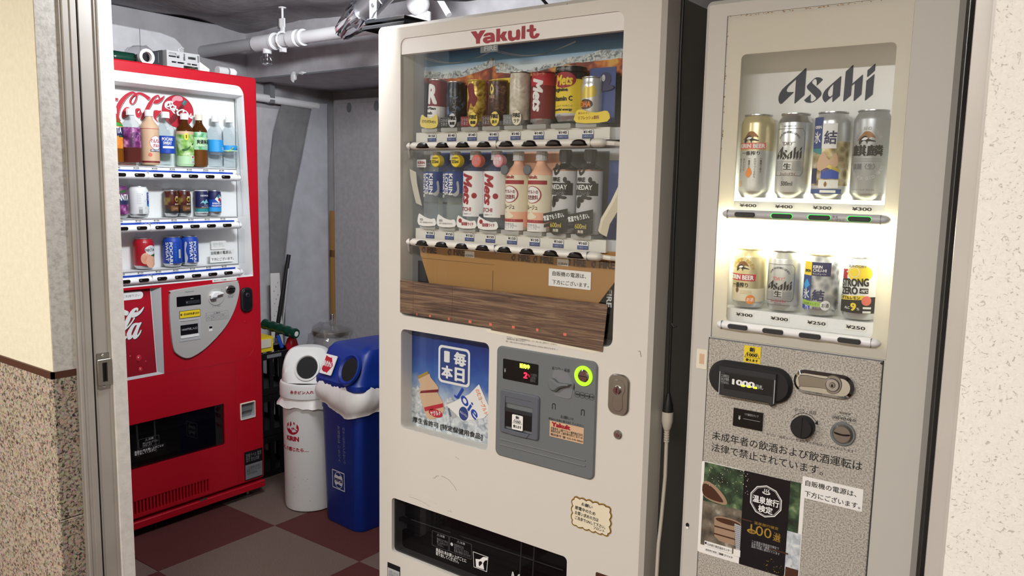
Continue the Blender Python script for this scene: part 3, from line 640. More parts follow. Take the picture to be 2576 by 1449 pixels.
# ------------------------------------------------------------------ drinks
def can_mb(r, h, bands, lid='alu', n=28, neck=.80, ribs=0, base='alu'):
    """bands: list of (z fraction top, material) from the bottom up"""
    q = MB(); prof = [(0, .003), (r*.74, .001), (r*.80, 0), (r*.86, .003), (r, .013)]; ms = [base]*4; z = .013; top = h-.019
    for f, m in bands:
        zz = .013+(top-.013)*f; prof.append((r, zz)); ms.append(m)
    last = bands[-1][1]
    if ribs:
        for k in range(ribs):
            s = (k+.5)/ribs; rr = r-(r-r*neck)*(k+1)/ribs; zz = top+(.014)*(k+1)/ribs
            prof += [(rr+.0012, zz-.002), (rr, zz)]; ms += [lid, lid]
    else: prof += [(r*.97, top+.004), (r*neck, h-.004)]; ms += [last, last]
    prof += [(r*neck+.0018, h-.002), (r*neck+.0015, h), (r*neck-.001, h), (r*neck-.003, h-.004), (0, h-.004)]; ms += [lid]*5
    q.lathe(prof, lid, n=n, mats=ms); return q
def bottle_mb(r, h, bands, cap='white', neck='pet', shoulder=.34, n=28, cap_h=.021, cap_r=.0145, foot='pet', waist=0):
    """bands: (z fraction of the straight body, material, radius factor) from the bottom up"""
    zs = h*(1-shoulder); q = MB()
    prof = [(0, .004), (r*.6, .002), (r*.86, 0), (r*.97, .008)]; ms = [foot]*3
    z0 = .008
    for f, m, k in bands: prof += [(r*k, z0+.0005), (r*k, z0 := .008+(zs-.008)*f)]; ms += [m, m]
    zn = h-cap_h-.008
    for k in range(1, 7):
        t_ = k/6; prof.append((r+(.0125-r)*(.5-.5*math.cos(math.pi*t_))**1.15, zs+(zn-zs)*t_)); ms.append(neck)
    prof += [(.0125, h-cap_h-.003), (.0158, h-cap_h-.003), (.0158, h-cap_h), (cap_r, h-cap_h), (cap_r, h-.002), (cap_r-.0015, h), (0, h)]; ms += [neck, cap, cap, cap, cap, cap, cap]
    q.lathe(prof, neck, n=n, mats=ms)
    for k in range(0, 28, 2):
        a = 2*math.pi*k/28; q.box(cap_r*math.cos(a)-.0005, cap_r*math.cos(a)+.0005, cap_r*math.sin(a)-.0005, cap_r*math.sin(a)+.0005, h-cap_h+.002, h-.004, cap)
    return q
def drink(root, name, label, cat, mb, x, d, z, extra=(), group=None, rz=0, tilt=0, base_name='body'):
    """a thing with its shell as one part and the printed lettering as another"""
    t_ = thing(name, label, cat, group=group); place(t_, root, x, d, z, rz, tilt)
    obj(base_name, mb, t_)
    for n_, e in extra: obj(n_, e, t_)
    return t_
BZ, BD = 1.4430, .050
g1 = 'bottles on the top shelf of the red machine'
R = .0335; L = R+.0006
e = MB(); e.wtext('FANTA', L, -.026, .024, .112, .135, 'white', bold=.03, ang=-12); e.wpoly(ell(.004, .085, .016, .018, 20), L, 'orange', ang=-4); e.wpoly(smooth([(.002, .100), (.012, .106), (.018, .100), (.010, .097)]), L+.0003, 'leaf'); e.wpoly(smooth([(-.030, .139), (-.01, .152), (.02, .145), (.03, .139)]), L, 'green')
drink(CK, 'drink_bottle', 'orange soda bottle with a navy label half hidden at the left edge', 'bottle', bottle_mb(R, .208, [(.38, 'amber', 1), (.62, 'orange_print', .97), (.70, 'orange_print', 1), (.98, 'navy', 1), (1, 'orange_print', 1)], neck='amber'), .430, BD, BZ, [('label_print', e)], g1)
e = MB(); e.wtext('ファンタ', L, -.018, .022, .096, .121, 'white', bold=.07, shear=.1, ang=8); e.wtext('ファンタ', L+.0004, -.017, .021, .097, .120, 'navy', bold=.035, shear=.1, ang=8); e.wpoly(ell(.014, .073, .010, .011, 16), L, 'teal'); e.wpoly(ell(-.010, .068, .012, .012, 16), L, 'purple'); e.wpoly(ell(.016, .132, .008, .006, 14), L, 'cyan')
drink(CK, 'drink_bottle', 'purple grape soda bottle with navy katakana lettering', 'bottle', bottle_mb(.0345, .2065, [(.42, 'rose', 1), (1, 'grape', 1)], neck='pet'), .4985, BD, BZ+.001, [('label_print', e)], g1)
e = MB(); e.wpoly(ell(.006, .083, .024, .027, 28), L, 'print_red', [ell(.006, .083, .0226, .0256, 28)]); e.wpoly(ell(.006, .083, .0226, .0256, 28), L, 'white')
e.wtext('ぐんぐん', L+.0004, -.015, .025, .082, .099, 'print_red', bold=.05); e.wtext('グルト', L+.0004, -.008, .022, .066, .079, 'print_red', bold=.05, shear=.15)
e.wpoly(rect(-.017, .024, .050, .0585), L+.0006, 'navy'); e.wtext('3種の乳酸菌', L+.001, -.016, .023, .0515, .0575, 'white', bold=.02); e.wpoly(smooth([(-.026, .036), (-.018, .046), (-.010, .038), (-.016, .030)]), L, 'peachred')
drink(CK, 'drink_bottle', 'milky beige drink bottle with red hiragana in a white oval', 'bottle', bottle_mb(R, .207, [(.05, 'dark_red', 1.002), (.985, 'beige', 1), (1, 'print_red', 1.012)], neck='beige', foot='beige'), .571, BD, BZ+.0015, [('label_print', e)], g1)
e = MB(); e.wtext('POCARI', .0326, -.028, .012, .094, .106, 'white', bold=.03, ang=-8); e.wtext('SWEAT', .0326, -.024, .008, .079, .091, 'white', bold=.03, ang=-8); e.wpoly([(-.030, .065), (.015, .065), (.015, .0735), (-.030, .0735)], .0326, 'white')
drink(CK, 'drink_bottle', 'clear sports drink bottle with a broad blue label', 'bottle', bottle_mb(.032, .2055, [(.30, 'pet', 1), (.42, 'blue', 1), (.82, 'blue', 1), (1, 'pet', 1)]), .6375, BD, BZ+.0015, [('label_print', e)], g1)
e = MB(); e.wpoly(smooth([(-.020, .108), (-.020, .124), (-.013, .129), (-.006, .124), (-.006, .108), (-.013, .102)]), L, 'yellow'); e.wtext('特\n茶', L+.0004, -.016, -.010, .109, .123, 'ink', bold=.03); e.wpoly(smooth([(-.030, .066), (-.012, .071), (.004, .080), (-.008, .064), (-.026, .058)]), L, 'leaf'); e.wpoly(smooth([(.008, .088), (.022, .092), (.014, .083)]), L, 'leaf')
e.wpoly(rect(.006, .020, .030, .044), L, 'white'); e.wpoly(rect(.011, .015, .032, .042), L+.0003, 'print_red'); e.wpoly(rect(.008, .018, .035, .039), L+.0004, 'print_red'); e.wpoly(rect(.002, .024, .012, .022), L, 'white')
for k in range(9): e.wpoly(rect(.005+.002*k, .006+.002*k, .014, .021), L+.0003, 'greyink')
drink(CK, 'drink_bottle', 'green tea bottle with a yellow drop badge', 'bottle', bottle_mb(R, .207, [(.25, 'palegreen', 1), (.90, 'green_print', 1), (1, 'beige', 1)], neck='tea_clear', foot='palegreen'), .717, BD, BZ, [('label_print', e)], g1)
e = MB(); e.wtext('爽健美茶', .0316, -.028, .026, .090, .108, 'ink', bold=.03); e.wtext('そうけんびちゃ', .0316, -.022, .018, .076, .084, 'greyink')
drink(CK, 'drink_bottle', 'brown blended tea bottle with a mint green label', 'bottle', bottle_mb(.031, .2085, [(.46, 'tea', 1), (.56, 'mint_print', 1), (.84, 'palegreen', 1), (1, 'mint_print', 1)], cap='ivory', neck='tea_clear', foot='tea'), .7805, BD, BZ, [('label_print', e)], g1)
e = MB(); e.wtext('水', .0312, .010, .024, .068, .085, 'white', bold=.02)
for k in range(6): e.wpoly(rect(-.012, -.004+.002*(k % 2), .070+.006*k, .0712+.006*k), .0312, 'cyan')
drink(CK, 'drink_bottle', 'clear water bottle with a bright blue label second from the right', 'bottle', bottle_mb(.0308, .208, [(.33, 'pet', 1), (.42, 'pet_side', .94), (.45, 'sky', 1), (.80, 'sky', 1), (1, 'pet', 1)]), .8535, BD, BZ, [('label_print', e)], g1)
e = MB(); e.wtext('おいしい水', .0312, -.014, .020, .072, .083, 'navy', bold=.02); e.wpoly(smooth([(-.026, .066), (-.008, .082), (.0, .088), (-.012, .072)]), .0312, 'lime')
drink(CK, 'drink_bottle', 'clear water bottle with a narrow pale blue label at the right end', 'bottle', bottle_mb(.0308, .210, [(.20, 'pet', 1), (.23, 'pet_side', .95), (.36, 'pet', 1), (.39, 'pet_side', .95), (.46, 'pet', 1), (.49, 'palegreen', 1), (.64, 'sky', 1), (1, 'pet', 1)]), .9195, BD, BZ, [('label_print', e)], g1)
CZ2, CZ3 = 1.2455, 1.0480
g2 = 'cans on the middle shelf of the red machine'; g3 = 'cans on the bottom shelf of the red machine'
e = MB(); e.wtext('FANTA', .0336, -.024, .026, .064, .087, 'white', bold=.04, ang=0); e.wpoly(smooth([(-.012, .096), (.004, .104), (.014, .098), (.002, .091)]), .0336, 'leaf')
drink(CK, 'drink_can', 'purple grape soda can at the left edge of the middle shelf', 'can', can_mb(.033, .117, [(.42, 'grape'), (.50, 'navy'), (.74, 'navy'), (1, 'purple')], lid='purple'), .440, BD, CZ2, [('label_print', e)], g2)
e = MB(); e.wpoly(rect(.016, .046, .042, .094), .0362, 'blue'); e.wtext('カル', .0366, .021, .043, .078, .091, 'white', bold=.04); e.wtext('ピス', .0366, .022, .044, .064, .076, 'white', bold=.04); e.wpoly(smooth([(.016, .042), (.026, .052), (.046, .056), (.046, .042)]), .0364, 'sky'); e.wpoly(rect(-.018, -.004, .014, .040), .0362, 'dimwhite')
for k in range(8): e.wpoly(rect(-.017+.0016*k, -.0162+.0016*k, .015, .030), .0364, 'greyink')
random.seed(3)
for k in range(14):
    x = random.uniform(-.005, .045); z = random.uniform(.016, .1); e.wpoly(ell(x, z, .0012, .0016, 8), .0361, 'blue')
for k in range(7): e.wpoly(rect(-.024, -.008, .052+.006*k, .0532+.006*k), .0361, 'lightgrey')
drink(CK, 'drink_can', 'white polka dot can with a blue panel', 'can', can_mb(.0357, .1175, [(1, 'white')]), .5165, BD, CZ2, [('label_print', e)], g2)
def boss(x, lab, a):
    e = MB(); e.wpoly(ell(.010, .068, .0085, .010, 18), .0271, 'fire_gold', ang=a); e.wpoly(smooth([(.004, .066), (.009, .073), (.016, .068), (.012, .061), (.007, .062)]), .0274, 'brown', ang=a); e.wpoly(rect(.004, .017, .076, .079), .0274, 'cream', ang=a); e.wtext('BLISS', .0272, .001, .019, .046, .0515, 'cream', bold=.02, ang=a); e.wpoly(rect(-.014, .022, .022, .041), .0270, 'bronze', ang=a); e.wtext('COFFEE', .0273, -.006, .016, .028, .035, 'peach', ang=a)
    drink(CK, 'coffee_can', lab, 'can', can_mb(.0265, .1035, [(.22, 'darkgrey'), (.45, 'brown'), (1, 'boss_print')], neck=.9), x, BD, CZ2, [('label_print', e)], g2)
boss(.6500, 'small dark coffee can with a gold emblem, left of its pair', -3); boss(.7035, 'small dark coffee can with a gold emblem, right of its pair', -10)
e = MB(); e.wtext('GEORGIA', .0272, -.018, .020, .079, .085, 'white', bold=.03); e.wpoly([(-.020, .050), (-.008, .064), (-.002, .057), (.006, .068), (.020, .050), (.008, .054), (.0, .046), (-.008, .054)], .0272, 'cyan'); e.wtext('EMERALD', .0272, -.004, .020, .041, .0455, 'dimwhite'); e.wtext('MOUNTAIN', .0272, -.014, .020, .033, .0385, 'dimwhite', bold=.02)
drink(CK, 'coffee_can', 'small navy coffee can with a white mountain and a green foot', 'can', can_mb(.0265, .1035, [(.04, 'white'), (.24, 'teal'), (.3, 'bronze'), (1, 'navy')], neck=.92, lid='white'), .7835, BD+.004, CZ2, [('label_print', e)], g2)
e = MB(); e.wpoly([(-.014, .068), (.004, .088), (.020, .072), (.002, .052)], .0272, 'white'); e.wpoly([(-.006, .078), (.004, .088), (.010, .080), (.0, .070)], .0274, 'teal'); e.wpoly(ell(.006, .066, .007, .007, 16), .0275, 'print_red'); e.wtext('EMERALD', .0272, -.024, .012, .047, .054, 'white', bold=.03); e.wtext('MOUNTAIN', .0272, -.026, .016, .037, .044, 'white', bold=.03)
drink(CK, 'coffee_can', 'small blue coffee can with a slanted white arrow and red spot', 'can', can_mb(.0265, .1035, [(.05, 'bronze'), (.30, 'sky'), (.75, 'blue'), (1, 'navy')], neck=.92), .8385, BD-.004, CZ2, [('label_print', e)], g2)
e = MB(); e.wpoly(ell(0, .06, .02, .03, 20), .0336, 'orange')
drink(CK, 'drink_can', 'red orange can cut off by the wall on the bottom shelf', 'can', can_mb(.033, .104, [(.5, 'peachred'), (1, 'dark_red')]), .400, BD, CZ3, [('label_print', e)], g3)
e = MB(); e.wpoly(smooth([(-.014, .078), (.004, .090), (.024, .086), (.034, .072), (.030, .060), (.012, .052), (-.008, .060)]), .0376, 'white'); e.wtext('NECTAR', .0380, -.012, .032, .067, .078, 'ink', bold=.025); e.wtext('不二家ネクター', .0380, -.001, .022, .081, .085, 'greyink')
e.wpoly(ell(-.012, .040, .018, .022, 22), .0376, 'peach_print'); e.wpoly(ell(.010, .028, .022, .025, 24), .0379, 'peach'); e.wpoly(smooth([(.008, .051), (.022, .056), (.036, .052), (.024, .047)]), .0382, 'leaf'); e.wpoly(ell(-.017, .103, .0035, .0025, 12), .0376, 'dimwhite')
drink(CK, 'drink_can', 'red peach nectar can with a white oval and peaches', 'can', can_mb(.0370, .1170, [(1, 'coke_red')]), .5290, BD, CZ3, [('label_print', e)], g3)
def pocari(x, r, lab, ang, more):
    e = MB(); e.wtext('POCARI', r+.0006, .004, .0165, .012, .097, 'white', bold=.03, rot=-90, ang=ang); e.wtext('SWEAT', r+.0006, -.0115, .001, .022, .097, 'white', bold=.03, rot=-90, ang=ang)
    if more:
        e.wpoly(rect(.040, .0495, .034, .068), r+.0006, 'white', ang=ang)
        for k in range(10): e.wpoly(rect(.0405, .049, .036+.003*k, .0372+.003*k), r+.0009, 'greyink', ang=ang)
        e.wtext('イオンサプライ', r+.0006, .024, .032, .024, .092, 'sky', rot=-90, ang=ang)
    else: e.wpoly(smooth([(-.030, .006), (-.018, .03), (-.026, .06), (-.020, .09), (-.030, .09)]), r+.0005, 'dimwhite', ang=ang)
    drink(CK, 'drink_can', lab, 'can', can_mb(r, .1180, [(1, 'blue')]), x, BD, CZ3, [('label_print', e)], g3)
pocari(.6480, .0362, 'blue sports drink can showing its white barcode', -55, True)
pocari(.7215, .0345, 'blue sports drink can with large upright white lettering, right of the other', -12, False)

# ================================================================== IVORY VENDING MACHINE (faces -y)
YK = thing('vending_machine', 'ivory yoghurt drink vending machine with a wood-print strip, in the middle', 'vending machine', (-1.709, 1.645, 0))
W = .897
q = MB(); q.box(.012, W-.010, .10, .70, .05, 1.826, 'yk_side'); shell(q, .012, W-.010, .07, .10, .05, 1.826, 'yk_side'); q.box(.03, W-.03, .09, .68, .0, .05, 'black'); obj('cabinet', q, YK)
win = rrect(.096, .795, 1.016, 1.790, .020, 5)
pw = rrect(.0995, .4245, .680, .9765, .016, 5)
dsp = rrect(.0625, .6865, .286, .458, .012, 4)
q = MB(); q.plate(rrect(0, W, .045, 1.83, .014), 0, .070, 'yk_body', holes=[win, pw, dsp], bev=.010); obj('door', q, YK)
q = MB(); q.box(W-.007, W-.001, .0695, .076, .05, 1.825, 'white'); q.box(.002, .02, .0695, .076, .05, 1.825, 'white'); obj('door_gasket', q, YK)
# header with logo
q = MB(); q.plate(rrect(.0965, .7945, 1.7475, 1.7895, .018, 5)[:12]+[(.0965, 1.7475), (.7945, 1.7475)], .003, .02, 'paper'); hd = obj('header_strip', q, YK, 'white header strip')
YAKULT=[ [(3448,17859),(3628,17856),(3695,17773),(3770,17858),(3942,17853),(3764,17648),(3759,17535),(3633,17540),(3626,17656)], [(3871,17703),(3898,17747),(3958,17775),(4058,17781),(4158,17767),(4218,17725),(4237,17662),(4237,17538),(4103,17539),(4043,17520),(3983,17520),(3912,17543),(3866,17581),(3858,17620),(3880,17657),(3940,17680),(4110,17685),(4090,17706),(4039,17713),(4000,17703),(3950,17699)], [(3987,17609),(4021,17620),(4101,17618),(4113,17607),(4097,17595),(4022,17592)], [(4287,17847),(4407,17844),(4408,17677),(4497,17763),(4628,17756),(4555,17649),(4650,17532),(4497,17534),(4412,17632),(4407,17532),(4286,17535)], [(4661,17757),(4772,17754),(4776,17643),(4795,17608),(4843,17591),(4890,17600),(4913,17638),(4915,17757),(5024,17752),(5025,17526),(4892,17533),(4835,17508),(4768,17509),(4700,17535),(4668,17579),(4661,17639)], [(5078,17838),(5190,17837),(5189,17528),(5072,17532)], [(5320,17839),(5431,17833),(5436,17755),(5507,17750),(5504,17690),(5435,17678),(5438,17598),(5457,17574),(5484,17579),(5510,17624),(5620,17610),(5599,17561),(5545,17519),(5463,17504),(5380,17522),(5332,17571),(5314,17631),(5312,17681),(5236,17686),(5242,17748),(5316,17748)],]

q = MB()
for p in (0, 1, 3, 4, 5, 6):
    q.flat(cv(YAKULT[p]) if p in (0, 3, 5) else smooth(cv(YAKULT[p]), 2), .0024, 'yakult_red', [cv(YAKULT[2])] if p == 1 else [])
obj('logo_lettering', q, hd, 'dark red company lettering')
# display box
q = MB(); D = .096
q.add([(.097, .05, 1.017), (.097, D, 1.017), (.097, D, 1.79), (.097, .05, 1.79)], [(0, 1, 2, 3)], 'lightgrey'); q.add([(.794, .05, 1.017), (.794, D, 1.017), (.794, D, 1.79), (.794, .05, 1.79)], [(0, 1, 2, 3)], 'lightgrey')
q.add([(.097, .02, 1.76), (.794, .02, 1.76), (.794, D, 1.775), (.097, D, 1.775)], [(0, 1, 2, 3)], 'lightgrey'); q.add([(.097, .02, 1.017), (.794, .02, 1.017), (.794, D, 1.017), (.097, D, 1.017)], [(0, 1, 2, 3)], 'midgrey')
q.flat(rect(.097, .794, 1.017, 1.78), D, 'lightgrey'); obj('display_box', q, YK)
q = MB(); q.flat(rect(.086+.012, .793, 1.50, 1.775), D-.0008, 'poster_sky')
it = [(.098, 1.7154), (.13, 1.711), (.1704, 1.7029), (.20, 1.704), (.238, 1.7056), (.30, 1.719), (.3523, 1.7323), (.3571, 1.7148), (.4054, 1.7114), (.453, 1.6897), (.50, 1.697), (.527, 1.7028), (.6359, 1.7203), (.7402, 1.7259), (.793, 1.729)]
ib = [(.098, 1.695), (.17, 1.689), (.2382, 1.6879), (.355, 1.7116), (.3585, 1.6942), (.419, 1.6869), (.4906, 1.6872), (.6022, 1.7006), (.7412, 1.7029), (.793, 1.706)]
random.seed(11)
def jag(L, a, n=5):
    o = []
    for i in range(len(L)-1):
        for k in range(n):
            t_ = k/n; o.append((L[i][0]+(L[i+1][0]-L[i][0])*t_, L[i][1]+(L[i+1][1]-L[i][1])*t_+random.uniform(-a, a)))
    return o+[L[-1]]
q.flat([(x, z) for x, z in jag(it, .004)]+jag(ib, .002)[::-1], D-.0016, 'ice'); q.flat(jag(ib, .001)+[(.793, 1.50), (.098, 1.50)], D-.0012, 'cola_print')
q.flat(rect(.098, .16, 1.50, 1.68), D-.0014, 'shutter'); q.flat(rect(.70, .793, 1.50, 1.66), D-.0014, 'shutter'); q.flat(rect(.098, .793, 1.50, 1.60), D-.0015, 'shutter')
for x0, s in ((.10, 1), (.358, 1)):   # pale swirl lines in the printed sky
    for k in range(2):
        pts = [(x0+.25*t_/10, 1.752-.004*k-.022*math.sin(math.pi*t_/10)+.006*k*t_/10) for t_ in range(11)]
        q.flat(pts+[(x, z-.0012) for x, z in pts[::-1]], D-.001, 'dimwhite')
obj('backdrop_poster', q, YK, 'printed backdrop of blue sky, ice cubes and cola')
q = MB(); q.flat(rect(.375, .432, 1.730, 1.750), .0062, 'panel_grey'); q.text('FIRE', .388, .428, 1.734, 1.746, .0059, 'lightgrey', .02); obj('small_label', q, YK)
q = MB()
q.flat(rect(.155, .30, 1.355, 1.482), D-.0010, 'tag_blue'); q.flat(rect(.155, .30, 1.25, 1.355), D-.0010, 'ivory'); q.flat(rect(.30, .40, 1.30, 1.482), D-.0010, 'tag_blue'); q.flat(rect(.40, .43, 1.25, 1.482), D-.0010, 'panel_blue_grey'); q.flat(rect(.43, .575, 1.25, 1.482), D-.0010, 'peach'); q.flat(rect(.575, .60, 1.25, 1.482), D-.0012, 'dark_red'); q.flat(rect(.60, .715, 1.25, 1.482), D-.0010, 'darkgrey'); q.flat(rect(.715, .793, 1.25, 1.46), D-.0010, 'tag_blue')
for k in range(24): q.flat(rect(.432+.006*k, .4332+.006*k, 1.25, 1.482), D-.0013, 'beige')
for x, z, r in ((.76, 1.41, .02), (.775, 1.36, .012), (.745, 1.33, .018)): q.flat(ell(x, z, r, r*.7, 14), D-.0013, 'panel_blue_grey')
obj('backdrop_card', q, YK, 'coloured backing cards of the lower row')
q = MB(); q.plate(rrect(.103, .138, 1.440, 1.462, .002), .060, .062, 'white'); q.text('KIRIN', .107, .134, 1.449, 1.457, .0596, 'yakult_red', .04); q.box(.107, .134, .0594, .0597, 1.444, 1.4455, 'yakult_red'); obj('maker_card', q, YK)
# curled leaflets at both ends of the lower row
for nm, pts in (('left', [(.112, 1.440), (.116, 1.41), (.126, 1.375), (.136, 1.345)]), ('right', [(.790, 1.40), (.770, 1.36), (.745, 1.32), (.738, 1.29)])):
    q = MB(); n = len(pts)
    v = [(x-.010, .030, z) for x, z in pts]+[(x, .022, z-.006) for x, z in pts]+[(x+.012, .034, z-.014) for x, z in pts]
    q.add(v, [(i+k*n, i+1+k*n, i+1+(k+1)*n, i+(k+1)*n) for i in range(n-1) for k in range(2)], 'ivory' if nm == 'left' else 'cream', True)
    obj('curled_leaflet', q, YK)
# bars, rails, tags, buttons
tags = (['150']+['140']*7, ['150']*6+['160']*2)
for r, (zc, z0, z1) in enumerate(((1.4970, 1.510, 1.536), (1.2295, 1.239, 1.267))):
    br = obj('selection_bar', hbar(.118, .757, zc, .0108, -.010, .026, 'yk_bar'), YK, ['upper', 'lower'][r]+' cream selection bar with dark buttons')
    q = MB()
    for s in (.1415, .4425, .7215): q.box(s, s+.0006, -.0103, .008, zc-.0108, zc+.0108, 'midgrey')
    obj('joint_line', q, br)
    q = MB(); q.tube([(.745, .012, zc), (.775, .012, zc-.002), (.794, .03, zc-.004)], .006, 'yk_bar', 8); obj('bar_arm', q, br)
    q = MB(); q.tube([(.118, .012, zc), (.103, .03, zc-.03)], .004, 'lightgrey', 8); obj('bar_arm', q, br)
    for k in range(8):
        x = .1885+.0717*k
        dome = [(x-.0205, zc-.0065), (x+.0205, zc-.0065), (x+.0200, zc-.001), (x+.016, zc+.0045), (x+.008, zc+.0075), (x, zc+.0082), (x-.008, zc+.0075), (x-.016, zc+.0045), (x-.0200, zc-.001)]
        q = MB(); q.plate(smooth(dome, 3), -.0145, -.004, 'button_black', bev=.004); obj('selection_button', q, br)
    q = MB(); q.box(.1165, .744, .0420, .095, z0-.003, z1, 'yk_bar'); q.box(.744, .790, .055, .095, z0-.003, z1, 'lightgrey'); obj('price_rail', q, YK, 'cream price rail')
    for k in range(8):
        x = (.1774, .1728)[r]+.0724*k; zm = (z0+z1)/2-.0015
        tagp = [(x-.0155, zm-.0105), (x+.0155, zm-.0105), (x+.0155, zm+.0075), (x+.012, zm+.0098), (x, zm+.0107), (x-.012, zm+.0098), (x-.0155, zm+.0075)]
        q = MB(); q.plate(inset(tagp, -.0006), .0408, .042, 'greyink'); q.flat(tagp, .0404, 'paper'); q.flat(rect(x-.0155, x+.0155, zm-.0105, zm-.0012), .0401, 'tag_blue')
        q.text('¥'+tags[r][k], x-.0125, x+.0125, zm+.0008, zm+.0082, .0400, 'ink', .03); q.text('つめた〜い', x-.0125, x+.0125, zm-.0085, zm-.0030, .0398, 'lightgrey', .01)
        obj('price_tag', q, YK)
    for k in range(8):
        x = (.1774, .1728)[r]+.0724*k
        q = MB(); q.plate(rrect(x-.029, x+.029, z1, z1+.011, .003), .030, .088, 'stand_clear'); obj('product_stand', q, YK)
for z0, z1 in ((1.5095, 1.7478), (1.2425, 1.4845), (1.0165, 1.2170)):
    q = MB(); q.box(.0965, .7945, .0045, .0065, z0, z1, 'glass'); obj('clear_pane', q, YK, 'clear front pane')
# cardboard sheet and notice, wood-print paper strip
q = MB(); q.plate([(.116, 1.24), (.775, 1.24), (.785, 1.19), (.720, 1.105), (.165, 1.105), (.128, 1.19)], .050, .053, 'cardboard')
def flame(q, x, z, s, y, m):
    q.flat(smooth([(x, z), (x-.35*s, z+.25*s), (x-.42*s, z+.55*s), (x-.1*s, z+.85*s), (x+.05*s, z+1.15*s), (x+.28*s, z+.75*s), (x+.25*s, z+.35*s)]), y, m, [smooth([(x-.02*s, z+.2*s), (x-.18*s, z+.45*s), (x, z+.7*s), (x+.12*s, z+.45*s)])])
for x, w_ in ((.133, .050), (.232, .056), (.455, .054), (.525, .058), (.627, .050), (.70, .062)):
    flame(q, x+.008, 1.196, .019, .0496, 'brown'); q.text('FIRE', x+.022, x+.022+w_*.72, 1.197, 1.217, .0496, 'brown', .06)
for x in (.295, .60): q.flat(rect(x, x+.034, 1.195, 1.212), .0495, 'paper'); q.text('KIRIN', x+.004, x+.030, 1.197, 1.203, .0493, 'greyink', .02)
q.box(.3935, .3945, .0494, .050, 1.105, 1.165, 'brown'); q.flat(rect(.13, .40, 1.1805, 1.1812), .0494, 'brown')
obj('cardboard_sheet', q, YK, 'brown cardboard sheet with dark printed lettering')
q = MB(); q.flat(rect(.10, .20, 1.02, 1.17), .0700, 'shutter'); q.flat(rect(.69, .79, 1.02, 1.20), .0700, 'shutter'); q.text('FIRE', .150, .175, 1.112, 1.128, .0695, 'white', .03); q.text('FIRE', .735, .750, 1.10, 1.145, .0695, 'white', .03, rot=-90); obj('dark_card', q, YK)
q = MB(); q.plate(rect(.5767, .7016, 1.1410, 1.1855), .0475, .0495, 'paper'); q.text('自販機の電源は、', .588, .688, 1.168, 1.180, .0471, 'ink', .008); q.text('下方にございます。', .588, .697, 1.1465, 1.158, .0471, 'ink', .008); obj('paper_notice', q, YK, 'white notice with two lines of black writing')
q = MB(); q.plate([(.0985, 1.1195), (.7800, 1.1190), (.7700, 1.0030), (.4300, 1.0145), (.4380, 1.0205), (.3990, 1.0215), (.3960, 1.0200), (.0985, 1.0245)], -.0030, -.0012, 'wood_print', back=True); ws = obj('wood_print_strip', q, YK, 'dark brown wood-print paper strip stuck across the window')
q = MB()
for x in (.150, .2955): q.box(x, x+.0006, -.0032, -.0029, 1.022, 1.119, 'brown')
for x, z, s in ((.165, 1.026, .003), (.215, 1.027, .006), (.285, 1.027, .005), (.360, 1.028, .010), (.430, 1.029, .009), (.505, 1.031, .009), (.58, 1.033, .007), (.663, 1.032, .009)): q.flat(rect(x-s/2, x+s/2, z-.0035, z+.0035), -.0033, 'peachred')
obj('strip_marks', q, ws)
q = MB(); q.flat([(.41, 1.013), (.43, 1.0147), (.77, 1.003), (.74, .996), (.60, 1.000), (.42, 1.006)], -.0005, 'ivory'); q.text('ヤクルト・ジョアの自販機商品は、コイン投入前に選択ボタンを押すと\n金額表示部に表示されます。', .482, .640, .9955, 1.0045, -.0008, 'greyink'); q.text('（例：9月21日から10月2日の場合は[9/21-10/02]と表示されます。）', .479, .642, .9875, .9925, -.0008, 'greyink'); obj('instruction_lettering', q, YK)
# poster window
q = MB(); q.flat(rect(.09, .435, .67, .985), .046, 'poster_blue')
q.flat([(.098, .667)]+jag([(.098, .79), (.14, .80), (.20, .77), (.26, .785), (.33, .76), (.40, .785), (.433, .77)], .008)+[(.433, .667)], .0456, 'snow_print')
q.flat(rrect(.205, .3225, .829, .938, .014, 5), .0448, 'white', [rrect(.212, .3155, .836, .931, .010, 5)]); q.flat(rrect(.212, .3155, .836, .931, .010, 5), .0452, 'tag_blue')
q.text('1', .227, .248, .890, .923, .0444, 'white', .025)
for s, x0, x1, z0, z1 in (('毎', .263, .309, .886, .926), ('本', .217, .260, .843, .881), ('日', .267, .304, .841, .881)): q.text(s, x0, x1, z0, z1, .0444, 'white', .05)
bt = [(.128, .826), (.168, .846), (.176, .836), (.205, .812), (.203, .795), (.224, .770), (.224, .738), (.172, .709), (.150, .735), (.132, .78), (.134, .81)]
q.flat(smooth(bt, 3), .0444, 'beige'); q.flat([(.128, .824), (.168, .845), (.164, .853), (.126, .833)], .0441, 'gold'); q.flat([(.134, .782), (.138, .790), (.206, .806), (.204, .797)], .0440, 'dark_red'); q.flat([(.150, .742), (.224, .768), (.226, .757), (.155, .731)], .0440, 'print_red'); q.flat(ell(.196, .733, .027, .012, 20), .0440, 'print_red'); q.text('ヤクルト', .176, .217, .726, .741, .0437, 'white', .03, rot=14)
cup = [(.262, .778), (.322, .812), (.356, .846), (.398, .778), (.374, .752), (.300, .730), (.236, .765)]
q.flat(cup, .0444, 'paper'); q.flat([(.236, .772), (.262, .780), (.274, .735), (.248, .728)], .0446, 'lightgrey'); q.text('Joie', .266, .364, .760, .802, .0440, 'blue', .02, -.1, rot=-42); q.flat(ell(.302, .752, .017, .020, 18), .0438, 'tag_blue'); q.text('のむヨーグルト', .330, .404, .790, .806, .0439, 'orange', .02, rot=-62); q.text('カルシウム', .288, .316, .748, .755, .0435, 'white', .02, rot=-20); q.text('特定保健用', .238, .262, .742, .750, .0438, 'tag_blue', .02, rot=-70)
q.text('厚生省許可 [特定保健用食品]', .106, .371, .687, .707, .0436, 'ink', .02)
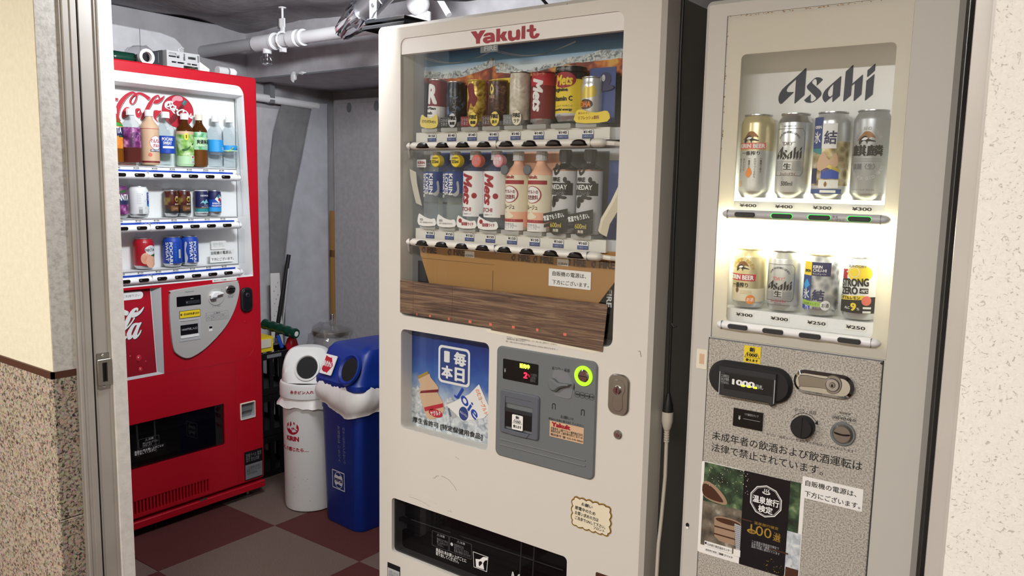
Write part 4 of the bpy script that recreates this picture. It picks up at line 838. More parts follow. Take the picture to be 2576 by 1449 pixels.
obj('advert_poster', q, YK, 'blue yoghurt drink poster with white and black lettering')
q = MB(); q.box(.0997, .4243, .006, .008, .6805, .976, 'glass'); obj('clear_pane', q, YK, 'clear poster pane')
# coin panel
q = MB(); q.plate(rrect(.4535, .7590, .6795, .9765, .016, 6), -.006, .002, 'panel_grey', bev=.003); pn = obj('coin_panel', q, YK, 'grey coin panel')
q = MB(); q.plate(rrect(.4770, .5885, .8915, .9450, .003), -.0075, -.005, 'slot_black'); q.text('販売中', .531, .5625, .9285, .941, -.0079, 'led_green', .05); q.text('2', .543, .556, .9035, .9195, -.0079, 'led_red', .05, .1); q.text('°c', .558, .563, .909, .916, -.0079, 'led_red', .02); q.text('¥', .481, .487, .909, .920, -.0079, 'lightgrey'); q.text('つり銭切れ\n入金可能\n紙幣中止', .565, .586, .897, .920, -.0079, 'panel_grey'); obj('display', q, pn, 'black display with green and red digits')
q = MB(); q.plate(rrect(.4715, .5960, .7465, .8635, .008), -.012, -.005, 'panel_blue_grey', holes=[rect(.489, .5765, .760, .847)], bev=.003); q.flat(rect(.489, .577, .76, .847), -.0045, 'slot_black'); q.box(.489, .5765, -.010, -.0046, .830, .847, 'panel_blue_grey'); q.box(.489, .5765, -.0135, -.0046, .808, .816, 'darkgrey'); q.box(.489, .5765, -.011, -.0046, .768, .808, 'shutter'); q.plate([(.495, .760), (.570, .760), (.560, .748), (.505, .748)], -.014, -.010, 'panel_blue_grey', bev=.001); obj('bill_slot', q, pn)
q = MB(); q.plate(rrect(.5145, .549, .7645, .804, .003), -.0142, -.0125, 'paper'); q.text('新', .526, .538, .794, .802, -.0146, 'ink', .03); q.flat([(.517, .781), (.522, .792), (.5415, .792), (.5465, .781)], -.0144, 'ink', [[(.5183, .7818), (.5228, .7912), (.5407, .7912), (.5452, .7818)]]); q.text('1000', .5225, .5415, .783, .790, -.0146, 'ink', .02); q.text('使えます', .519, .545, .769, .7775, -.0146, 'ink', .04); obj('banknote_sticker', q, pn, 'small white banknote sticker')
q = MB(); q.plate(smooth([(.633, .934), (.660, .941), (.676, .936), (.690, .915), (.689, .876), (.660, .872), (.634, .880)], 3), -.0072, -.004, 'midgrey', bev=.001); q.plate(smooth([(.624, .906), (.630, .917), (.642, .917), (.655, .910), (.686, .912), (.686, .908), (.660, .898), (.648, .888), (.632, .890)], 3), -.020, -.006, 'panel_grey', bev=.004); obj('return_lever', q, pn, 'grey coin return lever')
q = MB(); q.plate(ell(.7225, .9375, .0255, .0250, 36), -.009, -.004, 'led_ring', holes=[ell(.7225, .9375, .0165, .0165, 36)]); q.plate(ell(.7225, .9375, .0167, .0167, 28), -.012, -.004, 'chrome', bev=.004); q.box(.710, .735, -.0124, -.011, .9365, .9385, 'slot_black'); obj('coin_slot', q, pn, 'coin slot with a glowing green ring')
q = MB(); q.text('おつり・返却', .630, .682, .939, .948, -.0064, 'ink', .01)
for k, s in enumerate(('500', '100', '50', '10')):
    x = .7062+.0136*k; q.flat(ell(x, .8888, .0078), -.0064, 'ink', [ell(x, .8888, .0069)]); q.text(s, x-.0052, x+.0052, .8862, .8914, -.0066, 'ink', .02)
for x in (.6330, .7180): q.flat([(x, .838), (x, .8515), (x+.003, .8535), (x+.008, .8535), (x+.0105, .8515), (x+.0105, .838), (x+.0085, .838), (x+.0085, .851), (x+.002, .851), (x+.002, .838)], -.0064, 'ink')
obj('coin_legend', q, pn)
q = MB(); q.flat([(.695, .918), (.698, .907), (.6965, .894), (.694, .902), (.695, .906)], -.0064, 'ink'); q.text('お願い!!', .659, .697, .8195, .8275, -.0064, 'darkgrey', .01); q.text('商品は1本毎に取り出してください。', .6235, .7285, .8090, .8155, -.0064, 'darkgrey', .01); obj('panel_lettering', q, pn)
q = MB(); q.plate(rect(.628, .7282, .7670, .8075), -.0072, -.0058, 'beige'); q.text('Yakult', .6335, .6895, .794, .806, -.0076, 'yakult_red', .06); q.text('営業者名 上越ヤクルト販売株式会社\n連絡先住所 上越市新光町3丁目17-18', .6315, .726, .7785, .7925, -.0076, 'ink', .01); q.text('電話番号 ☎ 025-543-8860', .6315, .7265, .7695, .7762, -.0076, 'ink', .01); obj('contact_label', q, pn, 'pinkish contact label with red lettering')
q = MB()
for z in (.7265, .7120): q.plate(rrect(.4705, .7360, z-.0022, z+.0022, .002), -.008, -.005, 'panel_grey', bev=.001); q.flat(rect(.472, .735, z-.0004, z+.0014), -.0082, 'midgrey')
obj('panel_rib', q, pn)
q = MB(); q.plate(rrect(.7900, .8460, .8570, .9560, .020, 6), -.006, 0, 'steel', bev=.003); q.plate(smooth([(.818, .944), (.833, .938), (.837, .920), (.831, .905), (.832, .876), (.818, .866), (.804, .876), (.805, .905), (.799, .920), (.803, .938)], 3), -.007, -.005, 'steel', bev=.001); q.plate(ell(.8165, .9185, .0105), -.012, -.006, 'chrome', bev=.002); q.box(.8155, .8175, -.0125, -.0115, .913, .924, 'slot_black'); obj('lock', q, YK, 'oval steel lock plate')
q = MB(); q.plate(ell(.8193, .8090, .0112), -.005, 0, 'steel', bev=.002); q.plate(ell(.8193, .8090, .006), -.006, -.004, 'chrome', bev=.001); obj('key_lock', q, YK)
# delivery flap
q = MB(); q.flat(rect(.05, .70, .275, .47), .066, 'hole'); q.box(.0625, .6865, .045, .06, .286, .34, 'shutter'); q.box(.0625, .6865, .030, .045, .375, .385, 'darkgrey'); q.box(.07, .68, .050, .060, .385, .455, 'shutter'); obj('delivery_bin', q, YK, 'dark delivery compartment')
q = MB(); q.plate(rrect(.0635, .6855, .288, .457, .012), .010, .013, 'smoked', bev=.001); fl = obj('delivery_flap', q, YK, 'smoked clear delivery flap')
q = MB(); q.flat(rrect(.2175, .2815, .349, .3945, .003), .0095, 'greyink', [rrect(.2182, .2808, .3497, .3938, .003)]); q.flat(rrect(.2840, .3660, .350, .3955, .003), .0095, 'greyink', [rrect(.2847, .3653, .3507, .3948, .003)]); q.text('⚠注意', .236, .266, .3835, .391, .0093, 'lightgrey'); q.text('取出口より手を\n差し込まないで\nください。', .236, .278, .354, .378, .0093, 'midgrey'); q.text('⚠注意', .312, .342, .3845, .392, .0093, 'lightgrey'); q.text('商品取出口を\n倒さないでください\n転落の原因となります', .302, .362, .354, .380, .0093, 'midgrey'); q.flat(ell(.293, .374, .005), .0093, 'dimwhite')
q.text('商品は1本お買い上げごとに\n取り出してください。', .233, .348, .3235, .346, .0093, 'white', .012); obj('flap_lettering', q, fl)
q = MB(); q.flat([(.371, .376), (.3745, .331), (.4215, .331), (.4255, .376)], .0095, 'white', [[(.3725, .3745), (.3758, .3325), (.4200, .3325), (.4238, .3745)]]); q.flat([(.3835, .334), (.381, .357), (.396, .360), (.408, .371), (.4235, .374), (.4230, .366), (.414, .362), (.408, .352), (.412, .335)], .0092, 'white'); q.flat(smooth([(.393, .352), (.401, .356), (.405, .352), (.400, .345), (.394, .340)]), .0089, 'shutter'); obj('hand_pictogram', q, fl, 'white pictogram of a hand taking a can')
q = MB(); q.box(.288, .320, .0096, .0099, .350, .456, 'smoked'); q.tube([(.530, .02, .456), (.524, .02, .30)], .002, 'lightgrey', 6); q.tube([(.572, .02, .456), (.566, .02, .30)], .002, 'lightgrey', 6); q.tube([(.12, .025, .395), (.66, .025, .405)], .0015, 'lightgrey', 6); obj('flap_lines', q, fl)  # smoked strip on the flap, thin pale rods behind it
q = MB(); q.text('Mr', .50, .55, .318, .36, .0093, 'dimwhite', 0, .3); obj('reflected_scribble', q, fl)  # letters of a reflection, painted onto the flap
q = MB(); q.plate(rect(.0455, .0985, .170, .248), -.0012, 0, 'shutter'); q.flat(rect(.0475, .0965, .172, .232), -.0015, 'lightgrey'); q.text('お問い合せ先\n登録番号', .052, .092, .205, .226, -.0018, 'greyink'); obj('rating_label', q, YK)
q = MB(); q.plate(rrect(.7725, .85, .36, .447, .003), -.002, 0, 'brown'); obj('coin_return', q, YK)
# hand written note in a scalloped gold border
sc_ = []
base = rrect(.700, .806, .5505, .6225, .012, 3)
def scallop(poly, amp, n):
    o = []; m_ = len(poly); per = [0]
    for i in range(m_): per.append(per[-1]+(Vector(poly[(i+1) % m_])-Vector(poly[i])).length)
    tot = per[-1]; cx0 = sum(p[0] for p in poly)/m_; cz0 = sum(p[1] for p in poly)/m_
    for k in range(n*8):
        s = tot*k/(n*8); i = max(j for j in range(m_) if per[j] <= s); t_ = (s-per[i])/max(1e-9, per[i+1]-per[i])
        p = Vector(poly[i]).lerp(Vector(poly[(i+1) % m_]), t_); dr_ = (p-Vector((cx0, cz0))).normalized()
        p += dr_*amp*abs(math.sin(math.pi*k/8)); o.append(tuple(p))
    return o
so = scallop(base, .004, 18)
q = MB(); q.plate(inset(so, -.002), -.0012, 0, 'gold', side_mat='brown'); q.flat(so, -.0015, 'brown'); q.flat(inset(so, .0016), -.0018, 'cream')
for s, x0, x1, z0, z1 in (('お願い', .725, .757, .6065, .6155), ('節電中のため', .707, .766, .592, .602), ('お買い求めの方は', .707, .775, .5785, .5885), ('ご自身でONして下さい。', .708, .795, .5655, .575), ('フロント', .762, .793, .556, .563)): q.text(s, x0, x1, z0, z1, -.0022, 'ink', .02, .08, rot=-2)
obj('handwritten_note', q, YK, 'handwritten note in a scalloped gold border')
# scratches
q = MB()
def stroke(q, pts, y, m, r=.0005): q.tube([(x, y, z) for x, z in pts], r, m, 4)
stroke(q, [(.2288, .5578), (.236, .560), (.241, .567), (.2496, .569)], -.0002, 'greyink'); stroke(q, [(.260, .571), (.2703, .571), (.285, .568), (.295, .5625), (.308, .553), (.3175, .5424)], -.0002, 'greyink')
stroke(q, [(.1364, .4784), (.155, .4785), (.1737, .478), (.20, .474), (.2169, .4693)], -.0002, 'midgrey', .0004); stroke(q, [(.13, .484), (.17, .490), (.21, .488), (.2463, .4842)], -.0002, 'lightgrey', .0004); stroke(q, [(.284, .475), (.30, .4745), (.294, .481)], -.0002, 'midgrey', .0004)
stroke(q, [(.864, 1.018), (.869, 1.018), (.871, 1.010), (.872, 1.005)], -.0002, 'brown', .0006); stroke(q, [(.640, 1.832-.012), (.642, 1.822)], -.0002, 'brown', .0006); stroke(q, [(.06, .53), (.075, .525)], -.0002, 'lightgrey', .0004); stroke(q, [(.31, .64), (.325, .635)], -.0002, 'midgrey', .0005)
obj('scuff_marks', q, YK, 'thin scuffs and scratches', kind='stuff')
# ------------------------------------------------------------------ dummies, upper row
g4 = 'dummy cans in the upper row of the ivory machine'; ZB = 1.5475; DD = .056
X1 = [.1800, .2525, .3250, .3975, .4680, .5405, .6240, .6900]
def slim(k, name, label, r, h, bands, e, lid='alu', z=ZB, card=None, tilt=0, dx=0, foot=None):
    t_ = thing(name, label, 'can', group=g4); place(t_, YK, X1[k]+dx, DD-(.003 if r > .035 else 0), z, 0, tilt)
    obj('body', can_mb(r, h, bands, lid, neck=.93), t_); obj('label_print', e, t_)
    if card: c_ = MB(); c_.plate(rect(-.031, .031, .0, card[1]), .030, .031, card[0]); obj('backing_card', c_, t_)
    if foot: f_ = MB(); foot(f_); obj('foot_card', f_, t_)
r = .0262; LL = r+.0006
def fcard(col, ring, s2):
    def f(q):
        q.plate(rect(-.030, .028, 0, .026), -.031, -.030, col)
        q.plate(ell(.014, .017, .0145, .0185, 24), -.0325, -.0312, ring); q.text('FIRE', .002, .026, .018, .029, -.0329, 'ink', .05); q.text(s2, .005, .023, .005, .014, -.0329, 'ink', .03)
        q.text('コクの\nうまさ', -.028, -.004, .004, .022, -.0313, 'lightgrey')
    return f
e = MB(); e.wtext('R', LL, -.013, .019, .062, .117, 'white', bold=.06); e.wpoly(rect(-.028, .028, .018, .056), LL-.0003, 'white'); e.wtext('gh·Man', LL, -.026, .016, .045, .055, 'ink', bold=.05); e.wtext('Fresh', LL, -.022, .006, .034, .043, 'ink', bold=.05); e.wtext('エナジー\nドリンク', LL, -.020, .008, .020, .031, 'greyink')
def foot1(q): q.plate(smooth([(-.029, .0), (.029, .0), (.029, .034), (.018, .030), (.004, .024), (-.014, .027), (-.029, .032)], 3), -.031, -.030, 'fire_gold'); q.text('ラフマンリフレッシュ', -.026, .026, .010, .019, -.0314, 'ink', .03)
slim(0, 'dummy_can', 'tall red and silver dummy can with a large white R', r, .130, [(.45, 'white'), (.93, 'dark_red'), (1, 'dark_red')], e, card=('pink', .128), foot=foot1, tilt=.05, z=ZB+.002)
e = MB(); e.wtext('BLACK', LL, .008, .018, .030, .085, 'midgrey', bold=.02, rot=90)
slim(1, 'dummy_can', 'tall black dummy coffee can with a blue flame', r, .122, [(1, 'flame_black')], e, lid='alu', foot=fcard('shutter', 'alu_bright', '無糖'))
e = MB(); e.wpoly(smooth([(-.016, .045), (-.006, .075), (-.012, .105), (.006, .112), (.012, .085), (.020, .072), (.010, .050), (.0, .062), (-.008, .04)]), LL, 'dark_red')
slim(2, 'dummy_can', 'tall gold dummy coffee can with a red flame', r, .122, [(1, 'flame_gold')], e, lid='fire_gold', card=('pink', .120), foot=fcard('dark_red', 'fire_gold', '微糖'))
e = MB(); e.wpoly(smooth([(-.004, .080), (-.008, .094), (-.002, .108), (.005, .094), (.002, .084)]), LL, 'fire_gold', [smooth([(-.002, .088), (-.004, .095), (-.001, .101), (.002, .094)])]); e.wtext('FIRE', LL, -.010, .008, .070, .078, 'beige', bold=.02)
slim(3, 'dummy_can', 'tall brown dummy coffee can with a small gold flame', r, .118, [(1, 'flame_brown')], e, lid='gold', card=('yellow', .128), foot=fcard('brown', 'fire_gold', '直火'))
e = MB(); e.wpoly(smooth([(-.012, .10), (-.006, .120), (.006, .105), (.014, .085), (.004, .07), (-.006, .08)]), LL, 'beige')
slim(4, 'dummy_can', 'tall pale cream dummy coffee can', .027, .134, [(1, 'flame_white')], e, lid='alu', foot=fcard('panel_grey', 'cream', 'ラテ'))
e = MB(); e.wtext('Mets', .0316, -.012, .018, .030, .112, 'white', bold=.05, shear=.25, rot=-90); e.wtext('ポップにコーラ!', .0316, -.030, .022, .118, .126, 'peach', bold=.02); e.wtext('特保コーラ', .0316, -.026, .004, .004, .012, 'lightgrey')
slim(5, 'dummy_can', 'red dummy cola can with white upright lettering', .031, .128, [(.85, 'dark_red'), (1, 'print_red')], e, lid='dark_red')
e = MB(); e.wpoly(ell(.002, .098, .032, .019, 28), .0374, 'yakult_red'); e.wtext('Mets', .0378, -.022, .026, .085, .110, 'yellow', bold=.04, shear=.2); e.wtext('Arginine', .0376, -.032, .014, .068, .080, 'ink', bold=.04); e.wtext('Vitamin C', .0376, -.032, .026, .048, .060, 'ink', bold=.04); e.wtext('キリン メッツ アルギニンV', .0376, -.032, .026, .034, .039, 'ink'); e.wtext('powerful energy', .0376, -.034, .026, .023, .031, 'ink', bold=.05); e.wtext('指定医薬', .0376, -.018, -.004, .012, .016, 'greyink')
e.lathe([(.0378, .118), (.0388, .118), (.0388, .130), (.0378, .130)], 'shutter', n=28); e.wtext('キリン天然水使用', .0391, -.020, .018, .121, .127, 'lightgrey', bold=.02)
slim(6, 'dummy_can', 'wide yellow vitamin drink dummy can with a black collar', .0368, .131, [(.06, 'dimwhite'), (.88, 'yellow'), (1, 'shutter')], e, lid='alu', z=ZB+.004)
e = MB(); e.wtext('DHA', .0276, -.018, .012, .036, .050, 'orange', bold=.04); e.wpoly(ell(-.003, .043, .020, .012, 20), .0274, 'brown'); e.wpoly(smooth([(-.020, .06), (-.004, .085), (.004, .082), (.020, .086), (.024, .064), (.004, .058)]), .0274, 'fire_gold'); e.wtext('飲む筋力', .0276, -.016, .014, .090, .096, 'lightgrey')
def foot8(q):
    q.plate(rect(-.010, .062, .0, .130), .002, .004, 'tag_blue'); q.plate(ell(.034, .102, .016, .017, 24), .0005, .002, 'navy'); q.flat(ell(.03, .105, .005, .008, 14), -.0005, 'dimwhite'); q.plate(ell(.030, .082, .030, .008, 24), -.003, .002, 'navy')
    q.plate(smooth([(-.024, 0), (.062, 0), (.062, .024), (.034, .022), (.012, .024), (-.010, .030), (-.024, .026)], 3), -.032, -.031, 'yellow'); q.text('飲みやすい', -.018, .014, .019, .024, -.0324, 'dark_red'); q.text('リフレッシュ飲料', -.018, .040, .006, .015, -.0324, 'dark_red', .02)
slim(7, 'dummy_can', 'silver dummy can before a blue card, yellow foot label, at the right end', .0268, .108, [(1, 'can_silver')], e, foot=foot8, dx=-.006)
# lower row
g5 = 'dummy bottles in the lower row of the ivory machine'; Z2 = 1.2785
def big(k, label, mb, e, foot=None, x=None):
    t_ = thing('dummy_bottle', label, 'bottle', group=g5); place(t_, YK, .1790+.0723*k if x is None else x, .056, Z2)
    obj('body', mb, t_); obj('label_print', e, t_)
    if foot: f_ = MB(); foot(f_); obj('foot_card', f_, t_)
def wave_card(q, txt, dot):
    q.plate(smooth([(-.031, 0), (.030, 0), (.030, .019), (.014, .018), (-.006, .022), (-.020, .028), (-.031, .030)], 3), -.0355, -.0345, 'paper')
    if dot: q.flat(ell(-.022, .018, .006), -.0359, 'yakult_red'); q.text(txt, -.018, .024, .005, .015, -.0359, 'yakult_red', .03)
    else: q.text('555', -.026, -.014, .012, .018, -.0359, 'ink', .02); q.text(txt, -.026, .022, .005, .010, -.0359, 'ink', .01)
for k, nm in ((0, 'left'), (1, 'right')):
    e = MB(); Lr = .0346
    for s, x0, z0, z1 in (('KIRIN', .012, .086, .144), ('LOVES', -.0015, .086, .144), ('SPORTS', -.0150, .078, .144)): e.wtext(s, Lr, x0, x0+.0115, z0, z1, 'white', bold=.03, rot=-90, ang=-10)
    e.wpoly(smooth([(.008, .096), (.020, .090), (.030, .100), (.028, .120), (.034, .122), (.036, .092), (.024, .082)]), Lr, 'lightgrey')
    e.cyl((.026, .178), .0165, -.031, -.012, 'yellow', 24, .002); e.text('自販機限定', .015, .037, .184, .188, -.0314, 'ink', .01); e.text('555ml', .014, .038, .172, .181, -.0314, 'ink', .03)
    big(k, f'clear sports bottle with blue upright lettering and round yellow tag, {nm} of the pair', bottle_mb(.0340, .205, [(.36, 'pet_side', .97), (.40, 'pet', 1), (.58, 'pet_side', .97), (.61, 'tag_blue', 1), (.98, 'tag_blue', 1), (1, 'pet', 1)], cap='dimwhite', shoulder=.26), e, lambda q: wave_card(q, 'スポーツのためのアクアサプリ', 0))
for k, nm in ((2, 'left'), (3, 'right')):
    e = MB(); Lr = .0336
    e.wpoly(rect(-.028, .034, .030, .150), Lr-.0003, 'white'); e.wtext('Mets', Lr, -.024, .012, .064, .146, 'yakult_red', bold=.05, shear=.25, rot=-72) if False else e.wtext('Mets', Lr, -.020, .014, .062, .146, 'yakult_red', bold=.045, shear=.3, rot=-90)
    e.wpoly(ell(.020, .086, .0075), Lr, 'yakult_red'); e.wtext('LITCHI', Lr, -.030, .012, .044, .055, 'yakult_red', bold=.03); e.wtext('無糖炭酸ライチ', Lr, -.014, .012, .035, .039, 'greyink')
    if nm == 'left': e.cyl((.026, .178), .0165, -.031, -.012, 'peachred', 24, .002); e.text('自販機\n限定!', .014, .038, .168, .188, -.0314, 'pink', .02)
    else: e.cyl((.026, .178), .0165, -.031, -.012, 'pink', 24, .002); e.text('自販機\n限定!', .014, .038, .168, .188, -.0314, 'white', .02)
    big(k, f'white labelled lychee soda bottle with slanted red lettering, {nm} of the pair', bottle_mb(.0330, .205, [(.20, 'pet_side', 1), (.97, 'white', 1), (1, 'pet', 1)], cap='dimwhite', shoulder=.24), e, lambda q: wave_card(q, '強炭酸ライチ', 1))
for k, nm in ((4, 'left'), (5, 'right')):
    e = MB(); Lr = .0338
    e.wtext('Yakult', Lr, -.026, .010, .133, .142, 'yakult_red', bold=.04); e.wpoly(rect(-.036, .036, .119, .129), Lr, 'yakult_red'); e.wpoly(ell(-.004, .093, .026, .022, 26), Lr, 'yakult_red', [ell(-.005, .093, .0235, .0205, 26)]); e.wpoly(ell(-.005, .093, .0235, .0205, 26), Lr-.0002, 'paper'); e.wtext('ヤクルトの', Lr, -.025, .013, .095, .105, 'dark_red', bold=.03); e.wtext('乳性飲料', Lr, -.022, .013, .080, .092, 'dark_red', bold=.03); e.wtext('ミルージュ', Lr, -.030, .012, .055, .067, 'ink', bold=.02)
    e.wpoly(smooth([(-.026, .032), (-.022, .050), (-.014, .044), (-.008, .054), (.002, .044), (.010, .038), (.002, .032)]), Lr, 'cream'); e.wpoly(rect(-.036, .036, .022, .029), Lr, 'yakult_red'); e.wtext('甘さすっきり', Lr, -.026, .014, .024, .0275, 'pink'); e.wpoly(rect(-.036, .036, .0, .021), Lr-.0002, 'paper'); e.wtext('特定栄養食品\nさわやか 自然な\nおいしさです', Lr, -.028, .020, .004, .019, 'greyink'); e.cyl((-.022, .155), .013, -.034, -.030, 'panel_blue_grey', 20, .002)
    big(k, f'pink fermented milk bottle with red bands, {nm} of the pair', bottle_mb(.0332, .203, [(.30, 'peach', 1), (1, 'cream', 1)], cap='dimwhite', neck='peach', shoulder=.30, foot='cream'), e)
for k, nm in ((6, 'left'), (7, 'right')):
    e = MB(); Lr = .0326
    v_, f_ = tess(smooth([(-.008, .142), (-.015, .150), (-.012, .160), (-.004, .172), (.004, .162), (.003, .150)]), [smooth([(-.006, .150), (-.009, .156), (-.004, .162), (-.001, .155)])]); e.geo2d(v_, f_, wrap(Lr), 'ink', .004)
    e.wtext('FIRE', Lr, -.020, .006, .127, .138, 'ink', bold=.06); e.wpoly(rect(-.036, .040, .094, .124), Lr-.0003, 'shutter'); e.wtext('ONEDAY', Lr, -.034, .024, .108, .120, 'white', bold=.02); e.wtext('Black', Lr, -.022, .020, .094, .105, 'greyink', shear=.3)
    for x, z, a, b_ in ((.018, .132, .005, .007), (.026, .125, .007, .005), (-.010, .085, .010, .007), (.004, .090, .010, .005), (.016, .088, .008, .004), (-.014, .075, .009, .012), (-.002, .082, .006, .005)): e.wpoly(ell(x, z, a, b_, 14), Lr+.0002, 'shutter')
    def foot7(q):
        q.plate([(-.036, .020), (.033, .036), (.033, .004), (.010, 0), (-.014, 0), (-.014, .016), (-.036, .012)][::-1], -.0365, -.0355, 'shutter'); q.plate([(-.038, .023), (-.038, .047), (.033, .062), (.033, .038)], -.0372, -.036, 'shutter'); q.text('常温でもうまい。', -.037, .024, .034, .048, -.0376, 'white', .03, rot=12); q.plate(ell(.0, .014, .019, .019, 26), -.0375, -.0365, 'shutter'); q.text('600ml', -.016, .016, .014, .026, -.0379, 'fire_gold', .01); q.text('無糖', -.008, .008, .003, .011, -.0379, 'cream', .01)
    big(k, f'silver and black coffee bottle with a slanted black banner, {nm} of the pair', bottle_mb(.0318, .206, [(.36, 'dimwhite', 1), (.80, 'dimwhite', 1), (.98, 'dimwhite', 1), (1, 'bronze', 1)], cap='shutter', neck='shutter', shoulder=.24, foot='dimwhite', cap_r=.0155, cap_h=.026), e, foot7)

# ================================================================== BEER MACHINE (faces -y)
AS = thing('vending_machine', 'narrow grey beer vending machine with a lit display, at the right', 'vending machine', (-.70, 1.60, 0))
W = .473
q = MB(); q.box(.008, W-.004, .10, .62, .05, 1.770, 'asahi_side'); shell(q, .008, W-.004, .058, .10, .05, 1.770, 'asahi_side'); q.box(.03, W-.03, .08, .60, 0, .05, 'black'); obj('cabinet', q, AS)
fz = rect(.0475, .3935, 1.083, 1.742)
q = MB(); q.plate(rrect(0, W, .045, 1.776, .012), 0, .048, 'asahi_body', holes=[rect(.0475, .3935, 1.0835, 1.742)], bev=.009); obj('door', q, AS)
q = MB(); q.box(W-.008, W+.001, .0485, .058, .05, 1.77, 'alu'); shell(q, .004, W-.010, .050, .060, .05, 1.77, 'rubber', .012); obj('door_gasket', q, AS)
m = mat('fascia', '#e9e6da', .4); n_, l_, b_ = nodes(m)
tl = n_.new('ShaderNodeBsdfTranslucent'); tl.inputs[0].default_value = lin('#fff6d8'); mx = n_.new('ShaderNodeMixShader'); mx.inputs[0].default_value = .38
l_.new(b_.outputs[0], mx.inputs[1]); l_.new(tl.outputs[0], mx.inputs[2]); l_.new(mx.outputs[0], n_['Material Output'].inputs[0])
up = rrect(.0810, .3690, 1.353, 1.6640, .010, 5); lo = rrect(.0785, .3660, 1.121, 1.3270, .010, 5)
q = MB(); q.plate(rect(.0480, .3930, 1.0840, 1.7415), .0010, .0040, 'fascia', holes=[up, lo]); q.box(.0475, .0485, -.0003, .004, 1.084, 1.742, 'greyink'); obj('fascia', q, AS, 'translucent white display fascia')
q = MB()
for s in range(40):
    random.seed(s); x = random.uniform(.05, .39); q.flat(ell(x, 1.741-random.uniform(0, .0025), random.uniform(.0006, .002), .0007, 8), -.0003, 'bronze')
for s in range(26):
    random.seed(100+s); q.flat(ell(.049+random.uniform(0, .002), random.uniform(1.45, 1.74), .0006, random.uniform(.0006, .002), 8), -.0003, 'bronze')
obj('rust_marks', q, AS, kind='stuff')
q = MB(); D = .096
for x in (.0490, .3920): q.add([(x, .005, 1.10), (x, D, 1.10), (x, D, 1.74), (x, .005, 1.74)], [(0, 1, 2, 3)], 'white')
for z in (1.105, 1.735): q.add([(.049, .005, z), (.392, .005, z), (.392, D, z), (.049, D, z)], [(0, 1, 2, 3)], 'white')
q.flat(rect(.049, .392, 1.10, 1.74), D, 'white'); obj('display_box', q, AS)
ASAHI=[ [(1820,16425),(1828,16406),(1821,15887),(1639,15728),(1626,15731),(1630,16214),(1547,16139),(1480,16074),(1451,16014),(1455,15983),(1483,15964),(1607,15960),(1373,15736),(1342,15730),(1311,15758),(1292,15812),(1292,15882),(1314,15956),(1363,16032),(1439,16102),(1627,16260),(1803,16420)], [(2165,16171),(2050,16059),(2049,16136),(2039,16179),(2015,16196),(1990,16191),(1958,16154),(1955,16133),(1970,16106),(2119,15974),(2147,15939),(2158,15900),(2152,15866),(2120,15829),(2064,15776),(2007,15740),(1939,15726),(1869,15738),(1828,15770),(1820,15788),(1947,15902),(1949,15773),(1959,15755),(1989,15752),(2030,15774),(2054,15803),(2053,15824),(2025,15855),(1887,15991),(1859,16027),(1855,16061),(1868,16086),(1921,16139),(1985,16199),(2026,16224),(2068,16228),(2120,16215),(2155,16189)], [(2519,16221),(2516,15840),(2388,15722),(2377,15728),(2374,15837),(2249,15727),(2233,15728),(2201,15762),(2180,15814),(2180,15865),(2198,15923),(2237,15981),(2315,16053),(2503,16218)], [(2376,16075),(2318,16010),(2285,15944),(2280,15894),(2294,15851),(2318,15833),(2339,15833),(2374,15864)], [(2728,16428),(2733,16411),(2735,16062),(2914,16225),(2925,16216),(2921,15845),(2797,15726),(2781,15729),(2781,16068),(2730,16021),(2725,15838),(2598,15724),(2585,15732),(2595,16304)], [(3137,16423),(3139,16407),(3135,16285),(3013,16174),(2999,16179),(3000,16302)], [(3132,16224),(3135,16211),(3128,15835),(3002,15725),(2991,15730),(2994,16105)],]

q = MB()
for p in (0, 1, 2, 4, 5, 6): q.flat(cv(ASAHI[p]), .0950, 'asahi_navy', [cv(ASAHI[3])] if p == 2 else [])
obj('logo_lettering', q, AS, 'dark navy slanted company lettering')
# two shelves, price rails, selection bars
for r, (zc, z0, z1, pr, xs) in enumerate(((1.3447, 1.3535, 1.3710, ('400', '400', '300', '300'), (.1017, .1758, .2505, .3241)), (1.1135, 1.1215, 1.1455, ('300', '300', '250', '250'), (.1072, .1809, .2549, .3288)))):
    br = obj('selection_bar', hbar(.0600, .3825, zc, .0088, -.013, .010, 'bar_grey' if r == 0 else 'bar_white'), AS, ['upper grey', 'lower pale'][r]+' selection bar')
    q = MB()
    for s in (.0735, .3665): q.box(s, s+.0006, -.0133, -.002, zc-.0088, zc+.0088, 'midgrey')
    obj('joint_line', q, br)
    for k in range(4):
        x = ((.1112, .1857, .2575, .3302), (.1097, .1826, .2554, .3284))[r][k]
        q = MB(); lit = r == 0 and k > 0
        q.plate(rrect(x-.0212, x+.0212, zc-.0050, zc+.0050, .0046, 5), -.0150, -.006, 'button_green' if lit else 'midgrey', bev=.0008)
        q.plate(rrect(x-.0204+(.0008 if lit else 0), x+.0209, zc-.0048, zc+.0042, .0040, 5), -.0162, -.014, 'darkgrey', bev=.001); obj('selection_button', q, br)
    if r == 0: q = MB(); q.text('冷え\nしばらく', .281, .304, zc-.006, zc+.005, -.0136, 'greyink'); obj('worn_sticker', q, br)
    q = MB(); q.box(.0500, .391, .0300, .072, z0-.004, z1, 'bar_grey' if r == 0 else 'bar_white'); obj('price_rail', q, AS, 'price rail')
    for k in range(4):
        x = xs[k]; zm = (z0+z1)/2
        q = MB(); q.plate(rrect(x-.020, x+.020, zm-.0062, zm+.0062, .001), .0288, .030, 'bar_grey' if r == 0 else 'paper'); q.text('¥'+pr[k], x-.0178, x+.0178, zm-.0032, zm+.0036, .0284, 'ink', .03); obj('price_tag', q, AS)
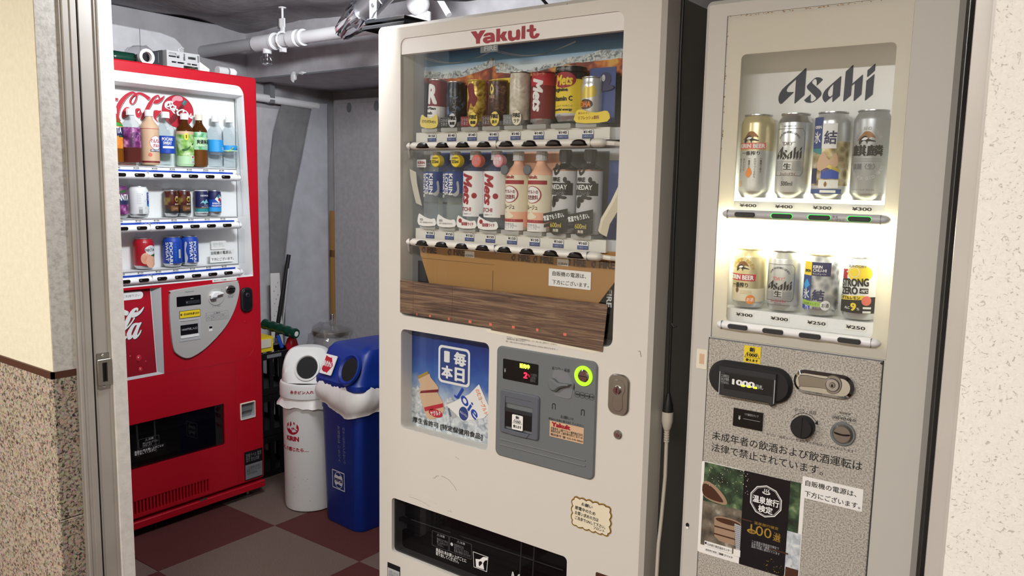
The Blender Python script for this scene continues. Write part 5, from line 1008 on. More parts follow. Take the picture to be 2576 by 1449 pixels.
lamp = MB(); lamp.tube([(.06, .055, 1.337), (.382, .055, 1.337)], .006, 'tube_glow', 10); lt = obj('display_tube', lamp, AS, 'fluorescent display tube behind the rail')
for k in range(4): light('display_light', 'POINT', AS, (.10+.08*k, .078, 1.322), DISPLAY_W/4, DISPLAY_COL, .008)
for z0, z1, op in ((1.3535, 1.6640, up), (1.1215, 1.3270, lo)):
    q = MB(); q.box(.0785, .369, .0042, .0052, z0, z1, 'glass'); obj('clear_pane', q, AS, 'clear display pane')
# stone patterned lower panel
q = MB(); q.plate(rect(.0455, .3885, .12, 1.0795), -.0030, .002, 'stone_panel', bev=.0015); q.box(.0440, .0455, -.0012, 0, .12, 1.082, 'ink'); q.box(.3885, .3900, -.0012, 0, .12, 1.082, 'ink'); q.box(.044, .390, -.0012, 0, 1.0795, 1.082, 'greyink'); q.plate(ell(.3868, 1.077, .0025, None, 10), -.004, -.002, 'darkgrey'); sp = obj('lower_panel', q, AS, 'speckled stone-look lower panel')
def on(name, mb, label=None): return obj(name, mb, sp, label)
q = MB(); q.plate(rect(.1230, .1578, 1.0410, 1.0755), -.0042, -.003, 'yellow'); q.text('新', .1345, .1465, 1.064, 1.0735, -.0046, 'ink', .04); q.flat([(.1245, 1.0515), (.130, 1.0625), (.151, 1.0625), (.1565, 1.0515)], -.0045, 'ink', [[(.1258, 1.0522), (.1308, 1.0618), (.1502, 1.0618), (.1552, 1.0522)]]); q.text('1000', .130, .151, 1.054, 1.0608, -.0047, 'ink', .04); q.text('使えます', .1275, .1535, 1.0435, 1.0495, -.0047, 'ink', .04); on('banknote_sticker', q, 'yellow banknote sticker')
q = MB(); q.plate(rrect(.0525, .2270, .9665, 1.0395, .035, 8), -.016, -.002, 'rubber', bev=.006); q.plate([(.0785, .9665), (.0785, 1.0290), (.1980, 1.0290), (.1980, .9650), (.190, .960), (.184, .9665)], -.0200, -.014, 'darkgrey', bev=.002); q.plate(rect(.0900, .192, .982, 1.016), -.0205, -.0195, 'shutter'); q.box(.079, .1975, -.0215, -.019, 1.018, 1.0285, 'darkgrey'); q.box(.0795, .081, -.0208, -.0195, .968, 1.017, 'lightgrey'); q.box(.195, .1965, -.0208, -.0195, .968, 1.017, 'lightgrey')
q.text('1000', .1075, .1555, .9935, 1.0055, -.0210, 'white', .05); q.text('円札', .157, .173, .993, 1.002, -.0210, 'lightgrey', .02)
for x in (.131, .1435, .1565): q.flat(rrect(x-.0042, x+.0042, .9925, .9965, .0015, 2), -.0213, 'led_yellow')
q.text('この表示は\nお札が使用\nできません', .083, .1005, .992, 1.012, -.0210, 'lightgrey'); on('bill_slot', q, 'black pill shaped banknote slot')
q = MB(); q.plate(rrect(.2295, .3435, .9985, 1.0450, .0225, 8), -.016, -.002, 'chrome', bev=.006); q.plate(smooth([(.2435, 1.0115), (.2430, 1.0345), (.290, 1.0345), (.296, 1.040), (.306, 1.0435), (.318, 1.039), (.3225, 1.026), (.318, 1.012), (.306, 1.006), (.296, 1.010), (.290, 1.0145), (.246, 1.0115)], 3), -.0175, -.015, 'steel', bev=.001); q.plate(ell(.3055, 1.0245, .0135), -.0195, -.016, 'alu', bev=.002); q.plate(ell(.3055, 1.0245, .006), -.0205, -.019, 'steel', bev=.001); q.flat(ell(.3055, 1.0235, .002, .003, 10), -.0208, 'slot_black'); on('lock', q, 'chrome oval lock')
q = MB(); q.plate(rect(.1085, .1710, .9022, .9402), -.0060, -.003, 'slot_black'); q.text('¥', .120, .1245, .917, .9265, -.0064, 'dimwhite', .03); q.text('つり銭切れランプ', .132, .162, .929, .934, -.0064, 'lightgrey'); q.box(.130, .166, -.0064, -.006, .921, .9216, 'lightgrey'); on('display', q)
q = MB(); q.plate(ell(.2535, .9290, .0222, .0222, 32), -.022, -.003, 'rubber', bev=.003); q.box(.2510, .2545, -.0235, -.0215, .908, .950, 'rubber'); on('return_knob', q, 'round black coin return knob')
q = MB(); q.plate(ell(.3278, .9285, .0235, .0235, 32), -.007, -.003, 'panel_grey', bev=.001); q.plate(ell(.3278, .9285, .0205, .0205, 30), -.011, -.006, 'steel', bev=.005); q.flat(smooth([(.314, .9315), (.328, .9295), (.342, .9315), (.341, .9280), (.328, .9262), (.315, .9280)]), -.0114, 'slot_black'); on('coin_slot', q, 'round steel coin slot')
q = MB(); q.text('おつり・返却', .2335, .2750, .9555, .9635, -.0034, 'ink', 0); q.text('おつり・返却レバーをまわすとお金はいつでももどります', .1800, .3500, .8950, .9005, -.0034, 'ink', 0)
arc = [(.2535+.0268*math.cos(a), .9290+.0268*math.sin(a)) for a in (math.radians(150-10*k) for k in range(13))]; q.flat(arc+[(x-(x-.2535)*.04, z-(z-.929)*.04) for x, z in arc[::-1]], -.0034, 'ink'); q.flat([(.2790, .946), (.2735, .938), (.2805, .9365)], -.0034, 'ink')
q.text('使用硬貨', .318, .339, .9670, .9715, -.0034, 'ink')
for k, s in enumerate(('500', '100', '50', '10')): x = .3120+.0107*k; q.flat(ell(x, .9585, .0066, .0066), -.0034, 'greyink', [ell(x, .9585, .0059)]); q.text(s, x-.0045, x+.0045, .956, .961, -.0036, 'ink', .01)
on('panel_lettering', q, 'small black coin and lever legends')
q = MB(); q.text('未成年者の飲酒および飲酒運転は', .0635, .3670, .8620, .8812, -.0034, 'ink', .004); q.text('法律で禁止されています。', .0635, .2960, .8360, .8548, -.0034, 'ink', .004); on('notice_lettering', q, 'black printed notice about drinking age')
q = MB(); q.plate(rect(.2580, .3730, .7820, .8265), -.0042, -.003, 'paper'); q.text('自販機の電源は、', .2640, .3610, .8085, .8205, -.0046, 'ink', .008); q.text('下方にございます。', .2640, .3695, .7865, .7985, -.0046, 'ink', .008); on('paper_notice', q, 'white notice with two lines of black writing')
# hot spring poster
q = MB(); q.plate(rrect(.0440, .2640, .6030, .8100, .004), -.0036, -.003, 'paper'); y = -.0042
q.flat(rect(.0505, .139, .72, .809), y, 'foliage_print'); q.flat(rect(.233, .256, .70, .811), y, 'foliage_print'); q.flat(rect(.0505, .139, .622, .722), y-.0001, 'stone_print'); q.flat(rect(.233, .262, .608, .705), y-.0001, 'snow_print')
q.flat(smooth([(.0505, .735), (.0505, .765), (.072, .764), (.098, .744), (.104, .726), (.075, .725)]), y-.0002, 'wood_lt'); q.flat(smooth([(.0505, .737), (.0505, .760), (.070, .757), (.090, .740), (.096, .729), (.07, .729)]), y-.0003, 'brown')
q.flat([(.079, .690), (.081, .650), (.092, .642), (.139, .640), (.139, .690)], y-.0004, 'wood_lt'); q.flat(ell(.110, .690, .031, .008, 28), y-.0005, 'wood_lt'); q.flat(ell(.110, .689, .028, .006, 28), y-.0006, 'brown')
for z in (.672, .655): q.flat(rect(.080, .139, z-.0016, z+.0016), y-.0005, 'brown')
q.flat([(.124, .690), (.139, .688), (.139, .632), (.130, .634)], y-.0007, 'lightgrey')
for i in range(4):
    for j in range(12): q.flat(rect(.1265+.0034*i, .1280+.0034*i, .638+.0042*j, .6398+.0042*j), y-.0008, 'navy')
q.flat(rect(.1385, .2345, .604, .8105), y-.0006, 'shutter'); q.flat(rect(.236, .262, .604, .628), y-.0004, 'brown')
random.seed(5)
for s in range(60): x = random.uniform(.06, .15); z = .808-random.random()**1.6*.05; q.flat(ell(x, z, *(random.uniform(.0004, .0011),)*2, 6), y-.0009, 'cream')
for s in range(30): x = random.uniform(.19, .25); z = .606+random.random()**1.6*.03; q.flat(ell(x, z, *(random.uniform(.0004, .0011),)*2, 6), y-.0009, 'gold')
octo = [(.1875+.0345*math.cos(math.radians(18+36*k)), .7553+.0345*math.sin(math.radians(18+36*k))) for k in range(10)]
q.flat(octo, y-.0010, 'white', [inset(octo, .0020)]); q.flat(inset(octo, .0034), y-.0010, 'white', [inset(octo, .0040)])
for k in (-1, 0, 1): x = .1875+.0042*k; q.flat(smooth([(x-.0008, .774), (x+.0008, .7765), (x-.0008, .779), (x+.0006, .782), (x+.0018, .7815), (x+.0006, .779), (x+.002, .7765), (x+.0008, .774)]), y-.0010, 'white')
q.flat(ell(.1875, .7735, .0085, .0035, 20), y-.0010, 'white', [ell(.1875, .7750, .0065, .0028, 20)])
q.text('温泉旅行', .1600, .2150, .7480, .7640, y-.0011, 'white', .03); q.text('検定', .1725, .2030, .7300, .7455, y-.0011, 'white', .03); q.text('温泉旅行検定', .166, .217, .7005, .7070, y-.0011, 'gold'); q.text('100', .159, .2035, .678, .699, y-.0011, 'gold', -.01); q.flat(ell(.162, .683, .010, .005, 20), y-.0012, 'gold'); q.text('全国', .156, .168, .6805, .6855, y-.0014, 'ink', .02); q.text('選', .207, .2225, .676, .689, y-.0011, 'gold', .01); q.text("'22", .209, .222, .690, .694, y-.0011, 'gold', .02); q.text('この温泉は温泉旅行検定で\n日本全国より厳選された\n温泉100選に選ばれています', .163, .223, .648, .665, y-.0011, 'lightgrey')
q.flat(rect(.0600, .1225, .6210, .6335), y-.0012, 'paper'); q.text('日本旅行検定協会センター', .067, .121, .624, .630, y-.0014, 'ink', .01); q.flat(rect(.0610, .065, .626, .631), y-.0014, 'navy'); q.flat(rect(.0605, .092, .6105, .6175), y-.0012, 'paper'); q.text('温泉旅行検定', .063, .089, .612, .616, y-.0014, 'ink', .01); q.text('検索 クリック', .094, .124, .611, .616, y-.0012, 'ink', .02); q.flat(rect(.1255, .1405, .619, .634), y-.0012, 'paper')
for z in (.688, .640): q.flat(rrect(.140 if z > .66 else .20, .162 if z > .66 else .24, z+.015, z+.018, .0012, 2), y-.0011, 'brown')
on('travel_poster', q, 'hot spring travel poster with a black stripe and wooden bucket')
q = MB(); q.plate(rrect(.0185, .0420, 1.0110, 1.0535, .002), -.0012, 0, 'ivory'); q.flat(rect(.025, .036, 1.022, 1.044), -.0015, 'beige'); obj('tape_patch', q, AS)
q = MB(); q.plate(ell(.0165, .655, .004, .005, 12), -.0014, 0, 'rubber'); q.flat(ell(.017, .649, .003, .003, 10), -.0016, 'white'); obj('screw_hole', q, AS)
# ------------------------------------------------------------------ beer cans
g6 = 'half litre cans on the upper shelf of the beer machine'; g7 = 'small cans on the lower shelf of the beer machine'
R5 = .0335; L5 = R5+.0006; AD = .056
def deer(e, L_, x, z, s):
    e.wpoly(smooth([(x-.9*s, z-.2*s), (x-.5*s, z+.3*s), (x-.1*s, z+.75*s), (x+.5*s, z+.7*s), (x+1.0*s, z+.1*s), (x+.5*s, z+.2*s), (x+.2*s, z-.1*s), (x-.3*s, z)]), L_, 'bronze')
    e.wpoly(smooth([(x-.7*s, z-.25*s), (x-.3*s, z+.25*s), (x+.1*s, z+.3*s), (x+.35*s, z), (x+1.0*s, z-.2*s), (x+.95*s, z-.3*s), (x+.3*s, z-.25*s), (x+.2*s, z-.55*s), (x+.05*s, z-.25*s), (x-.3*s, z-.2*s), (x-.6*s, z-.6*s)]), L_+.0003, 'ink'); e.wpoly(smooth([(x-.4*s, z-.1*s), (x-.1*s, z+.15*s), (x+.25*s, z+.1*s), (x+.05*s, z-.1*s)]), L_+.0005, 'white')
def curve_text(e, t_, L_, x, z, rx, rz, a0, a1, h, m):
    for i, ch in enumerate(t_):
        if ch == ' ': continue
        a = a0+(a1-a0)*i/max(1, len(t_)-1); cx_, cz_ = x+rx*math.cos(math.radians(a)), z+rz*math.sin(math.radians(a))
        e.wtext(ch, L_, cx_-h*.36, cx_+h*.36, cz_-h/2, cz_+h/2, m, bold=.02, rot=(a-90) if a >= 0 else (a+90))
e = MB(); deer(e, L5, -.004, .120, .018); e.wpoly(rect(-.030, .030, .0985, .1110), L5, 'peachred'); e.wtext('KIRIN BEER', L5+.0004, -.028, .028, .1005, .109, 'white', bold=.04); e.wtext('一番搾り', L5, -.022, .018, .086, .0945, 'ink', bold=.02)
for k, (s, x) in enumerate((('一番搾り麦汁', .021), ('だけでつくるから、', .009), ('一番搾り', -.003), ('おいしいに', -.015), ('決まってます。', -.026))):
    ln_ = .0050*len(s); e.wtext('\n'.join(s), L5, x-.0022, x+.0022, .080-ln_, .080, 'ink', bold=.01)
e.wpoly(smooth([(-.004, .040), (-.009, .050), (-.003, .062), (.004, .050)]), L5, 'orange'); e.wpoly(ell(-.024, .028, .005, .007, 14), L5, 'beige')
drink(AS, 'beer_can', 'tall pale gold beer can with a red name band', 'can', can_mb(R5, .169, [(.08, 'can_silver'), (.6, 'can_silver'), (1, 'can_gold')]), .1040, AD, 1.3790, [('label_print', e)], g6)
def logo_wrap(e, L_, x0, x1, z0, z1, m):
    allp = [p for P_ in ASAHI for p in P_]; ax0, ax1 = min(p[0] for p in allp), max(p[0] for p in allp); az0, az1 = min(p[1] for p in allp), max(p[1] for p in allp)
    f_ = lambda P_: [(x0+(x1-x0)*(a-ax0)/(ax1-ax0), z0+(z1-z0)*(c_-az0)/(az1-az0)) for a, c_ in P_]
    for p in (0, 1, 2, 4, 5, 6): e.wpoly(f_(ASAHI[p]), L_, m, [f_(ASAHI[3])] if p == 2 else [])
def dry(h, s, lab, x, base, g):
    e = MB(); k = h/.169
    fr_ = [(-.030, .045*k if s else .020), (.026, .045*k if s else .020), (.031, .053*k if s else .026), (.031, .130*k if s else .088), (.026, .138*k if s else .095), (-.030, .138*k if s else .095)]
    e.wpoly(fr_, L5, 'ink', [inset(fr_, .0007)]); zt = .135 if s else .092
    curve_text(e, 'ASAHI BREWERIES LIMITED', L5, -.001, zt-.022, .022, .018, 160, 20, .0038, 'greyink'); e.wtext('"DRY"', L5, -.014, .012, zt-.030, zt-.023, 'brown' if s else 'peachred', shear=.2)
    logo_wrap(e, L5, -.028, .026, zt-.058 if s else zt-.050, zt-.032 if s else zt-.030, 'ink')
    for j in range(9): e.wpoly(rect(-.028, .028, zt-.062-.0022*j-(0 if s else -.008), zt-.0616-.0022*j-(0 if s else -.008)), L5, 'greyink')
    zz = zt-.078 if s else zt-.064
    e.wpoly(rect(-.010, .008, zz-.001, zz+.014), L5+.0002, 'can_silver'); e.wtext('生', L5+.0004, -.009, .007, zz, zz+.013, 'ink', bold=.03); e.wtext('スーパードライ', L5+.0004, -.016, .016, zz-.0115, zz-.0055, 'dark_red' if s else 'print_red', bold=.02)
    if s: e.wtext('500ml', L5, -.012, .011, .025, .034, 'ink', bold=.01); e.wtext('ASAHI BREWERIES', L5, -.014, .012, .141, .144, 'ink')
    else: e.wtext('350ml', L5, -.008, .007, .013, .017, 'greyink')
    drink(AS, 'beer_can', lab, 'can', can_mb(R5, h, [(1, 'can_silver')], ribs=4), x, AD, base, [('label_print', e)], g)
dry(.169, True, 'tall silver beer can with black lettering and ribbed neck', .1800, 1.3790, g6)
e = MB(); e.wpoly(rect(-.036, -.010, .098, .158), L5, 'tag_blue'); e.wpoly([(-.036, .098), (-.010, .098), (-.010, .086), (-.036, .094)], L5, 'teal'); e.wtext('KIRIN', L5+.0004, -.030, -.012, .136, .142, 'white', bold=.03); e.wtext('氷', L5+.0004, -.031, -.013, .108, .131, 'white', bold=.02); e.wpoly(rect(-.010, .018, .098, .146), L5-.0002, 'white'); e.wtext('結', L5+.0004, -.006, .018, .106, .132, 'navy', bold=.025); e.wpoly(smooth([(-.018, .070), (-.006, .092), (.006, .076), (.018, .090), (.022, .066), (.004, .056), (-.014, .056)]), L5, 'beige')
e.wpoly(rect(-.036, -.018, .030, .060), L5, 'navy'); e.wpoly([(-.008, .040), (.026, .040), (.026, .052), (.004, .062), (-.008, .056)], L5, 'blue'); e.wpoly([(.002, .062), (.028, .052), (.028, .058), (.006, .067)], L5+.0003, 'fire_gold'); e.wpoly(rect(-.012, .026, .022, .038), L5+.0002, 'paper'); e.wpoly(rect(-.036, .034, .011, .020), L5, 'tag_blue'); e.wpoly(rect(-.008, .022, .013, .018), L5+.0003, 'paper'); e.wpoly(smooth([(.002, .024), (-.001, .029), (.002, .035), (.005, .029)]), L5+.0004, 'bronze')
drink(AS, 'chuhai_can', 'tall blue and silver can with facets and dark blue characters', 'can', can_mb(R5, .169, [(.1, 'can_silver'), (.72, 'diamond_gold'), (1, 'can_silver')]), .2530, AD, 1.3790, [('label_print', e)], g6)
e = MB(); deer(e, L5, -.004, .115, .018); curve_text(e, 'VALUE AND TRUE', L5, -.002, .105, .028, .030, 165, 25, .006, 'dimwhite'); e.wtext('麒麟', L5, -.031, .030, .083, .104, 'ink', bold=.03); e.wtext('淡麗〈生〉', L5, -.027, .017, .058, .069, 'greyink', bold=.02)
for j in range(2): e.wpoly(rect(-.028, .028, .0775-.004*j, .0781-.004*j), L5, 'greyink')
curve_text(e, 'BREWED FOR GOOD TIMES', L5, -.001, .075, .033, .034, -160, -20, .006, 'dimwhite'); e.wtext('アルコール分 約5.5%', L5, -.028, .018, .018, .022, 'greyink')
drink(AS, 'beer_can', 'tall matt grey can with large dark characters at the right end', 'can', can_mb(R5, .170, [(.85, 'can_grey'), (1, 'can_grey')]), .3265, AD, 1.3790, [('label_print', e)], g6)
BZ2 = 1.1500
e = MB(); curve_text(e, 'PRIME BREW', L5, -.004, .074, .024, .026, 150, 20, .008, 'gold'); deer(e, L5, -.006, .085, .016); e.wpoly([(-.036, .0560), (.024, .0560), (.026, .0700), (-.036, .0700)], L5, 'print_red'); e.wtext('KIRIN BEER', L5+.0004, -.034, .021, .0582, .0680, 'white', bold=.04); e.wtext('一番搾り', L5, -.028, .010, .042, .0525, 'ink', bold=.03); e.wpoly(smooth([(-.014, .030), (-.018, .036), (-.014, .043), (-.010, .036)]), L5, 'bronze'); e.wpoly(ell(.016, .0175, .0098), L5, 'orange'); e.wtext('お酒', L5+.0004, .009, .023, .0135, .0215, 'white', bold=.02)
for j in range(3): e.wpoly(rect(-.006, .018, .035-.003*j, .0356-.003*j), L5, 'gold')
drink(AS, 'beer_can', 'small gold beer can with a red name band', 'can', can_mb(R5, .1235, [(.3, 'cream'), (1, 'can_gold')], lid='can_gold'), .1035, AD, BZ2, [('label_print', e)], g7)
dry(.1235, False, 'small silver beer can with black lettering and ribbed neck', .1775, BZ2+.001, g7)
e = MB(); e.wpoly(rect(-.036, -.012, .079, .106), L5, 'yellow'); e.wtext('LEMON', L5+.0004, -.030, -.014, .085, .091, 'ink', bold=.05); e.wpoly(rect(-.012, .026, .079, .106), L5, 'navy'); e.wtext('KIRIN', L5+.0004, -.009, .009, .094, .100, 'white', bold=.03); e.wtext('CHU-HI', L5+.0004, -.009, .017, .087, .093, 'white', bold=.02); e.wtext('キリンチューハイ', L5+.0004, -.009, .017, .081, .085, 'white'); e.wpoly(rect(-.040, -.012, .030, .079), L5, 'tag_blue'); e.wpoly([(-.034, .060), (-.022, .072), (-.014, .060), (-.026, .050)], L5+.0003, 'sky'); e.wtext('氷', L5+.0005, -.032, -.014, .032, .052, 'white', bold=.02); e.wtext('結', L5+.0005, -.008, .016, .029, .052, 'navy', bold=.02); e.wpoly([(-.036, .020), (.022, .017), (.022, .026), (-.036, .029)], L5+.0002, 'lime'); e.wtext('氷結果汁レモン', L5+.0005, -.028, .008, .020, .0255, 'leaf'); e.wpoly(ell(.019, .021, .0098), L5+.0004, 'white'); e.wtext('お酒', L5+.0008, .012, .026, .017, .025, 'ink', bold=.01); e.wpoly(rect(-.036, -.012, .011, .019), L5, 'blue'); e.wtext('7%', L5+.0004, -.024, -.014, .0115, .0185, 'white'); e.wtext('果汁3.0%', L5+.0003, -.006, .012, .012, .017, 'ink')
drink(AS, 'chuhai_can', 'small lemon can, yellow and blue over silver facets', 'can', can_mb(R5, .1215, [(1, 'diamond_silver')], lid='can_gold'), .2520, AD, BZ2-.0005, [('label_print', e)], g7)
e = MB(); e.wpoly(ell(.004, .090, .024, .016, 24), L5, 'yellow'); e.wpoly(ell(-.006, .092, .010, .010, 18), L5+.0003, 'cream', [ell(-.006, .092, .0085, .0085, 18)]); e.wtext('SUNTORY', L5+.0006, -.018, .016, .101, .106, 'greyink', bold=.02); e.wtext('新', L5+.0004, -.034, -.020, .076, .098, 'print_red', bold=.06); e.wtext('STRONG', L5+.0005, -.034, .022, .064, .080, 'ink', bold=.05, rot=4); e.wtext('ZERO', L5+.0005, -.034, .003, .048, .063, 'ink', bold=.05, rot=4); e.wpoly(rect(.006, .022, .052, .062), L5+.0005, 'ink'); e.wtext('-196℃', L5+.0008, .007, .021, .054, .060, 'white', bold=.03); e.wpoly([(-.036, .036), (.016, .040), (.016, .048), (-.036, .044)], L5+.0003, 'yellow'); e.wtext('ダブルレモン', L5+.0007, -.032, .008, .0385, .0455, 'ink', bold=.04, rot=4); e.wpoly(ell(.020, .038, .0095, .0095, 14), L5+.0006, 'peachred'); e.wtext('ALC', L5+.0004, -.022, -.010, .020, .025, 'white', bold=.02); e.wtext('9', L5+.0004, -.009, .002, .017, .033, 'yellow', bold=.05); e.wtext('%', L5+.0004, .003, .008, .019, .024, 'white'); e.wpoly(rect(.014, .030, .022, .026), L5+.0003, 'paper'); e.wpoly(rect(.014, .030, .014, .018), L5+.0003, 'paper')
drink(AS, 'chuhai_can', 'small black and white lemon can with bold lettering at the right end', 'can', can_mb(R5, .1215, [(.36, 'ink'), (1, 'white')]), .3265, AD, BZ2-.0005, [('label_print', e)], g7)

# ================================================================== BINS
# round white bin with a domed lid
WBN = thing('waste_bin', 'round white bottle bin with a red emblem and domed lid', 'waste bin', (-2.675, 2.178, 0), math.radians(38))
def skirt(q, rb, rt, z0, z1, m, n=40, wav=.006, seed=1, sq=None, ext=0):
    random.seed(seed); a_ = [random.uniform(-1, 1) for _ in range(n)]; c_ = [random.uniform(-1, 1) for _ in range(n)]
    rings = []
    for k, t_ in enumerate((0, .3, .6, .85, 1)):
        rg = []
        for i in range(n):
            th = 2*math.pi*i/n; s = sq(th) if sq else 1
            rr = (rt+(rb-rt)*t_)*s+wav*t_*a_[i]+ext*t_*t_*(.5+.5*math.sin(3*th+seed))
            rg.append((rr*math.cos(th), rr*math.sin(th), z1+(z0-z1)*t_+wav*1.6*t_*c_[i]))
        rings.append(rg)
    v = [p for r_ in rings for p in r_]
    q.add(v, [(k*n+i, k*n+(i+1) % n, (k+1)*n+(i+1) % n, (k+1)*n+i) for k in range(4) for i in range(n)], m, True)
q = MB(); q.lathe([(0, 0), (.092, 0), (.104, .006), (.1065, .02), (.111, .50), (.108, .50), (.103, .03), (0, .03)], 'bin_white', n=40); bd = obj('body', q, WBN)
q = MB(); Rw = .1085; v0 = -28
q.wpoly(ell(0, .368, .0330, .0285, 28), Rw+.0012, 'yakult_red', ang=v0)
q.wpoly(smooth([(-.028, .368), (-.018, .378), (-.008, .374), (.0, .384), (.014, .384), (.020, .372), (.028, .362), (.016, .364), (.006, .372), (-.004, .366), (.002, .358), (-.008, .360), (-.014, .368), (-.022, .362)]), Rw+.0016, 'dimwhite', ang=v0); q.wpoly(smooth([(.0, .358), (.010, .364), (.022, .356), (.012, .352), (.002, .350)]), Rw+.0016, 'dimwhite', ang=v0)
obj('emblem', q, bd, 'dark red oval emblem')
q = MB(); q.wtext('KIRIN', Rw+.0012, -.0330, .0330, .312, .333, 'yakult_red', bold=.06, ang=v0); q.wtext('おいしさ感じたら…', Rw+.0010, -.095, .072, .268, .286, 'yakult_red', bold=.04, ang=v0)
obj('lettering', q, bd, 'dark red lettering')
q = MB(); random.seed(2)
for s in range(14): q.wpoly(ell(random.uniform(-.06, .08), random.uniform(.03, .18), random.uniform(.0006, .002), random.uniform(.0006, .002), 7), Rw-.0005, 'greyink', ang=v0)
obj('scuff_marks', q, bd, kind='stuff')
q = MB(); skirt(q, .122, .112, .458, .505, 'bag_white', 40, .004, 4, None, .012); obj('bin_liner', q, WBN, 'white plastic liner edge under the lid')
# lid: rim, then a dome cut by a sloping front with a round hole
n = 44
def lid_mesh(q, fn_out, z_rim0, z_rim1, m):
    pass
q = MB(); q.lathe([(.116, .492), (.122, .496), (.122, .546), (.119, .554), (.112, .558)], 'bin_white', n=n)
v = []; NU, NV = 28, 14
for j in range(NV+1):
    for i in range(NU):
        th = 2*math.pi*i/NU; ph = math.pi/2*j/NV
        x, y_, z = .112*math.cos(th)*math.cos(ph)**.42, .112*math.sin(th)*math.cos(ph)**.42, .558+.140*math.sin(ph)
        lim = -.092+(z-.558)*.55                       # the sloping front, seen from the local -y side
        if y_ < lim: y_ = lim
        v.append((x, y_, z))
q.add(v, [(j*NU+i, j*NU+(i+1) % NU, (j+1)*NU+(i+1) % NU, (j+1)*NU+i) for j in range(NV) for i in range(NU)], 'bin_white', True)
ld = obj('lid', q, WBN)
sl = Matrix.Rotation(-math.atan(.55), 4, 'X')
q = MB(); q.xf = Matrix.Translation((.006, -.059, .618)) @ sl
q.lathe([(.050, 0), (.052, .004), (.047, .007), (.044, .002), (.044, -.010)], 'bin_white', n=32); q.v = [p for p in q.v]
h = MB(); h.xf = Matrix.Translation((.006, -.059, .618)) @ sl @ Matrix.Rotation(math.pi/2, 4, 'X')
h.lathe([(.053, -.002), (.052, .006), (.046, .007), (.043, .001)], 'bin_white', n=32, sy=1.12); h.lathe([(.043, .001), (0, .0012)], 'hole', n=32, sy=1.12)
obj('throw_hole', h, ld, 'round dark opening')
q = MB(); q.xf = Matrix.Translation((-.004, -.1245, .527)); q.wtext('あきビン入れ', .124, -.05, .05, -.006, .008, 'yakult_red', bold=.03, shear=.1); q.v = [(x, y_+.1245, z) for x, y_, z in q.v]; obj('lid_lettering', q, ld)

# blue square bin
BB = thing('waste_bin', 'square blue can bin with a round hole and red sticker', 'waste bin', (-2.396, 2.088, 0), math.radians(-5))
def sqr(hx, hy, r, n=6, ox=0, oy=0): return [(x+ox, y_+oy) for x, y_ in rrect(-hx, hx, -hy, hy, r, n)]
def prism(q, rings, m, cap0=True, cap1=True):
    k = len(rings[0][0]); v = []
    for p, z in rings: v += [(x, y_, z) for x, y_ in p]
    f = [(i*k+j, i*k+(j+1) % k, (i+1)*k+(j+1) % k, (i+1)*k+j) for i in range(len(rings)-1) for j in range(k)]
    q.add(v, f, m, True)
    if cap0: q.add(v[:k], [tuple(range(k))], m)
    if cap1: q.add(v[-k:], [tuple(range(k))], m)
oy = .17
q = MB(); prism(q, [(sqr(.113, .150, .040, 6, 0, oy), 0), (sqr(.119, .156, .042, 6, 0, oy), .012), (sqr(.129, .166, .042, 6, 0, oy), .48), (sqr(.132, .169, .042, 6, 0, oy), .485), (sqr(.134, .171, .042, 6, 0, oy), .575)], 'bin_blue'); bd = obj('body', q, BB)
q = MB(); yb = lambda z: -(.156-.17)-.0-.0  # front plane position
def fy(z): return oy-(.156+.010*(z-.012)/.468)-.0009
fr = lambda x, z: (x, fy(z), z)
q.text('空カン以外は入れないで', -.002+.03, .014+.03, .275, .425, 0, 'midgrey', rot=-90, fn=fr); q.text('お空缶は このゾく', -.004, .012, .275, .425, 0, 'midgrey', .01, rot=-90, fn=fr)
obj('lettering', q, bd, 'faded grey upright lettering')
q = MB(); OX = .032
lg = [(x+OX, z+.010) for x, z in [(-.080, .145), (-.080, .223), (.002, .223), (.002, .145)]]
v_, f_ = tess(lg, [inset(lg, .004)]); q.geo2d(v_, f_, fr, 'dimwhite')
v_, f_ = tess(ell(-.039+OX, .194, .029, .034, 32), [ell(-.039+OX, .194, .0265, .0315, 32)]); q.geo2d(v_, f_, fr, 'dimwhite')
v_, f_ = tess(smooth([(x+OX, z+.010) for x, z in [(-.066, .194), (-.055, .205), (-.039, .201), (-.024, .206), (-.012, .196), (-.012, .174), (-.024, .163), (-.039, .168), (-.055, .162), (-.066, .173)]])); q.geo2d(v_, f_, fr, 'dimwhite')
q.text('PEPSI', -.064+OX, -.014+OX, .187, .201, 0, 'navy', .05, fn=lambda x, z: (x, fy(z)-.0006, z)); obj('logo', q, bd, 'grey square logo')
def resample(poly, n):
    m_ = len(poly); per = [0]
    for i in range(m_): per.append(per[-1]+(Vector(poly[(i+1) % m_])-Vector(poly[i])).length)
    o = []
    for k in range(n):
        s = per[-1]*k/n; i = max(j for j in range(m_) if per[j] <= s); t_ = (s-per[i])/max(1e-9, per[i+1]-per[i]); o.append(tuple(Vector(poly[i]).lerp(Vector(poly[(i+1) % m_]), t_)))
    return o
q = MB(); NB = 120; lv = (.602, .588, .575, .562, .550, .538, .526, .516, .508, .500); v = []
base_ = resample(sqr(.134, .171, .05, 6, 0, oy), NB)
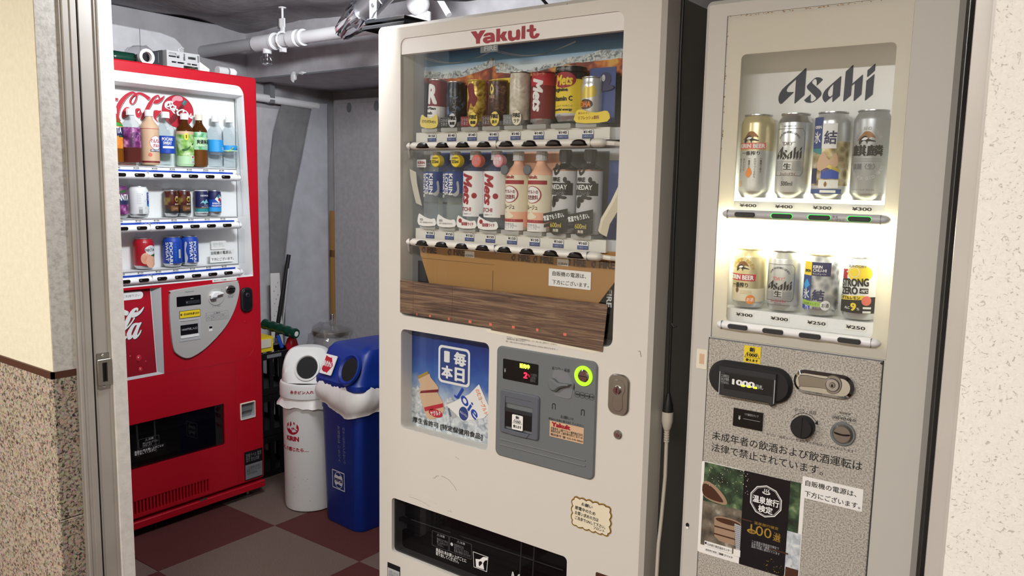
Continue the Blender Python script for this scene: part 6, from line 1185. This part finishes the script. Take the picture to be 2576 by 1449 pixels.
for k, z in enumerate(lv):
    g = .010+.016*math.sin(math.pi*min(1, k/8)); 
    for i, (x, y_) in enumerate(inset(base_, -g)):
        u = 2*math.pi*i/NB; wob = .0018*math.sin(9*u+k*.5)+.0015*math.sin(23*u+k*.8)+.0012*math.sin(47*u-k*1.1)
        cx_, cy_ = x, y_-oy; ln_ = max(.01, math.hypot(cx_, cy_))
        sag = -.020*(k/9)*math.exp(-((x-.10)/.10)**2)+.010*(k/9)*math.sin(4*u)
        v.append((x+cx_/ln_*wob, y_+cy_/ln_*wob, z+sag+.002*math.sin(13*u+k*.4)))
q.add(v, [(i*NB+j, i*NB+(j+1) % NB, (i+1)*NB+(j+1) % NB, (i+1)*NB+j) for i in range(len(lv)-1) for j in range(NB)], 'bag_white', True); obj('bin_liner', q, BB, 'white plastic liner folded over the rim', sharp=80)
q = MB(); prism(q, [(sqr(.144, .181, .042, 6, 0, oy), .582), (sqr(.148, .185, .044, 6, 0, oy), .588), (sqr(.148, .185, .044, 6, 0, oy), .608), (sqr(.142, .178, .042, 6, 0, oy), .617), (sqr(.136, .161, .038, 6, 0, oy+.012), .680), (sqr(.131, .149, .040, 6, 0, oy+.018), .722), (sqr(.120, .136, .045, 6, 0, oy+.020), .740), (sqr(.07, .08, .04, 6, 0, oy+.022), .748)], 'bin_blue', False, True); ld = obj('lid', q, BB)
slb = math.atan((.029)/.063)
q = MB(); q.xf = Matrix.Translation((.078, .002, .668)) @ Matrix.Rotation(-slb, 4, 'X') @ Matrix.Rotation(math.pi/2, 4, 'X')
q.lathe([(.060, -.006), (.058, .004), (.052, .006), (.044, -.001)], 'bin_blue', n=32, sy=1.08); q.lathe([(.044, -.001), (0, -.0008)], 'hole', n=32, sy=1.08); obj('throw_hole', q, ld, 'round dark opening')
q = MB(); q.xf = Matrix.Translation((-.052, .0035, .668)) @ Matrix.Rotation(-slb, 4, 'X')
q.plate(rrect(-.042, .034, -.043, .038, .004), -.0026, .001, 'paper'); q.flat([(-.034, .032), (-.034, -.026), (-.020, -.034), (.002, -.034), (.002, -.040), (.028, -.004), (.002, .032), (.002, .026), (-.020, .028)], -.0030, 'print_red'); q.text('あきかん', -.034, .022, -.012, .012, -.0034, 'white', .05); obj('arrow_sticker', q, ld, 'white sticker with a red arrow')

# ================================================================== STORE CORNER CLUTTER
def sheet(name, label, pts, x, m, th=.006, bend=.0):
    q = MB(); q.plate(pts, 0, th, m, back=True); q.v = [(x+th-y_+bend*math.sin(max(0, z)*2.2), a, z) for a, y_, z in q.v]
    return obj(name, q, None, label, 'board')
sheet('leaning_board', 'light grey board against the wall next to the red machine', [(2.20, 0), (2.77, 0), (2.766, .66), (2.758, .86), (2.748, .992), (2.733, 1.167), (2.719, 1.338), (2.723, 1.508), (2.744, 1.656), (2.785, 1.775), (2.20, 1.778)], -3.650, 'sheet_light')
sheet('leaning_board', 'dark grey bowed board between two lighter boards', [(2.45, 0), (2.79, 0), (2.786, .637), (2.796, .859), (2.807, .99), (2.828, 1.143), (2.866, 1.296), (2.91, 1.449), (2.954, 1.626), (2.993, 1.803), (2.791, 1.798), (2.74, 1.65), (2.70, 1.4), (2.70, 1.1), (2.70, .6)], -3.631, 'sheet_dark', .007, 0)
sheet('leaning_board', 'pale bluish curved board in the back corner', [(2.772, 0), (3.085, 0), (3.085, 1.296), (3.088, 1.831), (2.991, 1.823), (2.953, 1.690), (2.909, 1.515), (2.859, 1.34), (2.816, 1.166), (2.788, .993), (2.778, .729)], -3.612, 'sheet_blue', .008, .0)
q = MB()
for z, y_ in ((1.79, 3.01), (1.62, 2.975), (1.60, 2.972), (1.585, 2.968), (1.565, 2.96)): q.flat(ell(y_, z, .004, .005, 8), 0, 'darkgrey')
q = MB(); q.plate(rect(-3.561, -2.30, 0, 1.85), 3.095, 3.130, 'board_grey', bev=.004); dp = obj('door_panel', q, None, 'tall grey door panel leaning at the back behind the bins', 'door panel')
for x in (-3.430, -3.215):
    h = MB(); h.plate(ell(x, 1.803, .020, .028, 24), 3.0945, 3.10, 'panel_grey', holes=[]); obj('hinge_hole', h, dp)
h = MB(); h.box(-3.561, -2.30, 3.0948, 3.096, 1.826, 1.8275, 'midgrey'); h.box(-3.541, -3.540, 3.0948, 3.096, 0, 1.826, 'midgrey'); obj('edge_line', h, dp)
q = MB(); q.box(-3.607, -3.566, 3.10, 3.112, 0, 1.226, 'cardboard'); q.box(-3.6072, -3.5658, 3.0985, 3.10, .96, 1.0, 'bronze'); obj('cardboard_strip', q, None, 'brown cardboard strip standing in the corner', 'cardboard')
q = MB(); q.plate([(2.612, 0), (2.70, 0), (2.667, .907), (2.609, .909)], 0, .004, 'paper', back=True)
for k in range(9): q.flat(ell(2.63+.012*(k % 3), .68+.022*k, .002, .004, 8), -.0004, 'greyink')
q.v = [(-3.505-y_, a, z) for a, y_, z in q.v]; obj('measuring_board', q, None, 'narrow white marked strip leaning by the crates', 'board')
q = MB(); q.tube([(-3.485, 2.57, .002), (-3.485, 2.60, .30), (-3.485, 2.636, .642), (-3.485, 2.713, 1.003)], .011, 'rubber', 10); q.tube([(-3.472, 2.62, .40), (-3.472, 2.70, .93)], .0035, 'dimwhite', 6); obj('black_pole', q, None, 'black pole with a white cord leaning behind the crates', 'pole')
# stacked black crates
for k, lab in enumerate(('bottom black plastic crate of the stack behind the white bin', 'middle black plastic crate of the stack behind the white bin', 'top black plastic crate of the stack behind the white bin')):
    cr = thing('storage_crate', lab, 'crate', (-3.27, 2.31, .200*k), 0, 'stacked black crates')
    q = MB(); hx, hy, hz = .19, .125, .196
    q.box(-hx, hx, -hy, hy, 0, .012, 'crate_black')
    for s in (-1, 1):
        for z0, z1 in ((0, .03), (.165, hz)): q.box(-hx, hx, s*hy-.005, s*hy+.005, z0, z1, 'crate_black'); q.box(s*hx-.005, s*hx+.005, -hy, hy, z0, z1, 'crate_black')
    for sx in (-1, 1):
        for sy in (-1, 1): q.box(sx*hx-.012, sx*hx+.012, sy*hy-.012, sy*hy+.012, 0, hz, 'crate_black')
    obj('frame', q, cr)
    for s in (-1, 1):
        for j in range(6): x = -hx+.038+.061*j; q = MB(); q.box(x-.010, x+.010, s*hy-.004, s*hy+.004, .03, .165, 'crate_black'); obj('slat', q, cr)
        for j in range(4): y_ = -hy+.045+.055*j; q = MB(); q.box(s*hx-.004, s*hx+.004, y_-.010, y_+.010, .03, .165, 'crate_black'); obj('slat', q, cr)
    q = MB(); q.box(hx+.005, hx+.007, -.05, .03, .172, .188, 'midgrey' if k == 2 else 'crate_black'); obj('crate_label', q, cr)
CT = .598
q = MB(); A0, A1 = Vector((-3.19, 2.327, CT+.117)), Vector((-2.985, 2.36, CT+.088)); ra = (A1-A0).normalized()
pts = [A0.lerp(A1, k/25) for k in range(26)]; rr = [.016]+[.0235+.0022*math.sin(k*1.1) for k in range(1, 25)]+[.0225]
q.tube(pts, rr, 'bottle_green', 18); gr = obj('green_roll', q, None, 'dark green ribbed roll with a white end on the crates', 'roll')
q = MB(); q.tube([A1-ra*.001, A1+ra*.0015], .0125, 'white', 18); obj('end_cap', q, gr)
q = MB(); q.box(-3.26, -3.10, 2.225, 2.315, CT, CT+.070, 'yellow'); q.box(-3.0995, -3.096, 2.24, 2.30, CT+.02, CT+.06, 'ivory'); obj('yellow_box', q, None, 'small yellow box on the crates beside the red machine', 'box')
q = MB(); q.lathe([(0, 0), (.026, 0), (.030, .02), (.022, .05), (.010, .062), (0, .062)], 'coke_red', -3.065, 2.395, 14, z=CT); obj('red_cup', q, None, 'small red plastic cup under the green roll', 'cup')
q = MB(); q.tube([(-3.090, 2.335, CT+.070), (-3.080, 2.350, CT+.012)], .009, 'blue', 8); obj('blue_marker', q, None, 'short blue marker on the crates', 'marker')
def crumple(center, rad, m, seed, sub=3, amp=.18):
    bm = bmesh.new(); bmesh.ops.create_icosphere(bm, subdivisions=sub, radius=1); random.seed(seed)
    for v_ in bm.verts:
        k = 1+random.uniform(-amp, amp); v_.co = Vector((v_.co.x*rad[0]*k, v_.co.y*rad[1]*k, v_.co.z*rad[2]*k))+Vector(center)
    q = MB(); bm.verts.index_update(); q.add([tuple(v_.co) for v_ in bm.verts], [tuple(v_.index for v_ in f.verts) for f in bm.faces], m, False); bm.free(); return q
obj('plastic_bag', crumple((-3.20, 2.375, CT+.022), (.05, .045, .018), 'poly_bag', 4, 3, .12), None, 'crumpled clear bag under the green roll', 'bag')
st = thing('lidded_canister', 'steel lidded canister under a clear plastic bag behind the white bin', 'canister', (-2.965, 2.56, 0))
q = MB(); q.lathe([(0, 0), (.085, 0), (.09, .02), (.09, .66), (0, .66)], 'can_grey', n=28); obj('body', q, st)
q = MB(); q.lathe([(.096, .66), (.098, .67), (.096, .682), (.06, .694), (.02, .698), (0, .698)], 'steel', n=28); obj('lid', q, st)
q = MB(); q.lathe([(0, .695), (.009, .695), (.009, .755), (.007, .760), (0, .760)], 'chrome', n=14); obj('lid_knob', q, st)
bag = crumple((.005, -.01, .60), (.118, .118, .128), 'poly_bag', 12, 3, .14); obj('plastic_cover', bag, st, 'clear crinkled plastic bag')

# ================================================================== CEILING PIPES
PP = thing('sprinkler_pipe', 'white sprinkler pipe running below the concrete ceiling', 'pipe', (0, 2.35, 2.018))
q = MB(); q.tube([(-3.66, 0, 0), (-3.2, 0, 0)], .0285, 'lightgrey', 20); obj('pipe_section', q, PP, 'grey end of the pipe')
q = MB(); q.tube([(-3.2, 0, 0), (-2.183, 0, 0)], .0275, 'pipe_white', 20); obj('pipe_section', q, PP, 'white pipe')
q = MB(); q.tube([(-3.235, 0, 0), (-3.23, 0, 0), (-3.09, 0, 0), (-3.085, 0, 0)], [.031, .035, .035, .031], 'pipe_white', 22); q.tube([(-3.15, 0, -.02), (-3.15, 0, -.050)], .020, 'pipe_white', 16); q.tube([(-3.103, 0, 0), (-3.088, 0, 0)], .038, 'pipe_white', 22); obj('tee_fitting', q, PP)
q = MB(); q.tube([(-2.985, 0, 0), (-2.98, 0, 0), (-2.93, 0, 0), (-2.925, 0, 0)], [.032, .037, .037, .032], 'pipe_white', 22); q.tube([(-2.91, 0, 0), (-2.893, 0, 0)], .036, 'pipe_white', 22); obj('coupling', q, PP)
q = MB(); q.lathe([(0, 0), (.010, 0), (.010, -.014), (.004, -.018), (.004, -.030)], 'chrome', -3.15, 0, 14, z=-.050)
for a in (0, 1): 
    s = 1 if a else -1; q.tube([(-3.15+s*.008, 0, -.062), (-3.15+s*.026, 0, -.070), (-3.15+s*.026, 0, -.082), (-3.15+s*.012, 0, -.098)], .0028, 'chrome', 6)
q.lathe([(0, -.098), (.012, -.098), (.024, -.094), (.024, -.096), (.012, -.101), (0, -.101)], 'chrome', -3.15, 0, 20); q.lathe([(.022, -.062), (.030, -.066), (.031, -.084), (.027, -.088)], 'glass', -3.15, 0, 20); obj('sprinkler_head', q, PP, 'chrome sprinkler head')
q = MB(); q.tube([(-3.036, 0, .03), (-3.036, 0, .145)], .005, 'pipe_white', 8); q.lathe([(0, .145), (.018, .142), (.016, .138), (0, .138)], 'pipe_white', -3.036, 0, 14); q.box(-3.050, -3.022, -.004, .004, .055, .095, 'pipe_white'); q.box(-3.058, -3.050, -.010, .010, .05, .10, 'steel'); q.tube([(-3.036, .036*math.cos(a), .036*math.sin(a)) for a in (math.pi*2*k/20 for k in range(21))], .005, 'pipe_white', 6); q.box(-3.046, -3.026, -.012, .012, -.052, -.034, 'pipe_white'); q.box(-3.044, -3.028, -.006, .006, .03, .06, 'pipe_white'); obj('pipe_hanger', q, PP, 'pipe clamp on a ceiling rod')
bm = bmesh.new(); bmesh.ops.create_uvsphere(bm, u_segments=18, v_segments=12, radius=.045); bm.verts.index_update()
q = MB(); q.add([(v_.co.x-2.183, v_.co.y-.03, v_.co.z*.95+.055) for v_ in bm.verts], [tuple(v_.index for v_ in f.verts) for f in bm.faces], 'pipe_white', True); bm.free(); q.tube([(-2.183, -.03, .05), (-2.183, -.03, .14)], .022, 'pipe_white', 14); q.tube([(-2.183, 0, .03), (-2.183, 0, -.01)], .03, 'pipe_white', 14); obj('elbow_fitting', q, PP)
q = MB(); q.tube([(-2.11, -.02, .10), (-2.035, -.02, 0)], .012, 'pipe_white', 8); q.tube([(-2.09, -.02, .12), (-2.00, -.02, .12)], .012, 'pipe_white', 8); obj('brace', q, PP)
q = MB(); q.tube([(-3.62, 2.46, 1.830), (-3.62, 3.03, 1.812)], .021, 'pipe_white', 14); q.box(-3.655, -3.60, 2.70, 2.73, 1.80, 1.90, 'midgrey'); obj('wall_pipe', q, None, 'grey pipe along the left wall above the boards', 'pipe')
obj('foam_lump', crumple((-3.262, 2.586, 1.898), (.016, .012, .022), 'white', 6, 2, .4), None, 'ragged white foam lump under the beam edge', 'foam')
obj('foam_lump', crumple((-3.200, 2.586, 1.913), (.022, .010, .008), 'white', 8, 2, .4), None, 'small white foam scrap right of the larger lump', 'foam')
# foil ended duct
FD = thing('foil_duct', 'shiny metal duct with a crumpled foil end near the ceiling', 'duct', (-2.30, 2.1, 1.985))
q = MB(); q.tube([(.01, 0, .0), (.20, 0, .105), (.40, 0, .18)], .042, 'alu', 22); obj('duct_tube', q, FD)
bm = bmesh.new(); bmesh.ops.create_cone(bm, segments=22, radius1=.052, radius2=.030, depth=.13, cap_ends=True); bmesh.ops.subdivide_edges(bm, edges=bm.edges, cuts=2, use_grid_fill=True); random.seed(21)
for v_ in bm.verts: v_.co += Vector((random.uniform(-1, 1), random.uniform(-1, 1), random.uniform(-1, 1)))*.007
bm.transform(Matrix.Translation((-.004, 0, -.006)) @ Matrix.Rotation(math.radians(-118), 4, 'Y')); bm.verts.index_update()
q = MB(); q.add([tuple(v_.co) for v_ in bm.verts], [tuple(v_.index for v_ in f.verts) for f in bm.faces], 'foil'); bm.free(); obj('foil_wrap', q, FD, 'crumpled foil')
# box and bracket on top of the ivory machine
q = MB(); q.plate(rrect(-1.782, -1.610, 1.6555, 1.83, .004), 0, .010, 'rubber', bev=.002); q.v = [(x, z, 1.8405-y_) for x, y_, z in q.v]
q2 = MB(); q2.plate(rrect(-1.776, -1.616, 1.662, 1.824, .004), 0, .010, 'shutter', bev=.002); q2.v = [(x, z, 1.8585-y_) for x, y_, z in q2.v]
fb = thing('flat_box', 'flat black box lying on the corner of the ivory machine', 'box', (-1.70, 1.74, 1.8305)); 
q.v = [(x+1.70, y_-1.74, z-1.8305) for x, y_, z in q.v]; q2.v = [(x+1.70, y_-1.74, z-1.8305) for x, y_, z in q2.v]; obj('base', q, fb); obj('cover', q2, fb)
q = MB(); q.box(-1.765, -1.735, 1.672, 1.674, 1.8590, 1.915, 'alu'); q.tube([(-1.730, 1.673, 1.915), (-1.715, 1.673, 1.90), (-1.745, 1.673, 1.875), (-1.755, 1.673, 1.862)], .003, 'rubber', 6); q.box(-1.765, -1.735, 1.662, 1.690, 1.8590, 1.861, 'alu'); q.plate(ell(-1.750, 1.90, .005), 1.669, 1.673, 'chrome'); obj('angle_bracket', q, None, 'small metal angle bracket on the flat black box', 'bracket')
q = MB(); q.tube([(-1.78, 1.9, 2.02), (-1.70, 1.88, 1.95), (-1.55, 1.85, 1.925), (-1.40, 1.82, 1.915), (-1.25, 1.80, 1.885), (-1.20, 1.80, 1.836)], .0045, 'cable_black', 8); obj('looping_cable', q, None, 'black cable looping over the top of the ivory machine', 'cable')
# unseen flood lamp, inferred from shadows, under the ceiling by the ivory machine
aim = Vector((-1.0, .34, -.12)).to_track_quat('-Z', 'Y').to_euler()
bl = thing('flood_lamp', 'flood lamp under the store corner ceiling aimed at the red machine', 'lamp', (-1.68, 1.50, 2.05)); bl.rotation_euler = aim
q = MB(); q.box(-.20, .20, -.06, .06, 0, .05, 'rubber'); obj('housing', q, bl)
q = MB(); q.box(-.185, .185, -.05, .05, -.004, 0, 'bulb_glow'); obj('lens', q, bl)
q = MB(); q.tube([(0, 0, .05), (.06, 0, .09)], .01, 'rubber', 8); obj('bracket', q, bl)
light('flood_light', 'AREA', bl, (0, 0, -.012), STORE_W, STORE_COL, .37, .10)

# ================================================================== ON TOP OF THE RED MACHINE
TZ = 1.8195
q = MB(); nn = 36; R1, R2, wd = .030, .019, .016
rg = [(R2, 0), (R1, 0), (R1, wd), (R2, wd)]
v = [(x_, r_*math.cos(2*math.pi*i/nn), r_*math.sin(2*math.pi*i/nn)) for i in range(nn) for r_, x_ in rg]
q.add(v, [(i*4+j, ((i+1) % nn)*4+j, ((i+1) % nn)*4+(j+1) % 4, i*4+(j+1) % 4) for i in range(nn) for j in range(4)], 'white', True); q.v = [(-2.995+x_, 1.678+y_, TZ+.0305+z) for x_, y_, z in q.v]
obj('tape_roll', q, None, 'white tape roll standing on edge on the red machine', 'tape roll')
q = MB(); q.tube([(-3.05, 1.565, TZ+.024), (-3.05, 1.572, TZ+.024), (-3.05, 1.585, TZ+.024), (-3.05, 1.662, TZ+.024)], [.012, .020, .0235, .0235], 'bottle_green', 16); gb = obj('green_bottle', q, None, 'dark green bottle lying left of the tape roll', 'bottle')
q = MB(); q.tube([(-3.05, 1.555, TZ+.024), (-3.05, 1.566, TZ+.024)], .014, 'dimwhite', 14); obj('cap', q, gb)
q = MB(); q.plate([(1.700, TZ), (1.765, TZ), (1.765, TZ+.072), (1.700, TZ+.052)], 0, .10, 'darkgrey', bev=.002, back=True); q.v = [(-3.02-y_, a, z) for a, y_, z in q.v]; q.box(-3.0195, -3.018, 1.745, 1.7465, TZ+.02, TZ+.06, 'midgrey'); obj('dark_carton', q, None, 'dark carton between the tape roll and the grey tray', 'carton')
gt = thing('parts_tray', 'grey slotted plastic tray on the red machine', 'tray', (-3.0, 1.84, TZ))
holes = [rect(-.062, -.030, .056, .064), rect(-.062, -.030, .047, .053), rect(-.028, -.016, .046, .058), rect(.000, .008, .040, .066), rect(.020, .055, .048, .058), rect(.062, .068, .040, .066), rect(-.050, -.030, .026, .032), rect(-.026, .004, .026, .032), rect(.016, .032, .026, .032), rect(.036, .060, .026, .032), rect(.0, .064, .004, .021)]
q = MB(); q.plate(rect(-.070, .072, 0, .072), 0, .005, 'lightgrey', holes=holes, bev=.0008, back=True); q.v = [(-y_, a, z) for a, y_, z in q.v]; obj('front_plate', q, gt)
q = MB(); q.box(-.12, -.005, -.070, -.066, 0, .072, 'lightgrey'); q.box(-.12, -.005, .068, .072, 0, .072, 'lightgrey'); q.box(-.12, -.117, -.07, .072, 0, .072, 'darkgrey'); q.box(-.12, -.005, -.07, .072, 0, .003, 'darkgrey'); obj('tray_box', q, gt)
q = MB()
for k in range(3): q.lathe([(0, 0), (.008, 0), (.009, .008), (.005, .014), (0, .015)], 'brass', -.02, .012+.020*k, 12, z=.003)
obj('brass_fitting', q, gt)
q = MB(); q.tube([(-.03, -.002, .072), (-.03, .0, .085), (-.035, .012, .094), (-.04, .026, .093)], .0035, 'dimwhite', 8); obj('wire', q, gt)
q = MB(); q.plate([(1.915, TZ), (1.915, TZ+.053), (1.968, TZ+.024), (1.968, TZ+.008), (1.94, TZ)], 0, .05, 'paper', bev=.001, back=True); q.v = [(-3.02-y_, a, z) for a, y_, z in q.v]; obj('paper_wedge', q, None, 'folded white paper leaning right of the grey tray', 'paper')
q = MB(); q.tube([(-3.0, 1.99, TZ+.019), (-3.0, 2.033, TZ+.019)], .0185, 'dimwhite', 18); q.tube([(-3.0, 2.033, TZ+.019), (-3.0, 2.041, TZ+.019)], .0175, 'midgrey', 18); q.tube([(-3.0, 2.041, TZ+.019), (-3.0, 2.066, TZ+.019), (-3.0, 2.078, TZ+.019)], [.0185, .0185, .010], 'white', 18); obj('spray_cap', q, None, 'white capped cylinder lying at the right end of the red machine', 'spray can')
q = MB(); q.plate([(1.15, TZ), (2.09, TZ), (2.092, 1.975), (2.075, 1.995), (2.048, 2.015), (1.98, 2.028), (1.74, 2.030), (1.15, 2.030)], 0, .02, 'sheet_light', bev=.004, back=True); q.v = [(-3.40-y_, a, z) for a, y_, z in q.v]; q.box(-3.3995, -3.398, 1.884, 1.886, 1.85, 2.028, 'midgrey'); obj('foam_board', q, None, 'pale curved foam board standing at the back of the red machine', 'board')
obj('plastic_bag', crumple((-3.22, 1.79, TZ+.055), (.05, .075, .055), 'poly_bag', 31, 3, .09), None, 'clear plastic bag behind the tape roll on the red machine', 'bag')

# ================================================================== CABLE IN THE GAP
q = MB(); CX = -.792
q.tube([(CX, 1.70, 1.90), (CX, 1.688, 1.806), (CX, 1.686, 1.695), (CX, 1.695, 1.478), (CX, 1.693, 1.281), (CX, 1.697, 1.198), (CX, 1.702, 1.071), (CX, 1.703, .95), (CX, 1.705, .90)], .0036, 'cable_black', 8); q.tube([(CX, 1.701, 1.085), (CX+.008, 1.700, 1.074), (CX+.014, 1.702, 1.078)], .0022, 'cable_black', 6)
q.tube([(CX, 1.705, .915), (CX, 1.705, .90), (CX, 1.705, .885), (CX, 1.705, .870)], [.004, .008, .012, .013], 'cable_black', 12); obj('hanging_cable', q, None, 'black power cord hanging between the two right machines', 'cable')
ex = thing('extension_cord', 'cream extension cord plugged to the black cord between the machines', 'cable', (CX, 1.705, .870))
q = MB(); q.tube([(0, 0, 0), (0, 0, -.022), (0, 0, -.038), (0, 0, -.045)], [.0135, .0135, .010, .007], 'cable_white', 14)
for k in range(5): q.tube([(0, 0, -.046-.006*k), (0, 0, -.050-.006*k)], .0065, 'cable_white', 10)
obj('socket', q, ex)
q = MB(); q.tube([(0, 0, -.045), (0, .002, -.16), (0, -.008, -.257), (0, -.018, -.324), (0, -.020, -.403), (.004, -.018, -.60), (.01, 0, -.866)], .0044, 'cable_white', 8); obj('wire', q, ex)
